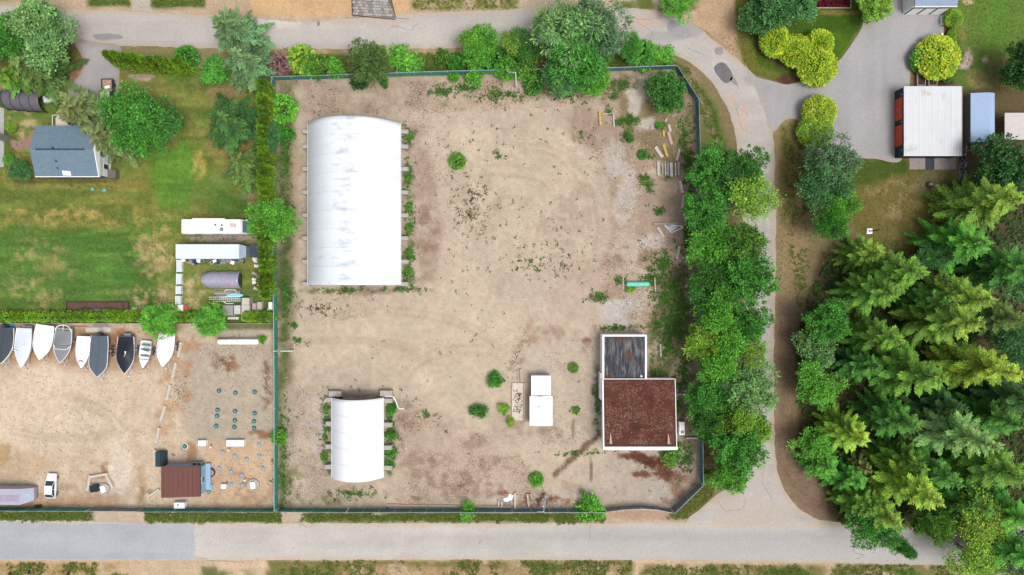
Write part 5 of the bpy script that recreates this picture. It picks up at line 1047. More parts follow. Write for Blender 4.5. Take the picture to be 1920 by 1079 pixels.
# pale blue shed, right
za=2.6; x0,x1,y0,y1=box_px(1820,1865,175,267,za); t=thing('metal_shed', 'pale blue ribbed metal shed right of the garage', 'shed', ((x0+x1)/2,(y0+y1)/2,0)); ox,oy=t.location.x,t.location.y; x0-=ox;x1-=ox;y0-=oy;y1-=oy; xr=x0+(x1-x0)*.70
BLUEM=pmat('pale_blue_metal', alb(176,202,238), 0.45, 0.06)
MB().box(x0+.15,x1-.15,y0+.15,y1-.15,0,za-.1).build('wall', GREY, t)
r_=MB().prism([(x0,y0),(xr,y0),(xr,y1),(x0,y1)], za-.1, [za,za+.45,za+.45,za]).build('roof_slope', BLUEM, t)
r2=MB().prism([(xr+.003,y0),(x1,y0),(x1,y1),(xr+.003,y1)], za-.1, [za+.45,za,za,za+.45]).build('roof_slope', BLUEM, t)
for k in range(22):
    yy=y0+(y1-y0)*(k+.5)/22; MB().add([(x0,yy-.03,za+.005),(x0,yy+.03,za+.005),(xr,yy+.03,za+.455),(xr,yy-.03,za+.455),(x0,yy-.02,za+.035),(x0,yy+.02,za+.035),(xr,yy+.02,za+.485),(xr,yy-.02,za+.485)],[(4,7,6,5),(0,3,7,4),(1,5,6,2),(0,4,5,1),(2,6,7,3)]).build('rib', BLUEM, r_)
x0,x1,y0,y1=box_px(1884,1990,212,262,2.8); t=thing('open_shed', 'pinkish white ribbed roof shed at the right picture edge', 'shed', ((x0+x1)/2,(y0+y1)/2,0)); ox,oy=t.location.x,t.location.y; x0-=ox;x1-=ox;y0-=oy;y1-=oy
PINKM=pmat('pinkish_metal', alb(226,214,212), 0.5, 0.06); rf=MB().box(x0,x1,y0,y1,2.68,2.8).build('roof', PINKM, t)
for k in range(11): yy=y0+(y1-y0)*(k+.5)/11; MB().box(x0,x1,yy-.03,yy+.03,2.8,2.835).build('rib', PINKM, rf)
for xx in (x0+.2,x1-.2):
    for yy in (y0+.2,y1-.2): MB().box(xx-.07,xx+.07,yy-.07,yy+.07,0,2.68).build('post', GALV, t)
t=thing('steel_frame', 'bare steel lattice between the two small sheds', 'frame', W(1874,240)); 
for a_,c_ in (((-.9,1.6),(.9,2.0)),((-.9,1.6),(.9,-.4)),((.9,2.0),(-.6,-1.2)),((-.9,-2.0),(.9,.8)),((-.9,-2.0),(.9,-2.2))): MB().tube((a_[0],a_[1],2.2),(c_[0],c_[1],2.2),.05,.05,5).build('bar', GALV, t)
for p in ((-.9,1.6),(.9,2.0),(-.9,-2.0),(.9,-2.2)): MB().tube((p[0],p[1],0),(p[0],p[1],2.25),.05,.05,5).build('post', GALV, t)
x0,x1,y0,y1=box_px(1820,1856,268,284,1.2); t=thing('lean_to', 'low grey corrugated lean-to below the pale blue shed', 'shed', ((x0+x1)/2,(y0+y1)/2,0)); ox,oy=t.location.x,t.location.y; MB().box(x0-ox+.1,x1-ox-.1,y0-oy+.1,y1-oy-.1,0,1.1).build('wall', GREY, t); rf=MB().box(x0-ox,x1-ox,y0-oy,y1-oy,1.1,1.2).build('roof', GREY, t)
for k in range(12): xx=x0-ox+(x1-x0)*(k+.5)/12; MB().box(xx-.04,xx+.04,y0-oy,y1-oy,1.2,1.24).build('rib', GREY, rf)
t=thing('planter_box', 'small tan planter box between garage and lean-to', 'planter', W(1813,278)); MB().cbox(-.7,.7,-.7,.8,0,.8,.05).build('body', pmat('tan_board', alb(190,170,140)), t); MB().box(-.55,.55,-.55,.65,.8,.83).build('soil', pmat('soil_dark', alb(120,100,80)), t)
t=thing('black_tarp', 'crumpled shiny black tarp beside the garage corner', 'tarp', W(1806,314)); V=[];F=[];n_,m_=9,17
for i in range(n_):
    for j in range(m_): u=i/(n_-1)-.5; v=j/(m_-1)-.5; V.append((u*1.5*(1-.3*v),v*5.0,.35*(1-4*u*u)*(.7+.6*rng.random())+.03))
for i in range(n_-1):
    for j in range(m_-1): F.append((i*m_+j,(i+1)*m_+j,(i+1)*m_+j+1,i*m_+j+1))
MB().add(V,F).build('sheet', pmat('black_plastic', (0.02,0.022,0.03), 0.22, 0.3, spec=0.7), t)
t=thing('stone_pot', 'dark round pot with pale stone on the brown lawn patch', 'pot', W(1742,347)); MB().loft([[(r_*math.cos(i*.52),r_*math.sin(i*.52),z) for i in range(12)] for r_,z in ((.45,0),(.62,.3),(.5,.5))]).build('pot', pmat('dark_stone', alb(96,86,84),0.9,0.3), t); MB().dome(.05,.05,.26,.5,.2,10,3).build('stone', pmat('pale_stone', alb(210,200,200)), t)
t=thing('lamp_post', 'black lamp post on a white square base on the lawn', 'lamp post', W(1630,434)); MB().cbox(-.5,.5,-.5,.5,0,.12,.04).build('base', WHITE, t); MB().tube((0,0,.12),(0,0,3.4),.11,.09,10).build('pole', pmat('black_paint',(0.01,0.01,0.01),0.6,0.1), t); MB().disc(0,0,.2,3.4,3.65,10).disc(0,0,.26,3.65,3.72,10).build('lantern', DARKM, t)
# raised beds, planting bed and kerbs of the right property
for i,(xa,xb,lb) in enumerate(((1720,1736,'timber-framed raised bed beside the garage, left one'),(1741,1758,'timber-framed raised bed beside the garage, right one'))):
    x0,x1,y0,y1=box_px(xa,xb,133,161,.4); t=thing('raised_bed', lb, 'raised bed', ((x0+x1)/2,(y0+y1)/2,0)); ox,oy=t.location.x,t.location.y; x0-=ox;x1-=ox;y0-=oy;y1-=oy
    for bx in ((x0,x0+.14,y0,y1,0,.4),(x1-.14,x1,y0,y1,0,.4),(x0+.14,x1-.14,y0,y0+.14,0,.395),(x0+.14,x1-.14,y1-.14,y1,0,.395)): MB().box(*bx).build('plank', TIMBER, t)
    MB().box(x0+.14,x1-.14,y0+.14,y1-.14,0,.33).build('soil', pmat('bed_soil', alb(78,62,58), 0.95, 0.4, 4, 0.7, 8), t)
for i,(ya,yb) in enumerate(((30,47),(62,79))):
    x0,x1,y0,y1=box_px(1765,1768,ya,yb,.3); t=thing('low_wall', 'low white wall strip at the driveway edge, %s one' % ('upper','lower')[i], 'wall', ((x0+x1)/2,(y0+y1)/2,0)); MB().cbox(-.17,.17,-(y1-y0)/2,(y1-y0)/2,0,.35,.03).build('wall', WHITE, t)
t=thing('flower_bed', 'dark red planted bed with white bench boards at the top edge', 'flower bed', W(1548,2)); MB().box(-4.2,4.3,-1.2,2.5,0,.08).build('soil', pmat('bed_soil2', alb(66,40,40)), t); MB().box(-4.35,4.45,-1.35,-1.2,0,.16).box(-4.35,-4.2,-1.2,2.5,0,.155).box(4.3,4.45,-1.2,2.5,0,.155).build('edging', TIMBER, t); MB().box(-3.0,3.8,.35,.7,.2,.5).build('board', WHITE, t)
P_=np.random.default_rng(5); n_=900; pp=np.stack([P_.uniform(-4.0,4.1,n_),P_.uniform(-1.1,.3,n_),P_.uniform(.08,.5,n_)],1); V,F,C=blades(pp,unit(P_.normal(size=(n_,3))+np.array([0,0,.6])),unit(P_.normal(size=(n_,3))+np.array([0,0,1])),np.full(n_,.32),np.full(n_,.18),tint(n_,P_,.4,.2))
o=link('red_foliage', np_mesh('red_foliage',V,F,C), LEAF, t); o.color=alb(110,24,48,1.4)+(1,); o['kind']='stuff'

# ------------------------------------------------------------------ light poles
for px,py,tx,ty,lb in ((968,163,966.5,136,'pale light pole leaning on the north fence by the bright bushes'),(1022,929,1019.5,960,'pale light pole at the south fence among the broken posts'),(549,658,513.5,659,'pale light pole on the west fence beside the boat lot')):
    b=W(px,py); hh=H*(1-math.dist((px,py),(960,539.5))/math.dist((tx,ty),(960,539.5))); t=thing('light_pole', lb, 'light pole', b)
    tw=W(tx,ty,hh)-b; MB().disc(0,0,.28,0,.5,12,.2).build('footing', CONCL, t); MB().tube((0,0,.4),(tw.x,tw.y,hh),.17,.07,10).build('pole', WSTEEL, t); MB().tube((tw.x,tw.y,hh-.2),(tw.x-.7*math.copysign(1,b.x),tw.y,hh+.05),.04).build('arm', GALV, t)
    MB().obox(tw.x-.8*math.copysign(1,b.x),tw.y,.5,.22,hh,hh+.14).build('lamp_head', GREY, t)
t=thing('fence_brace', 'green leaning brace pole beside the west light pole', 'pole', W(538,650)); q=W(516,658,2.3)-t.location; MB().tube((0,0,0),(q.x,q.y,2.3),.07,.06,8).build('pole', pmat('pale_green_paint', alb(120,190,140)), t)
t=thing('broken_post', 'shorter broken pole left of the south light pole', 'pole', W(1017,936)); q=W(1019,957,6.0)-t.location; MB().tube((0,0,0),(q.x*.7,q.y*.7,4.2),.13,.08,8).build('pole', WSTEEL, t); MB().disc(0,0,.2,0,.35,10).build('footing', CONCL, t)
t=thing('timber_beam', 'short timber standing on end by the west light pole', 'timber', W(549,656), math.radians(4)); MB().box(.25,.55,-1.0,1.0,0,.2).build('beam', TIMBER, t)

# ------------------------------------------------------------------ tanks
def tank(px,py,Lpx,r,z,mat,label,legs=2):
    t=thing('gas_tank', label, 'tank', W(px,py,z)*1.0); t.location.z=0; hl=Lpx*S/2-r; rings=[]
    for k in range(7): a_=k/6*math.pi/2; rings.append((-hl-r*.75*math.cos(a_), r*math.sin(a_)+.004))
    rings+=[(-x,q) for x,q in reversed(rings)]
    MB().loft([[(x,q*math.cos(j*.3927),z+q*math.sin(j*.3927)) for j in range(16)] for x,q in rings]).build('shell', mat, t, True)
    for sx_ in (-1,1): MB().box(sx_*hl*.7-.12,sx_*hl*.7+.12,-r*.8,r*.8,0,z-r*.55).build('saddle', CONC, t)
    MB().disc(0,0,.14,z+r-.05,z+r+.14,10).build('valve_dome', mat, t); return t
tank(446.5,641,80,.5,1.0,WHITE,'long white gas tank north of the teal lids')
tank(1196,533,46,.42,.75,TURQ,'turquoise gas tank inside a frame of curbs')
for i,(x,y) in enumerate(((428,661),(470,661))): block(W(x,y), .35,1.2,.25, ('left','right')[i]+' concrete pier below the long white tank', 'piers by the white tank', name='concrete_pier')

# ------------------------------------------------------------------ concrete curbs, logs and beams lying about
def bar(px,py,Lpx,Wpx,ang,h,mat,label,name='concrete_curb',cat='curb',group=None):
    t=thing(name, label, cat, W(px,py), math.radians(-ang), group); l_,w_=Lpx*S/2,Wpx*S/2
    b=MB(); rings=[]
    for k in range(6):
        x=-l_+2*l_*k/5; j=rng.uniform(-.03,.03); rings.append([(x,-w_+j,0),(x,w_+j,0),(x,w_*.82+j,h*rng.uniform(.9,1)),(x,-w_*.82+j,h*rng.uniform(.9,1))])
    b.loft(rings).build('body', mat, t)
    if name == 'concrete_curb' and l_ > .7:
        for sx_ in (-.6,.6): MB().disc(l_*sx_,0,.05,h*.9,h+.02,6).build('pin', GALV, t)
    return t
YEL=pmat('faded_yellow', alb(222,190,100), 0.8, 0.15)
CURBS=[(1125,223,26,5,86,.35,YEL,'faded yellow curb at the left of the open curb frame'),(1135,214.5,10,2.5,3,.25,CONCL,'short white curb at the top of the open curb frame'),(1146,213,10,2.5,-10,.2,TIMBER,'short tan stick at the top of the open curb frame'),(1150.5,227,24,3,86,.25,CONCL,'thin pale curb at the right of the open curb frame'),
 (1248.5,226,8,3.5,-60,.3,CONCL,'tiny pale curb just under the round willow'),(1255,241,14,5.5,76,.3,CONCL,'pale curb between tiny curb and long pinkish curb'),(1244,251,12,4.5,84,.3,YEL,'short cream curb left of the long pinkish curb'),(1256,260,24,6.5,74,.3,pmat('pinkish_concrete',alb(216,186,168),.9,.15),'long pinkish curb east of the sand'),
 (1235,286,24,7,56,.35,CONCL,'thick pale curb, left of the pair above the curb row'),(1247,283,24,5.5,72,.35,YEL,'cream curb, right of the pair above the curb row'),(1271,291,22,5,-76,.3,CONC,'grey curb standing off to the right above the curb row'),
 (1277,351,24,5,76,.35,CONCL,'upper of the two pale curbs end to end by the tree row'),(1280,379,24,5,95,.35,CONCL,'lower of the two pale curbs end to end by the tree row'),(1285.5,410,13,6,88,.4,CONCL,'short pale curb half under the tree row'),
 (1238,436,22,5.5,58,.35,CONCL,'pale curb leaning below the grey log'),(1271,474,24,5.5,-76,.35,CONCL,'pale curb between the log and the turquoise tank'),
 (1168,532,24,3,90,.25,TIMBER,'timber curb at the west end of the turquoise tank'),(1228,534,26,3.2,86,.25,TIMBER,'timber curb at the east end of the turquoise tank'),(1197,516.5,24,2.4,2,.2,TIMBER,'thin timber north of the turquoise tank'),(1194,547.5,22,2.6,-4,.2,TIMBER,'thin timber south of the turquoise tank'),(1238.5,657,24,3.2,88,.25,CONC,'lone grey curb in the grass east of the dark annex roof'),
 (935,944,12,3.5,86,.35,CONCL,'leftmost short post stub at the south fence'),(941,946,13,3.5,86,.35,CONCL,'second short post stub at the south fence'),(965.5,939,30,4.5,89,.4,CONCL,'upright-lying pale post left of the rusty debris'),(990,938,26,5,84,.4,TIMBER,'tan split post beside the rusty debris'),(996,930,10,4,60,.3,TIMBER,'short tan offcut at the top of the split post'),
 (948,945,8,5,80,.3,GREY,'grey offcut among the post stubs')]
for c in CURBS: bar(*c)
for i,x in enumerate((1234,1241.5,1247,1251.5,1258,1266,1271.5)):
    bar(x,318+rng.uniform(-1,1),(26,18,24,24,26,24,24)[i],(5,3.2,2.6,5.5,6,2.6,4)[i],88,.35,(CONCL,TIMBER,CONCL,GREY,CONCL,CONCL,CONC)[i],'curb in the tight row of seven, %s from the left' % ORD[i],'concrete_curb','curb','tight row of seven curbs')
t=bar(1248,420,48,5,-2,.4,pmat('grey_log',alb(178,164,152),.9,.2,stretch=(1,6,1)),'long grey log beside the white pipe frame','log','log')
t=thing('pipe_frame','bent white pipe frame with a milky sheet by the grey log','pipe frame',W(1262,426)); MB().path([(-1.6,.3,.15),(-1.2,.5,.15),(1.5,.1,.2),(1.7,-.1,.2),(-.3,-1.0,.15),(-1.5,.3,.15)],.08,6).build('pipe',WHITE,t); MB().add([(-1.4,.2,.1),(0,.3,.22),(.9,0,.12),(-.3,-.8,.1),(-1.0,-.3,.2)],[(0,1,2,3,4)]).build('sheet',pmat('milky_sheet',alb(206,212,222),.4,.1),t)
for i,(xa,xb) in enumerate(((726,800),(802,880),(882,958))): bar((xa+xb)/2,947+i*1.2,xb-xa,3.6,1.2,.3,TIMBER,'long pale timber along the south fence, %s of three' % ('western','middle','eastern')[i],'timber_beam','timber','long timbers along the south fence')
t=thing('scrap_heap','broken white panels heaped by the post stubs','scrap',W(953,936)); MB().obox(-.3,-.1,1.0,.7,.05,.12,.3).build('panel',WHITE,t); MB().obox(.4,.4,.9,.9,.12,.18,-.4).build('panel',WHITE,t); MB().obox(.2,-.7,.5,.8,.0,.06,.1).build('panel',GREY,t)
# boat lot: diagonal line of barriers and corner pen
for i,(x,y,a_) in enumerate(((338,655,-80),(328,694,-76),(317.5,735,-76),(307,775,-74),(297,816,-80),(291.5,857,-88))): bar(x,y,29,5.5,a_,.4,CONCL,'pale concrete barrier in the diagonal line, %s from the boats' % ORD[i],'concrete_barrier','barrier','diagonal line of barriers')
bar(291,923,22,5,-34,.4,CONCL,'pale barrier at the southwest corner of the brown roof','concrete_barrier','barrier')
for x,y,L_,a_,lb in ((168.5,905,29,-80,'left barrier of the open pen near the gate'),(187,891,34,-9,'top barrier of the open pen near the gate'),(207,901,28,62,'right barrier of the open pen near the gate')): bar(x,y,L_,5.5,a_,.45,CONCL,lb,'concrete_barrier','barrier','barriers of the pen')
def tyre(px,py,z,label,group=None):
    t=thing('tyre',label,'tyre',W(px,py)+Vector((0,0,z)),0,group); MB().torus((0,0,.12),.26,.12,18,8).build('rubber',RUBBER,t,True); MB().torus((0,0,.12),.15,.03,16,6).build('bead',DARKM,t); return t
tyre(69.5,950,0,'black tyre by the fence left of the white car, left of the pair'); tyre(76,949.5,0,'black tyre by the fence left of the white car, right of the pair')
t=thing('hoop_ring','pale round hoop lying beside the third barrier','ring',W(329,727)); MB().torus((0,0,.08),.36,.07,18,6).build('ring',TIMBER,t,True)
# teal, blue and green chamber lids
def lid(px,py,r,mat,label,group,z=.18):
    t=thing('chamber_lid',label,'lid',W(px,py),rng.random()*6,group); MB().disc(0,0,r*1.05,0,z,18).build('collar',mat,t); c=MB().dome(0,0,r*.95,z,.1,18,3).build('cover',mat,t,True); MB().box(-.05,.05,-.12,.12,z+.09,z+.13).build('handle',GALV,c); return t
for ci,(cx_,col) in enumerate((((411,733),(408,769),(407.5,780.5),(406,799)),) and ((0,[(411,733),(408.5,769),(407.5,780),(406,799)]),(1,[(442,737),(441.5,771),(441,788.5),(440,801)]),(2,[(478,735),(478,775),(477,790),(477,803)]))):
    for ri,(x,y) in enumerate(col): lid(x,y,.36,TEAL,'teal lid in the %s column of the gravel field, %s from the north' % (('left','middle','right')[ci],ORD[ri]),'teal lids in the gravel field')
for i,(x,y) in enumerate(((418,848),(441,855),(463,861),(486,834),(487,855),(411.5,878),(434,884),(454,890.5),(493,878),(434,908),(455,909))):
    lab=['left of the upper curved row','second of the upper curved row','third of the upper curved row','nearest the double white box','right of the upper curved row','nearest the open ring tank','second of the lower curved row','third of the lower curved row','nearest the green fence','beside the small white pump box','faded, beside the round concrete cover'][i]
    lid(x,y,.32,LBLUE,'pale blue lid, '+lab,'pale blue lids')
lid(392,922,.34,pmat('bright_green_lid',alb(70,168,120),.5,.1),'bright green lid right of the brown roof corner',None)
t=lid(347,837,.42,TEAL,'teal lid in a white ring, left of the white boxes',None); MB().torus((0,0,.06),.5,.07,20,6).build('ring',WHITE,t,True)
for i,(x,y) in enumerate(((174,355),(196,357))): lid(x,y,.34,pmat('aqua_lid',alb(120,196,176),.5,.1),'aqua lid on the lawn south of the house, %s one' % ('left','right')[i],'aqua lids on the lawn')
# white equipment boxes
def ebox(px,py,lx,ly,h,label,rot=0,mat=None,name='equipment_box',legs=True):
    t=thing(name,label,'box',W(px,py,h*.6)*1.0,rot); t.location.z=0; MB().cbox(-lx/2,lx/2,-ly/2,ly/2,.08,h,.05).build('body',mat or WHITE,t); MB().box(-lx/2-.03,lx/2+.03,-ly/2-.03,ly/2+.03,h-.1,h-.05).build('lid_seam',GREY,t)
    MB().box(-lx/2-.1,lx/2+.1,-ly/2-.1,ly/2+.1,0,.08).build('plinth',CONC,t); return t
t=ebox(380,831,1.4,1.0,.7,'white equipment box on a plinth, left of the double one'); MB().box(-1.2,-.7,-.5,.0,0,.2).build('side_plinth',CONCL,t)
t=ebox(442,831,3.1,1.1,.8,'double-lidded white box near the blue lids'); MB().box(-.03,.03,-.5,.5,.8,.82).build('gap',GREY,t)
t=ebox(420,912,.9,.8,.6,'small white pump box with a black cap'); MB().tube((.45,.4,0),(.6,.75,.5),.09).build('cap',DARKM,t)
for px,py,r_,lb,rr in ((476,909,1.05,'round concrete cover with a white hatch near the fence',.15),(196,916,1.0,'round concrete cover with a white hatch inside the pen',.3)):
    t=thing('tank_cover',lb,'cover',W(px,py),rr); MB().disc(0,0,r_,0,.3,28).build('concrete_lid',CONC,t); MB().torus((0,0,.3),r_*.92,.05,28,6).build('rim',CONCL,t,True); MB().cbox(-.42,.42,-.6,.6,.3,.62,.04).build('hatch',WHITE,t)
for px,py,lb in ((396,837,'little pale valve with a black cap right of the single white box'),(430,843,'little pale valve with a black cap below the double white box'),(460,899,'little pale valve with a black cap by the round concrete cover')):
    t=thing('valve',lb,'valve',W(px,py),.6); MB().obox(-.15,-.1,.3,.22,0,.25).build('body',WHITE,t); MB().tube((.1,.1,0),(.25,.22,.3),.09).build('cap',DARKM,t)
t=thing('open_tank','open round tank ring with wood inside, at the brown-roofed shed','tank',W(395,886)); MB().loft([[(r_*math.cos(i*.2244),r_*math.sin(i*.2244),z) for i in range(28)] for r_,z in ((.85,0),(.85,.5),(.75,.5),(.75,.05))],True,False).build('ring',DARKM,t); MB().disc(0,0,.74,.02,.06,20).build('floor',CONCL,t); MB().obox(-.3,-.35,.5,.5,.06,.3,.3).build('wood_block',pmat('wood_brown',alb(120,72,52)),t); MB().torus((.1,.2,.12),.3,.04,14,5).build('hose',GREY,t)
t=ebox(338,947.5,1.9,1.1,1.0,'white lidded bin against the south fence with a black filler cap',0,None,'storage_bin'); MB().disc(-.2,.15,.14,1.0,1.08,12).build('filler_cap',DARKM,t)
t=thing('waste_bin','dark green slope-lidded steel bin above the brown roof','bin',W(307,858)); MB().box(-.75,.75,-1.25,1.25,.1,1.3).build('body',DGREEN,t); MB().prism([(-.78,-1.28),(.1,-1.28),(.1,1.28),(-.78,1.28)],1.3,[1.36,1.5,1.5,1.36]).build('lid',DGREEN,t); MB().prism([(.103,-1.28),(.78,-1.28),(.78,1.28),(.103,1.28)],1.3,[1.5,1.34,1.34,1.5]).build('lid',pmat('dark_lid',alb(34,50,62)),t)
t=thing('waste_bin','small dark green bin inside the pen','bin',W(176,917,1.0),.1); t.location.z=0; MB().cbox(-.65,.65,-.55,.55,0,1.0,.05).build('body',DGREEN,t); MB().box(-.68,.68,-.58,.58,1.0,1.06).build('lid',pmat('dark_lid',alb(34,50,62)),t)
# brown-roofed shed of the boat lot
zr=2.9; x0,x1,y0,y1=box_px(302,375,875,933,zr); t=thing('brown_roof_shed','shed with plain brown metal roof and pale blue side steps','shed',((x0+x1)/2,(y0+y1)/2,0)); ox,oy=t.location.x,t.location.y; x0-=ox;x1-=ox;y0-=oy;y1-=oy
MB().box(x0+.3,x1-.15,y0+.3,y1-.3,0,zr-.15).build('wall',pmat('pale_blue_siding',alb(176,206,230),.7,.08),t); rf=MB().prism([(x0,y0-.1),(x1,y0+.15),(x1,y1),(x0,y1)],zr-.15,[zr,zr+.1,zr+.1,zr]).build('roof',BROWNROOF,t); MB().box(x1+.003,x1+.1,y0+.15,y1,zr-.16,zr+.06).build('gutter',DARKM,rf)
for k in range(8): xx=x0+(x1-x0)*(k+.5)/8; MB().box(xx-.02,xx+.02,y0+.2,y1-.05,zr+.05+.012*k*.9,zr+.075+.0125*k).build('roof_seam',BROWNROOF,rf)
st_=MB().box(x1-.1,x1+.75,y0+.9,y1-.1,0,.6).build('side_deck',pmat('pale_blue_deck',alb(170,204,232),.7,.1),t); MB().box(x1-.1,x1+.95,y0+.5,y0+1.4,0,.35).build('step',pmat('pale_blue_deck',alb(170,204,232)),st_)
wn_=MB().box(x1-.15,x1-.08,-.6,.6,1.0,2.0).build('window',WHITE,t); MB().box(x1-.08,x1-.06,-.5,.5,1.1,1.9).build('pane',GLASS,wn_)
t=thing('air_conditioner','grey air-conditioning unit behind the brown-roofed shed','air conditioner',W(374,868)); MB().box(-.95,.85,-.55,.4,.1,.95).build('body',GREY,t)
for k in range(2): f_=MB().disc(-.45+k*.85,-.05,.36,.95,.98,14).build('fan_grille',DARKM,t); MB().torus((-.45+k*.85,-.05,.99),.34,.03,16,5).build('fan_ring',GALV,f_)
t=thing('scrap_boards','white boards and lengths of pipe behind the brown-roofed shed','boards',W(345,872)); MB().obox(0,0,2.4,.15,.02,.1,.06).build('board',WHITE,t); MB().obox(-.9,-.3,1.6,.2,.02,.12,.25).build('board',GREY,t); MB().tube((.4,.25,.08),(1.9,.15,.08),.06).build('pipe',GALV,t)
t=thing('scrap_twigs','small heap of dark twigs right of the dark green bin','twigs',W(326,853)); b=MB()
for k in range(8): b.tube((rng.uniform(-.4,.4),rng.uniform(-.3,.3),.03),(rng.uniform(-.4,.4),rng.uniform(-.3,.3),.12),.03,.015,5)
b.build('twigs',BARK,t)
# ------------------------------------------------------------------ boats on trailers
def boat(px, py, Lpx, Wpx, rot, hullm, coverm, label, style='cover', bow=0.55, motor=False, zdeck=1.55, arch=False, tlabel=None, crown=.45, wind=False):
    """bow points down the picture; local -y is the bow"""
    b0=W(px,py,1.3); b0.z=0; t=thing('motor_boat',label,'boat',b0,math.radians(rot),'boats parked in a row'); Lh=Lpx*S/2; Wh=Wpx*S/2; N=14
    def hw(u): return Wh*max(.03,(1-(1-min(1,u/bow))**2.1))*(1-.10*max(0,(u-.75)/.25)) if u<bow else Wh*(1-.10*max(0,(u-.75)/.25))
    rings=[]; gun=[]
    for k in range(N+1):
        u=k/N; y=-Lh+2*Lh*u; w=hw(u); zg=zdeck+.28*(1-u)**1.5; zk=.55+.75*(1-u)**4; zc=zk+.35*(zg-zk)
        rings.append([(-w,y,zg),(-w*.86,y,zc),(0,y,zk),(w*.86,y,zc),(w,y,zg),(w*.93,y,zg),(w*.8,y,zg-.3),(0,y,zg-.42),(-w*.8,y,zg-.3),(-w*.93,y,zg)]); gun.append((w,y,zg))
    hull=MB().loft(rings).build('hull',hullm,t,False)
    MB().path([(w,y,z) for w,y,z in gun],.05,5).path([(-w,y,z) for w,y,z in gun],.05,5).build('gunwale',WHITE if style!='open' else GALV,hull)
    def cov(u0,u1,m,cr,inset=.97,name='cover'):
        R=[]; K=10; M=9
        for k in range(K+1):
            u=u0+(u1-u0)*k/K; w=hw(u)*inset; y=-Lh+2*Lh*u; zg=zdeck+.28*(1-u)**1.5+.03; hump=cr*math.exp(-((u-.52)/.2)**2)+cr*.35*math.sin(math.pi*min(1,u*1.02))
            R.append([(w*(2*j/(M-1)-1),y,zg+hump*(1-abs(2*j/(M-1)-1)**2.4)*(1+.06*math.sin(k*2.1+j))) for j in range(M)])
        c=MB().loft(R,False,False); return c.build(name,m,t,True)
    if style=='cover': c=cov(.0,1,coverm,crown,1.02); MB().path([(0,-Lh+2*Lh*u,zdeck+.28*(1-u)**1.5+.06+crown*math.exp(-((u-.52)/.2)**2)+crown*.35*math.sin(math.pi*min(1,u*1.02))) for u in (.1,.3,.45,.55,.7,.9)],.025,4).build('seam',coverm,c)
    elif style=='split':
        c=cov(.0,.50,coverm,.1,.95,'bow_cover'); c2=cov(.52,.93,coverm,.55,1.0,'cockpit_cover'); MB().path([(-hw(.5)*.9,-.02*Lh,zdeck+.15),(-hw(.42)*.7,-.2*Lh,zdeck+.45),(hw(.42)*.7,-.2*Lh,zdeck+.45),(hw(.5)*.9,-.02*Lh,zdeck+.15)],.06,5).build('windshield_frame',WHITE,t)
    elif style=='open':
        c=MB().box(-Wh*.7,Wh*.7,-Lh*.2,Lh*.9,zdeck-.4,zdeck-.3).build('floor',pmat('pale_aqua_deck',alb(206,222,216),.6,.1),t)
        for yy in (-.1,.35,.7): MB().cbox(-Wh*.75,Wh*.75,Lh*yy-.16,Lh*yy+.16,zdeck-.3,zdeck-.02,.04).build('seat',pmat('grey_seat',alb(120,132,136),.7,.3),t)
        MB().cbox(-Wh*.1,Wh*.6,Lh*.08,Lh*.25,zdeck-.3,zdeck+.3,.04).build('console',WHITE,t); cov(.0,.3,WHITE,.08,.95,'foredeck')
    elif style=='deck':
        c=cov(.0,1,coverm,.22,.94,'deck'); MB().path([(-hw(.5)*1.1,.0,zdeck+.2),(-hw(.5)*1.15,-.12*Lh,zdeck+.5),(-.1,-.2*Lh,zdeck+.6),(.2,.05*Lh,zdeck+.65),(hw(.5)*.75,.25*Lh,zdeck+.4)],.06,5).build('windshield_frame',WHITE,t); MB().box(-Wh*.6,Wh*.7,Lh*.97,Lh*1.12,zdeck-.7,zdeck-.62).build('swim_platform',GREY,t)
    if motor:
        m_=MB().cbox(-.28,.28,Lh*.98,Lh*.98+.75,zdeck-.2,zdeck+.5,.1).build('outboard_motor',DARKM,t); MB().box(-.1,.1,Lh*1.0,Lh*1.0+.3,.3,zdeck-.2).build('leg',DARKM,m_)
    if arch: MB().path([(Wh*.9*math.cos(math.pi*i/10),Lh*.86+1.0*math.sin(math.pi*i/10),zdeck+.25) for i in range(11)],.07,6).build('stern_rail',WHITE,t); MB().box(-.03,.03,Lh*.86,Lh*.86+1.0,zdeck+.2,zdeck+.27).build('rail_bar',WHITE,t)
    # trailer: a thing of its own under the boat
    tr=thing('boat_trailer',tlabel,'trailer',b0,math.radians(rot),'boat trailers'); TW=Wh*1.05
    MB().box(-.5,-.4,-Lh*.9,Lh*.75,.45,.56).box(.4,.5,-Lh*.9,Lh*.75,.45,.56).box(-TW,TW,Lh*.2,Lh*.3,.42,.5).build('frame',GALV,tr)
    MB().tube((-.45,-Lh*.9,.5),(0,-Lh*1.15,.5),.05).tube((.45,-Lh*.9,.5),(0,-Lh*1.15,.5),.05).tube((0,-Lh*1.1,.5),(0,-Lh*1.22,.5),.06).build('tongue',GALV,tr); MB().tube((0,-Lh*1.13,0),(0,-Lh*1.13,.8),.05).build('jockey_post',DARKM,tr)
    for sx_ in (-1,1):
        for yy in (.08,.40):
            wh=MB(); wh.torus((sx_*(TW+.12),Lh*yy,.34),.24,.10,16,7,'X'); w_=wh.build('wheel',RUBBER,tr,True); MB().tube((sx_*(TW+.02),Lh*yy,.34),(sx_*(TW+.2),Lh*yy,.34),.16,.16,10).build('rim',WHITE,w_)
        MB().box(sx_*(TW+.12)-.13,sx_*(TW+.12)+.13,Lh*-.02,Lh*.52,.70,.74).build('fender',DARKM,tr)
    return t
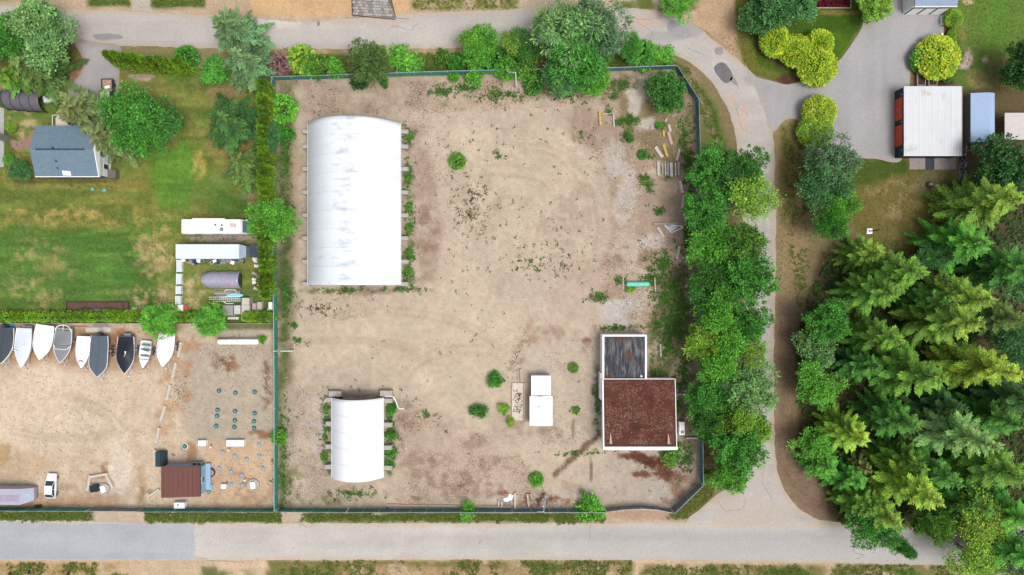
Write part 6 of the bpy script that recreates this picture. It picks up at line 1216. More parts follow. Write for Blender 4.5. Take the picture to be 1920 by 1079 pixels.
HG=pmat('gelcoat_white',(0.64,0.64,0.65),0.3,0.03); CW_=pmat('white_boat_cover',(0.62,0.62,0.62),0.7,0.04,1.0,dirt=(.62,.62,.6),dirt_amt=.1); CLG=pmat('pale_grey_cover',alb(214,220,228,1.5),0.6,0.06); CG=pmat('grey_boat_cover',alb(150,152,156),0.7,0.08); CDG=pmat('slate_boat_cover',alb(76,84,94),0.7,0.12); CBK=pmat('black_boat_cover',alb(34,40,52),0.55,0.2); BL=pmat('blue_hull',alb(64,120,160),0.3,0.08)
boat(8,648,66,38,-4,HG,CDG,'boat with slate cover and white gunwale cut off by the left edge','cover',.6,True,tlabel='trailer under the slate-covered boat at the left edge',crown=.15)
boat(45,652,72,30,-3,HG,CLG,'pale grey boat without cover, with windshield bars and swim step','deck',.6,tlabel='trailer under the pale grey uncovered boat')
boat(82,642,64,36,-8,HG,CW_,'bulging white covered boat, third from the left edge','cover',.55,tlabel='trailer under the bulging white covered boat',crown=.6)
boat(119,648,64,32,-5,pmat('grey_hull',alb(176,178,182),.4,.08),CG,'grey covered boat with white stern rail arch','split',.55,False,arch=True,tlabel='trailer under the grey boat with rail arch')
boat(157,660,58,26,-3,HG,CW_,'white covered boat with a faded red print on its bow','cover',.6,tlabel='trailer under the white boat with red print',crown=.3)
boat(187,668,76,34,-2,BL,CG if False else pmat('blue_slate_cover',alb(98,108,122),0.6,0.1),'blue-hulled boat with slate cover and black outboard motor','cover',.35,True,tlabel='trailer under the blue-hulled boat',crown=.08)
boat(237,666,68,32,-1,HG,CBK,'black covered boat with white stripes','cover',.5,tlabel='trailer under the black covered boat',crown=.6)
boat(271,665,50,21,-6,HG,CLG,'small open boat with grey seats and white foredeck','open',.6,tlabel='trailer under the small open boat',zdeck=1.2)
boat(311,656,62,31,-7,HG,CW_,'white covered boat partly under the round tree','cover',.55,tlabel='trailer under the white boat beside the round tree',crown=.5)
# faded red print and white tags on two covers
bs={o['label']:o for o in COL.objects if o.get('category')=='boat'}
o=bs['white covered boat with a faded red print on its bow']
for k,(dx,dy) in enumerate(((-.25,-1.55),(.05,-1.5),(.3,-1.6))): MB().add([(dx-.18,dy-.12,2.02),(dx+.18,dy-.1,2.0),(dx+.15,dy+.12,2.04),(dx-.12,dy+.1,2.06)],[(0,1,2,3)]).build('red_print',pmat('faded_red_print',alb(190,150,150),.8,.2),o)
o=bs['black covered boat with white stripes']
for dx,dy,lx,ly,rr,z in ((-.3,-1.05,.7,.2,0,2.02),(.35,.1,.1,.6,-.4,2.42),(.4,.6,.22,.3,0,2.36)): MB().obox(dx,dy,lx,ly,z,z+.03,rr).build('white_tag',WHITE,o)
MB().box(-.6,.6,3.2,3.75,1.0,1.06).build('swim_platform',pmat('blue_grey_platform',alb(130,156,176)),o)
# slabs, blue tarp behind the boats
t=thing('blue_tarp','bright blue tarp bundle behind the leftmost boats','tarp',W(16,609)); MB().cbox(-1.1,1.1,-.35,.3,0,.35,.1).build('bundle',pmat('bright_blue',alb(84,180,232),.5,.15),t); MB().tube((-1.0,0,.37),(1.0,-.05,.37),.04).build('strap',DARKM,t)
for i,(x,y,lx,ly,r_,lb) in enumerate(((173,619,2.2,.9,0,'pale slab on the left behind the blue-hulled boat'),(197,619,2.3,.9,.02,'pale slab on the right behind the blue-hulled boat'),(184,609,1.4,.6,.05,'lilac slab leaning behind the pair of pale slabs'),(197,609,1.0,.6,0,'small lilac slab right of the leaning one'),(222,611,2.3,.7,-.05,'cream board right of the slabs'),(150,612,2.6,.15,0,'thin red-brown plank left of the slabs'))):
    t=thing('stone_slab',lb,'slab',W(x,y),r_); MB().cbox(-lx/2,lx/2,-ly/2,ly/2,0,.14,.03).build('slab',(CONCL,CONCL,GREY,GREY,TIMBER,pmat('red_plank',alb(170,110,90)))[i],t)

# ------------------------------------------------------------------ vehicles
def car(px,py,rot,label):
    b0=W(px,py,.8); b0.z=0; t=thing('parked_car',label,'car',b0,math.radians(rot)); PAINT=pmat('white_car_paint',(0.64,0.64,0.64),0.25,0.02,spec=.5)
    prof=[(-2.2,.60,.55,.62),(-2.12,.82,.40,.80),(-1.6,.88,.32,.90),(-.4,.90,.30,.96),(.9,.90,.30,.94),(1.5,.88,.32,.84),(2.05,.80,.38,.74),(2.2,.58,.5,.62)]
    rings=[]
    for y,w,z0,z1 in prof: rings.append([(-w*.9,y,z0),(w*.9,y,z0),(w,y,z0+.2),(w*.99,y,z1-.12),(w*.86,y,z1),(-w*.86,y,z1),(-w*.99,y,z1-.12),(-w,y,z0+.2)])
    MB().loft(rings).build('body',PAINT,t,False)
    gh=[(-1.95,.66,.88,.90),(-1.25,.66,.9,1.36),(.15,.66,.9,1.40),(1.0,.66,.9,.96)]
    cab=MB().loft([[(-.80,-1.98,.86),(.80,-1.98,.86),(.62,-1.25,1.38),(-.62,-1.25,1.38)],[(-.80,1.0,.90),(.80,1.0,.90),(.62,.2,1.42),(-.62,.2,1.42)]]).build('greenhouse',GLASS,t)
    MB().cbox(-.66,.66,-1.30,.24,1.37,1.46,.05).build('roof',PAINT,cab)
    for sx_ in (-1,1):
        for ya,za,yb,zb_ in ((-1.95,.9,-1.28,1.4),(.98,.93,.22,1.42),(-.45,.93,-.45,1.4)): MB().tube((sx_*.79,ya,za),(sx_*.65,yb,zb_),.04,.04,5).build('pillar',PAINT,cab)
        MB().cbox(sx_*1.0-.1,sx_*1.0+.1,.55,.7,.9,1.04,.03).build('mirror',PAINT,t)
        MB().box(sx_*.6-.18,sx_*.6+.18,2.12,2.19,.52,.68).build('headlight',pmat('lamp_glass',(.7,.72,.74),.1),t); MB().box(sx_*.62-.15,sx_*.62+.15,-2.21,-2.14,.56,.7).build('taillight',RED,t)
        for yy in (-1.35,1.35): w_=MB().torus((sx_*.86,yy,.31),.21,.1,16,8,'X').build('wheel',RUBBER,t,True); MB().tube((sx_*.80,yy,.31),(sx_*.97,yy,.31),.18,.16,12).build('rim',GALV,w_)
    return t
car(95,912,-3,'white sedan parked alone on the sandy lot')
# pickup on the driveway, partly under trees
b0=W(203,178,.8); b0.z=0; t=thing('pickup_truck','dark pickup with a rusty cluttered bed under the trees','pickup',b0,math.radians(2)); PK=pmat('dark_slate_paint',alb(70,78,90),.3,.1)
MB().cbox(-.95,.95,-2.7,2.7,.45,.95,.08).build('body',PK,t); MB().loft([[(-.85,-1.6,.95),(.85,-1.6,.95),(.7,-1.0,1.65),(-.7,-1.0,1.65)],[(-.85,.45,.95),(.85,.45,.95),(.72,.2,1.65),(-.72,.2,1.65)]]).build('cab_glass',GLASS,t); MB().cbox(-.72,.72,-1.05,.24,1.64,1.74,.05).build('cab_roof',WHITE,t)
bd=MB().box(-.95,-.85,.5,2.7,.95,1.2).box(.85,.95,.5,2.7,.95,1.2).box(-.85,.85,2.6,2.7,.95,1.2).build('bed_sides',PK,t); MB().box(-.84,.84,.5,2.59,.955,.99).build('bed_floor',pmat('rusty_bed',alb(206,176,156),.9,.3,2,dirt=alb(160,96,60),dirt_amt=.6,dirt_scale=1.2),bd); MB().obox(.1,1.2,.9,.5,.99,1.25,.2).build('load',WHITE,bd)
for sx_ in (-1,1):
    for yy in (-1.7,1.7): MB().torus((sx_*.9,yy,.36),.25,.12,16,8,'X').build('wheel',RUBBER,t,True)
    MB().cbox(sx_*1.08-.1,sx_*1.08+.1,-.95,-.8,1.05,1.2,.03).build('mirror',PK,t)
t=thing('small_trailer','white covered utility trailer half hidden by the cedar near the driveway','trailer',W(98,188),.2); MB().cbox(-.9,.9,-.6,.6,.4,1.1,.08).build('body',CLG,t); MB().torus((.3,-.66,.3),.2,.09,14,6,'X').build('wheel',RUBBER,t); MB().tube((.9,0,.45),(1.7,0,.45),.05).build('drawbar',GALV,t)
# motorhome
b0=W(401,425.5,2.4); b0.z=0; t=thing('motorhome','white motorhome with roof hatches parked on the lawn','motorhome',b0); hl=5.35; MB().cbox(-hl,hl-.5,-1.25,1.25,.5,3.0,.14).build('body',WHITE,t)
fr=MB().prism([(hl-.5,-1.2),(hl+.45,-1.1),(hl+.45,1.1),(hl-.5,1.2)],.5,[2.8,1.5,1.5,2.8]).build('cab',WHITE,t); MB().add([(hl-.35,-1.05,2.62),(hl+.42,-.98,1.58),(hl+.42,.98,1.58),(hl-.35,1.05,2.62)],[(0,1,2,3)]).build('windshield',pmat('blue_glass',alb(120,136,170),.1,.4,3),fr); [MB().box(hl+.1,hl+.3,q_-.1,q_+.1,1.8,2.2).build('mirror',WHITE,fr) for q_ in (-1.2,1.2)]
rfh=[(-3.1,.1,.5,.4,WHITE,'roof_hatch'),(3.55,.15,.5,.35,pmat('pinkish_hatch',alb(236,214,206)),'roof_hatch'),(.55,.25,.14,.14,DARKM,'roof_vent'),(1.65,.2,.14,.14,DARKM,'roof_vent'),(1.6,-.5,.28,.3,GREY,'roof_fan')]
for x,y,lx,ly,m_,nm in rfh: MB().cbox(x-lx,x+lx,y-ly,y+ly,3.0,3.16,.04).build(nm,m_,t)
MB().box(-3.6,2.0,1.25,1.42,2.5,2.75).build('awning',WHITE,t); [MB().box(q_,q_+1.1,-1.28,-1.25,1.5,2.3).build('window',GLASS,t) for q_ in (-3.4,0)]
for sx_ in (-3.2,3.6):
    for yy in (-1.1,1.1): MB().tube((sx_,yy-.14,.42),(sx_,yy+.14,.42),.42,.42,16).build('wheel',RUBBER,t)
# long pale trailer shed
b0=W(396,472,2.8); b0.z=0; t=thing('semi_trailer','long pale ribbed storage trailer with junk along its side','trailer',b0); MB().cbox(-6.0,4.9,-1.25,1.25,.9,3.1,.08).build('body',pmat('pale_trailer',alb(222,232,238,1.5),.5,.05),t); ndm=pmat('blue_grey_ribbed',alb(168,186,204),.5,.1); ne=MB().prism([(4.9,-1.2),(5.9,-.95),(5.9,.95),(4.9,1.2)],.9,[3.05,2.6,2.6,3.05]).build('nose',ndm,t)
for k in range(20): MB().box(-5.8+k*.55,-5.77+k*.55,-1.2,1.2,3.1,3.125).build('roof_bow',pmat('pale_trailer',alb(222,232,238,1.5)),t)
for k in range(6): MB().box(4.95+k*.15,4.98+k*.15,-1.0,1.0,2.55+.48*(1-k/6),2.62+.45*(1-k/6)).build('rib',ndm,ne)
for yy in (-1,1):
    for xx in (-4.6,-3.5): MB().tube((xx,yy-.15,.48),(xx,yy+.15,.48),.48,.48,16).build('wheel',RUBBER,t)
    MB().box(3.6,3.75,yy*.8-.07,yy*.8+.07,0,.9).build('landing_leg',GALV,t)
# grey trailer at the lower left edge
b0=W(18,932,2.6); b0.z=0; t=thing('box_trailer','lilac-grey box trailer with glazed end at the left picture edge','trailer',b0); LIL=pmat('lilac_grey_sheet',alb(196,194,212),.5,.1,.6,dirt=alb(166,160,176),dirt_amt=.4); MB().cbox(-4.5,1.9,-1.4,1.4,.5,2.7,.08).build('body',LIL,t)
e_=MB().prism([(1.9,-1.35),(3.3,-1.0),(3.3,1.15),(1.9,1.35)],.5,[2.65,1.3,1.3,2.65]).build('front',LIL,t)
for k in range(3): yy=-.75+k*.62; MB().add([(2.15,yy,2.45),(3.0,yy*.85,1.63),(3.0,yy*.85+.42,1.63),(2.15,yy+.48,2.45)],[(0,1,2,3)]).build('pane',pmat('pale_glass',alb(190,204,222),.2,.3,4),e_)
MB().box(-4.4,1.6,-.8,.3,2.7,2.73).build('roof_patch',pmat('lilac_patch',alb(182,172,188)),t)
for yy in (-1.25,1.25): MB().torus((-1.0,yy,.4),.28,.12,14,6).build('wheel',RUBBER,t) if False else MB().tube((-1.0,yy-.12,.4),(-1.0,yy+.12,.4),.4,.4,14).build('wheel',RUBBER,t)

# ------------------------------------------------------------------ clutter on the lawn near the motorhome
ps=pmat('pale_panel',alb(214,226,234,1.6),.5,.08)
for i,(ya,yb) in enumerate(((487,511),(513,534),(536,552.5),(554.5,571))):
    a_=W(336,ya,.6); c_=W(336,yb,.6); hl=(a_.y-c_.y)/2; t=thing('storage_locker','pale flat-topped locker in the column west of the junk, %s from the north' % ORD[i],'locker',(W(337-i*.8,ya,.6).x,(a_.y+c_.y)/2,0),0,'column of pale lockers'); MB().box(-.36,.36,-hl+.08,hl-.08,0,.6).build('body',WHITE,t); MB().box(-.40,.40,-hl+.06,hl-.06,.6,.68).build('top',ps,t)
    MB().box(-.52,-.405,-hl+.03,hl-.03,.6,.7).build('edge_rail',WHITE,t); MB().box(.36,.38,-.25,.25,.3,.36).build('handle',DARKM,t)
t=ebox(339.5,578,.95,1.2,.8,'white cube box at the south end of the lockers',0,None,'storage_box')
t=ebox(348.5,579.5,.7,1.2,.7,'orange-red box beside the white cube box',0,pmat('orange_red',alb(214,84,52,1.6),.5,.15),'storage_box')
t=thing('tarp_square','dark slate square tarp at the end of the pale trailer','tarp',W(477,470)); MB().cbox(-.95,.95,-1.1,1.1,0,.5,.12).build('cover',pmat('slate_tarp',alb(86,92,112),.6,.12),t); MB().box(-.9,.9,-.02,.02,.5,.53).build('fold',DARKM,t)
# junk along the trailer: each item its own thing
jc=[('bicycle_wheel',None)]
items=[(346,486,'cream carton'),(355,486,'pale lilac bag'),(361,490,'white tub'),(367,489,'navy crate'),(374,487,'turquoise tub'),(381,486,'striped folded chair'),(390,487,'brown rolled mat'),(397,491,'white hoop'),(405,488,'black plastic crate'),(411,492,'aqua tray'),(420,489,'pale wooden crate'),(430,488,'grey folded tarp'),(438,491,'tan board'),(446,486,'light blue tub'),(455,488,'black and white cooler')]
cm={'cream':(226,208,184),'pale':(206,200,206),'white':(236,236,236),'navy':(52,62,96),'turquoise':(110,190,196),'striped':(196,186,170),'brown':(132,112,92),'black':(40,40,46),'aqua':(168,210,206),'grey':(150,150,156),'tan':(206,186,160),'light':(130,196,226)}
for i,(x,y,nm) in enumerate(items):
    w0=nm.split()[0]; m_=pmat('junk_'+w0,alb(*cm[w0]),.7,.2); noun=nm.split()[-1]; p=W(x,y+2); t=thing({'carton':'carton','bag':'bag','tub':'plastic_tub','crate':'crate','chair':'folding_chair','mat':'rolled_mat','hoop':'hoop','tray':'tray','tarp':'folded_tarp','board':'board','cooler':'cooler'}[noun],nm+' in the junk along the pale trailer',noun,p,rng.uniform(-.5,.5))
    if noun=='hoop': MB().torus((0,0,.06),.28,.05,16,5).build('ring',m_,t)
    elif noun=='mat': MB().tube((-.5,0,.18),(.5,0,.18),.18,.18,10).build('roll',m_,t); MB().torus((.2,0,.18),.18,.02,10,4,'X').build('tie',DARKM,t)
    elif noun=='chair':
        for k in range(4): MB().obox(-.45+k*.28,0,.1,1.0,.05+.05*k,.12+.05*k,.5).build('slat',(m_,DARKM)[k%2],t)
    else:
        l1,l2,hh=rng.uniform(.32,.48),rng.uniform(.3,.42),rng.uniform(.25,.6); MB().cbox(-l1,l1,-l2,l2,0,hh,.05).build('body',m_,t)
        MB().cbox(-l1*.8,l1*.8,-l2*.8,l2*.8,hh,hh+.05,.02).build('top',(WHITE,DARKM,GREY,m_)[i%4],t)
for i,(x,y,c_) in enumerate(((478,486,WHITE),(481,490,WHITE),(481,499,WHITE),(478,513,TIMBER),(484,518,GREY),(477,524.5,WHITE),(478,530,WHITE),(483,535,RED),(488,536,WHITE),(482,541.5,CONCL))):
    t=thing('scrap_piece',('large white bag at the top of','white bucket near the top of','white lid in','tan board in','grey tin in','white board in','second white board in','red can in','white jug in','pale plank at the bottom of')[i]+' the scrap line beside the fence cedars','scrap',W(x,y),rng.uniform(-.3,.3)); l1=rng.uniform(.3,.5); MB().cbox(-l1,l1,-.26,.26,0,rng.uniform(.15,.5),.05).build('body',c_,t); MB().tube((-l1*.5,0,.1),(l1*.7,.2,.55),.03).build('stick',DARKM,t)
# hoop shed
t=thing('hoop_shed','lilac-grey translucent hoop shed with pink shapes inside','shed',W(421,525,0)); rings=[]; hl=3.2
for j in range(13):
    x=-hl+2*hl*j/12; k=1-.02*(j%3!=0); ta=.72 if j==0 else (.9 if j==1 else 1)
    rings.append([(x,-1.55*math.cos(math.pi*i/12)*k*ta,2.1*max(0,math.sin(math.pi*i/12))**.85*k+.02) for i in range(13)]+[(x,1.5*math.cos(math.pi*i/12)*k*ta,2.05*max(0,math.sin(math.pi*i/12))**.85*k+.02) for i in range(13)])
MB().loft(rings).build('film_cover',pmat('lilac_film',alb(176,176,196),.35,.12,.8,dirt=alb(226,170,186),dirt_amt=.5,dirt_scale=.45),t,True)
for j in range(5): x=-hl+.3+2*(hl-.3)*j/4; MB().path([(x,-1.6*math.cos(math.pi*i/10),2.16*max(0,math.sin(math.pi*i/10))**.85+.02) for i in range(11)],.035,5).build('hoop',GALV,t)
MB().box(hl-1.0,hl-.1,-1.0,1.0,.02,.8).build('dark_interior',DARKM,t)
# ladders, paddle board, boxes
t=thing('paddle_board','light blue paddle board on the board pile','paddle board',W(443,554)); pts=[(1.5*math.cos(i*.393),.36*math.sin(i*.393)) for i in range(16)]; MB().prism(pts,.5,.62).build('board',pmat('board_blue',alb(140,222,236,1.6),.3,.05),t); MB().box(-.9,-.6,-.03,.03,.4,.5).build('fin',DARKM,t)
t=thing('board_pile','stack of grey boards under the light blue paddle board','boards',W(428,553))
for k in range(4): MB().obox(.2*k-.3,.55-.3*k,5.0-.5*k,.28,.02,.2+.07*k,.02*k).build('board',(GREY,TIMBER,GREY,CONCL)[k],t)
for i,(y,lb) in enumerate(((559,'aluminium ladder lying on the board pile, upper one'),(563,'aluminium ladder lying on the board pile, lower one'))):
    t=thing('ladder',lb,'ladder',W(424+i*3,y),.02); L_=5.6-i*.6
    for s_ in (-.2,.2): MB().box(-L_/2,L_/2,s_-.04,s_+.04,.56 if i==0 else .25,.64 if i==0 else .33).build('rail',WSTEEL,t)
    for k in range(16-i*2): x=-L_/2+.2+k*.34; MB().box(x-.025,x+.025,-.16,.16,.58 if i==0 else .27,.62 if i==0 else .31).build('rung',WSTEEL,t)
for x,y,lx,ly,h_,m_,lb in ((462,566,1.3,1.3,1.0,CONCL,'cream box, northern one of the box column by the hedge gap'),(462,579,1.4,1.2,1.1,CONCL,'cream box, middle one of the box column by the hedge gap'),(461,591,1.35,1.1,1.0,CONCL,'cream box, southern one of the box column by the hedge gap'),(446,581,1.1,1.5,.8,pmat('pale_mint',alb(222,228,220)),'pale mint box left of the cream box column'),(428,582,1.9,1.7,.9,pmat('grey_tarp2',alb(178,172,170),.8,.1),'grey tarped box beside the round hedge tree'),(469,575,.35,2.6,.7,GREY,'narrow grey stand right of the cream boxes'),(477,580,.7,2.0,.5,pmat('pink_boards',alb(206,178,170),.9,.2),'pinkish board stack right of the cream boxes'),(487,576,.8,1.7,.5,pmat('pinkish_crate',alb(214,196,186),.9,.2),'pale pink crate near the fence corner'),(508,574,.7,1.4,.6,WHITE,'white sacks against the fence corner'),(505,583,.6,.7,.5,WHITE,'white tub against the fence corner')): ebox(x,y,lx,ly,h_,lb,rng.uniform(-.04,.04),m_,'storage_box')
t=thing('white_rails','white plastic rails north of the board pile','rails',W(433,546)); MB().path([(-1.1,-.2,.15),(-.8,.2,.15),(.8,.2,.15),(1.1,-.2,.15)],.07,6).build('rail',WHITE,t)
t=thing('white_rails','white plastic rails south of the ladders','rails',W(432,568)); MB().path([(-1.1,.2,.15),(-.7,-.15,.15),(.6,-.15,.15)],.08,6).build('rail',WHITE,t)
t=thing('pallet','short white slatted pallet by the hedge gap','pallet',W(437,597)); 
for k in range(7): MB().box(-.9+k*.28,-.72+k*.28,-.2,.2,.05,.12).build('slat',WHITE,t)
MB().box(-.95,.95,-.22,-.14,0,.05).box(-.95,.95,.14,.22,0,.05).build('runner',TIMBER,t)
# raised brown bed
x0,x1,y0,y1=box_px(124,241,566,584,.3); t=thing('raised_bed','long brown planted bed framed in timber on the lawn edge','raised bed',((x0+x1)/2,(y0+y1)/2,0)); lx,ly=(x1-x0)/2,(y1-y0)/2; BT=pmat('dark_timber',alb(92,66,60),.9,.25)
for bx in ((-lx,lx,-ly,-ly+.14,0,.35),(-lx,lx,ly-.14,ly,0,.35),(-lx,-lx+.14,-ly+.14,ly-.14,0,.345),(lx-.14,lx,-ly+.14,ly-.14,0,.345),(lx-1.0,lx-.9,-ly+.14,ly-.14,0,.36)): MB().box(*bx).build('plank',BT,t)
MB().box(-lx+.14,lx-.14,-ly+.14,ly-.14,0,.25).build('soil',pmat('bed_soil3',alb(112,84,74),.95,.35,3,.7,8),t); MB().box(-lx+2.5,lx-2.0,-.6,-.55,.27,.31).build('hose',WHITE,t)
t=ebox(251,582,.6,.8,.4,'small cream box right of the long brown bed',0,CONCL,'storage_box')
# things cut off by the bottom edge
for x,y,c1,lb in ((22,1078,WHITE,'white motorbike cut off by the bottom edge, leftmost of three'),(57,1075,WHITE,'white and black motorbike cut off by the bottom edge, middle of three'),(130,1075,RED,'red and grey motorbike cut off by the bottom edge, right of three')):
    t=thing('motorbike',lb,'motorbike',W(x,y+5),rng.uniform(-.3,.3)); MB().cbox(-.22,.22,-.6,.5,.4,.95,.1).build('body',c1,t); MB().path([(-.4,.6,1.0),(0,.45,1.05),(.4,.6,1.0)],.04,5).build('handlebar',DARKM,t)
    for yy in (-.75,.75): MB().torus((0,yy,.31),.24,.07,14,6,'X').build('wheel',RUBBER,t)
    MB().cbox(-.16,.16,-.5,0,.95,1.05,.04).build('saddle',DARKM,t)
t=thing('site_gate','leaning white timber frame beside the building site sand','frame',W(463,6),.4)
for k in range(3): MB().box(-.5+k*.4,-.4+k*.4,-1.5,1.5,.02,.12).build('bar',TIMBER,t)

# ------------------------------------------------------------------ uncountable small stuff: weeds, leaf litter, grass, pebbles
gr=np.random.default_rng(99)
def pts_poly(poly, n, dens=None):
    xs=[p[0] for p in poly]; ys=[p[1] for p in poly]; X=gr.uniform(min(xs),max(xs),n*3); Y=gr.uniform(min(ys),max(ys),n*3); m=poly_sd(X,Y,poly)>0
    if dens is not None: m&=gr.random(len(X))<dens(X,Y)
    return np.stack([X[m],Y[m]],1)[:n]
def pts_ell(cx,cy,rx,ry,n,rot=0):
    r=np.abs(gr.normal(size=n))*.72+.05; a=gr.random(n)*6.283; u,v=rx*r*np.cos(a),ry*r*np.sin(a); c,k=math.cos(rot),math.sin(rot)
    return np.stack([cx+u*c-v*k, cy+u*k+v*c],1)
def tufts(P, size, per, up=1.0, zlift=0.0, warm=.4):
    """P (n,2) photo px -> leaf blades"""
    n=len(P); s=size*(gr.random(n)**1.5*1.2+.5); R_=np.repeat(np.arange(n),per); m=len(R_)
    base=np.stack([(P[R_,0]-960)*S,(539.5-P[R_,1])*S,np.full(m,.015+zlift)],1); a=gr.random(m)*6.283; el=gr.random(m)*.9*up
    D=np.stack([np.cos(a),np.sin(a),el],1); base+=D*np.array([1,1,0])*(gr.random(m)*.35*s[R_])[:,None]
    N_=unit(np.stack([-.4*np.cos(a),-.4*np.sin(a),np.ones(m)],1)+gr.normal(size=(m,3))*.3); L_=s[R_]*(.5+.7*gr.random(m)); tn=np.repeat(tint(n,gr,.3,warm),per,0)*tint(m,gr,.2,warm*.5)
    return blades(base,D,N_,L_,L_*.42,tn)
def stuff(name,label,col,parts,mat=None):
    V=[];F=[];C=[];off=0
    for v,f,c in parts: V.append(v);F.append(f+off);C.append(c);off+=len(v)
    o=link(name,np_mesh(name,np.concatenate(V),np.concatenate(F),np.concatenate(C)),mat or WEED); o.color=alb(*col,KEXP*.8)+(1,); return tag(o,label,None,None,'stuff')
# sand weeds: sparse dark tufts in drifts
Pw=[pts_ell(880,400,45,38,120),pts_ell(890,365,30,40,60),pts_ell(905,430,30,30,40),pts_poly(YARD,380,lambda x,y:(fbm(x,y,90,4,61)>.55)*.9+.04),pts_poly([(760,540),(1050,440),(1060,480),(780,560)],60),pts_poly([(780,200),(1150,190),(1150,520),(1000,560),(800,300)],170),pts_ell(1060,500,30,40,40),pts_ell(795,765,40,14,16,.6),pts_ell(600,580,60,18,90)]
stuff('sand_weeds','small dark weed tufts dotted over the sandy yard',(74,82,48),[tufts(np.concatenate(Pw),.23,7,.8)])
greens=[(1165,160,24,12,60),(1150,180,10,7,20),(1140,210,8,6,16),(1160,230,12,8,36),(1180,225,14,8,44),(1175,255,9,13,44),(1208,292,13,6,30),(1205,333,12,6,30),(1216,347,9,12,36),(1235,395,14,8,26),(1185,228,12,9,30),(1238,238,12,6,26),(1246,490,14,16,44),(1225,520,20,16,60),(1245,560,22,30,150),(1262,610,20,26,110),(1235,610,18,20,90),(1125,558,18,9,60),(1250,650,22,40,160),(1230,700,16,14,50),(1160,525,10,9,26),(830,172,30,14,90),(930,178,40,12,80),(870,165,30,10,60),(962,180,18,8,30),(1000,165,18,12,50),(1055,180,40,8,60),(767,258,10,20,50),(767,330,10,24,50),(767,385,10,20,40),(767,430,12,26,60),(767,480,12,20,60),(765,515,12,20,60),(560,640,14,10,26),(552,610,6,6,20),(1265,855,26,14,70),(1120,760,6,50,40),(1085,850,50,4,30),(1160,615,40,5,60),(1175,840,14,5,10),(733,800,10,60,90),(612,800,10,50,80),(650,545,50,5,60),(750,543,30,5,40),(538,560,10,60,140),(536,300,10,110,200),(533,820,10,60,90),(530,900,10,40,80),(660,925,60,9,70),(800,778,14,7,14),(935,290,8,9,14),(855,305,8,14,30),(1090,255,4,14,10),(1000,500,50,24,40),(725,955,0.1,0.1,1),(1280,700,16,60,140),(1290,420,10,100,200),(1275,580,20,60,220),(1240,500,30,30,120),(1262,540,24,40,160),(1290,300,12,60,120),(1240,160,40,12,80),(1285,250,14,40,80),(1270,760,12,30,80),(1290,860,12,30,80)]
stuff('green_weeds','patches of green weeds and grass clumps in the yard',(70,118,48),[tufts(np.concatenate([pts_ell(a,b,c,d,e) for a,b,c,d,e in greens]),.34,8,1.1)])
# leaf litter on the eastern and southern yard, boat-lot edges
lit=[pts_poly([(1090,150),(1300,140),(1306,330),(1300,620),(1180,620),(1110,560),(1150,420),(1120,300),(1040,200)],7500,lambda x,y:sstep(.42,.6,fbm(x,y,40,4,71))),pts_poly([(750,770),(960,830),(1010,910),(980,940),(745,945),(735,860)],4500,lambda x,y:sstep(.42,.6,fbm(x,y,40,4,72))),pts_poly([(530,720),(615,730),(615,900),(720,945),(530,950)],2200,lambda x,y:sstep(.4,.6,fbm(x,y,30,4,73))),pts_poly([(760,190),(860,200),(830,520),(760,520)],1500,lambda x,y:sstep(.45,.62,fbm(x,y,40,4,74))),pts_poly([(560,155),(1080,150),(1060,200),(760,215),(560,210)],4200,lambda x,y:sstep(.42,.62,fbm(x,y,40,4,75))),pts_poly([(960,640),(1120,600),(1125,840),(960,830)],1300,lambda x,y:sstep(.5,.62,fbm(x,y,30,4,76))),pts_ell(1270,900,40,40,900,.6),pts_poly([(560,560),(700,550),(680,600),(560,610)],400),pts_poly([(1458,300),(1520,300),(1500,640),(1490,800),(1560,975),(1480,935),(1458,850)],3000,lambda x,y:.25+.75*sstep(.4,.6,fbm(x,y,20,4,77))),pts_poly([(1500,480),(1560,480),(1520,900),(1490,800)],900)]
def flecks(P,s0,s1,z=.02):
    n=len(P); s=gr.uniform(s0,s1,n); a=gr.random(n)*6.283; D=np.stack([np.cos(a),np.sin(a),gr.uniform(-.05,.3,n)],1); base=np.stack([(P[:,0]-960)*S,(539.5-P[:,1])*S,np.full(n,z)],1); b=.55+.75*gr.random(n)
    return blades(base,D,unit(np.array([0,0,1.])+gr.normal(size=(n,3))*.35),s,s*.6,np.stack([b*(1+.1*gr.random(n)),b,b*(1-.1*gr.random(n))],1),.5)
stuff('leaf_litter','dry brown leaves and twigs strewn over the yard',(128,100,80),[flecks(np.concatenate(lit),.07,.21)])
pale=[pts_poly([(1090,150),(1300,140),(1306,330),(1300,620),(1180,620),(1110,560),(1150,420),(1120,300)],2600,lambda x,y:sstep(.45,.6,fbm(x,y,30,4,81))),pts_poly([(750,770),(960,830),(1010,910),(980,940),(745,945)],1500),pts_poly([(530,700),(615,730),(615,900),(720,945),(530,950)],2200,lambda x,y:sstep(.4,.6,fbm(x,y,30,4,83))),pts_poly(YARD,900),pts_poly(LOT,700),pts_poly([(380,890),(515,890),(515,950),(380,950)],700,lambda x,y:sstep(.45,.6,fbm(x,y,24,4,84)))]
stuff('pebbles','pale pebbles and chips on the sand',(232,216,200),[flecks(np.concatenate(pale),.07,.2)])
dark=[pts_poly(YARD,900,lambda x,y:sstep(.52,.68,fbm(x,y,70,4,91))),pts_poly(LOT,900,lambda x,y:sstep(.5,.65,fbm(x,y,60,4,92))),pts_ell(1215,868,50,20,500,.3),pts_ell(1255,890,30,24,260,.6),pts_ell(1015,938,40,12,400),pts_ell(420,680,30,22,260,.7),pts_ell(335,735,24,40,200),pts_ell(500,720,10,44,160),pts_ell(240,640,60,20,200),pts_ell(970,665,14,60,200,.3),pts_ell(1085,850,60,5,120,-.72)]
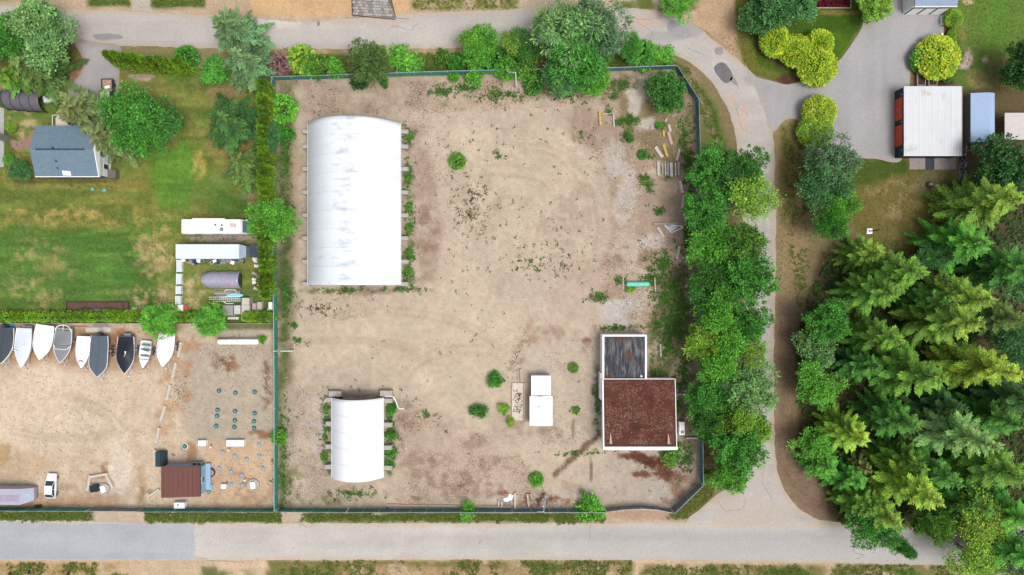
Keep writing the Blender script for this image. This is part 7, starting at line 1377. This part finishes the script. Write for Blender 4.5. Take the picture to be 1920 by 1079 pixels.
stuff('dirt_crumbs','dark crumbs, bark and soil clods on the sand',(84,62,50),[flecks(np.concatenate(dark),.08,.26)])
# grass: verges and lawns
vg=[pts_poly(R4(-30,957,172,981),1000,lambda x,y:sstep(.0,.3,1-np.abs(y-968)/11+(fbm(x,y,9,3,121)-.6))),pts_poly(R4(272,957,528,983),1500,lambda x,y:sstep(.0,.3,1-np.abs(y-969)/12+(fbm(x,y,9,3,122)-.6))),pts_poly(R4(565,957,1135,984),2600,lambda x,y:sstep(.0,.4,1-np.abs(y-970)/12+(fbm(x,y,16,4,95)-.65)*1.6)),pts_poly([(1262,962),(1316,908),(1342,908),(1335,930),(1288,972),(1245,973)],400),pts_poly([(1140,92),(1215,92),(1290,130),(1340,205),(1355,270),(1330,255),(1300,180),(1262,122),(1140,124)],1500),pts_poly([(515,104),(985,98),(985,136),(515,146)],2600),pts_poly(R4(1210,1060,1930,1085),1200,lambda x,y:sstep(.4,.6,fbm(x,y,40,4,96))),pts_poly(R4(505,1052,1185,1085),1600,lambda x,y:sstep(.4,.6,fbm(x,y,40,4,97))),pts_poly(R4(170,-20,243,10),400),pts_poly(R4(285,-20,384,12),500),pts_poly(R4(775,-20,970,18),500),pts_ell(1480,1076,40,8,200),pts_poly([(1465,240),(1500,228),(1530,420),(1500,600),(1470,420)],700,lambda x,y:sstep(.45,.6,fbm(x,y,24,4,99))),pts_poly([(1320,300),(1372,300),(1385,420),(1385,800),(1360,900),(1320,900)],900),pts_poly(R4(-30,1056,240,1085),500,lambda x,y:sstep(.5,.62,fbm(x,y,20,4,98)))]
stuff('verge_grass','rough grass on the road verges',(92,118,50),[tufts(np.concatenate(vg),.24,8,1.1)])
lw=[pts_poly(LAWN,7000,lambda x,y:sstep(.35,.65,fbm(x,y,60,4,101,.4,1))),pts_poly([(1400,130),(1385,80),(1380,-20),(1650,-20),(1648,25),(1612,52),(1570,112),(1530,138),(1480,155)],1300),pts_poly(R4(1790,-20,1935,175),1100),pts_poly([(1592,299),(1680,299),(1788,322),(1778,468),(1640,478),(1590,420)],900)]
lw=[p[(poly_sd(p[:,0],p[:,1],D2.tolist())<-2)] for p in lw]
lw=[p[(poly_sd(p[:,0],p[:,1],D1.tolist())<-2)] for p in lw]
stuff('lawn_grass','mown grass tufts of the lawns',(84,112,44),[tufts(np.concatenate(lw),.17,4,.8)])
dw=[pts_poly(LAWN,2600,lambda x,y:sstep(.48,.62,fbm(x,y,50,4,111,.4,1))),pts_poly([(1460,240),(1510,225),(1540,420),(1500,640),(1485,800),(1545,960),(1470,900),(1456,700)],3200,lambda x,y:.2+.8*sstep(.4,.6,fbm(x,y,16,4,113))),pts_poly(R4(1600,345,1770,465),900),pts_poly([(1335,60),(1398,60),(1384,110)],100),pts_poly(R4(505,1052,1185,1085),700)]
dw=[p[(poly_sd(p[:,0],p[:,1],D2.tolist())<-2)] for p in dw]
stuff('dry_grass','straw-coloured dry grass patches',(150,136,92),[tufts(np.concatenate(dw),.15,4,.7,0,.04)])
ff=pts_poly([(1640,480),(1780,470),(1800,345),(1990,340),(1990,1060),(1900,1040),(1760,978),(1580,978),(1505,840),(1495,640),(1545,480)],5000)
stuff('undergrowth','low dark undergrowth on the wood floor',(62,96,50),[tufts(ff,.7,7,1.2)])
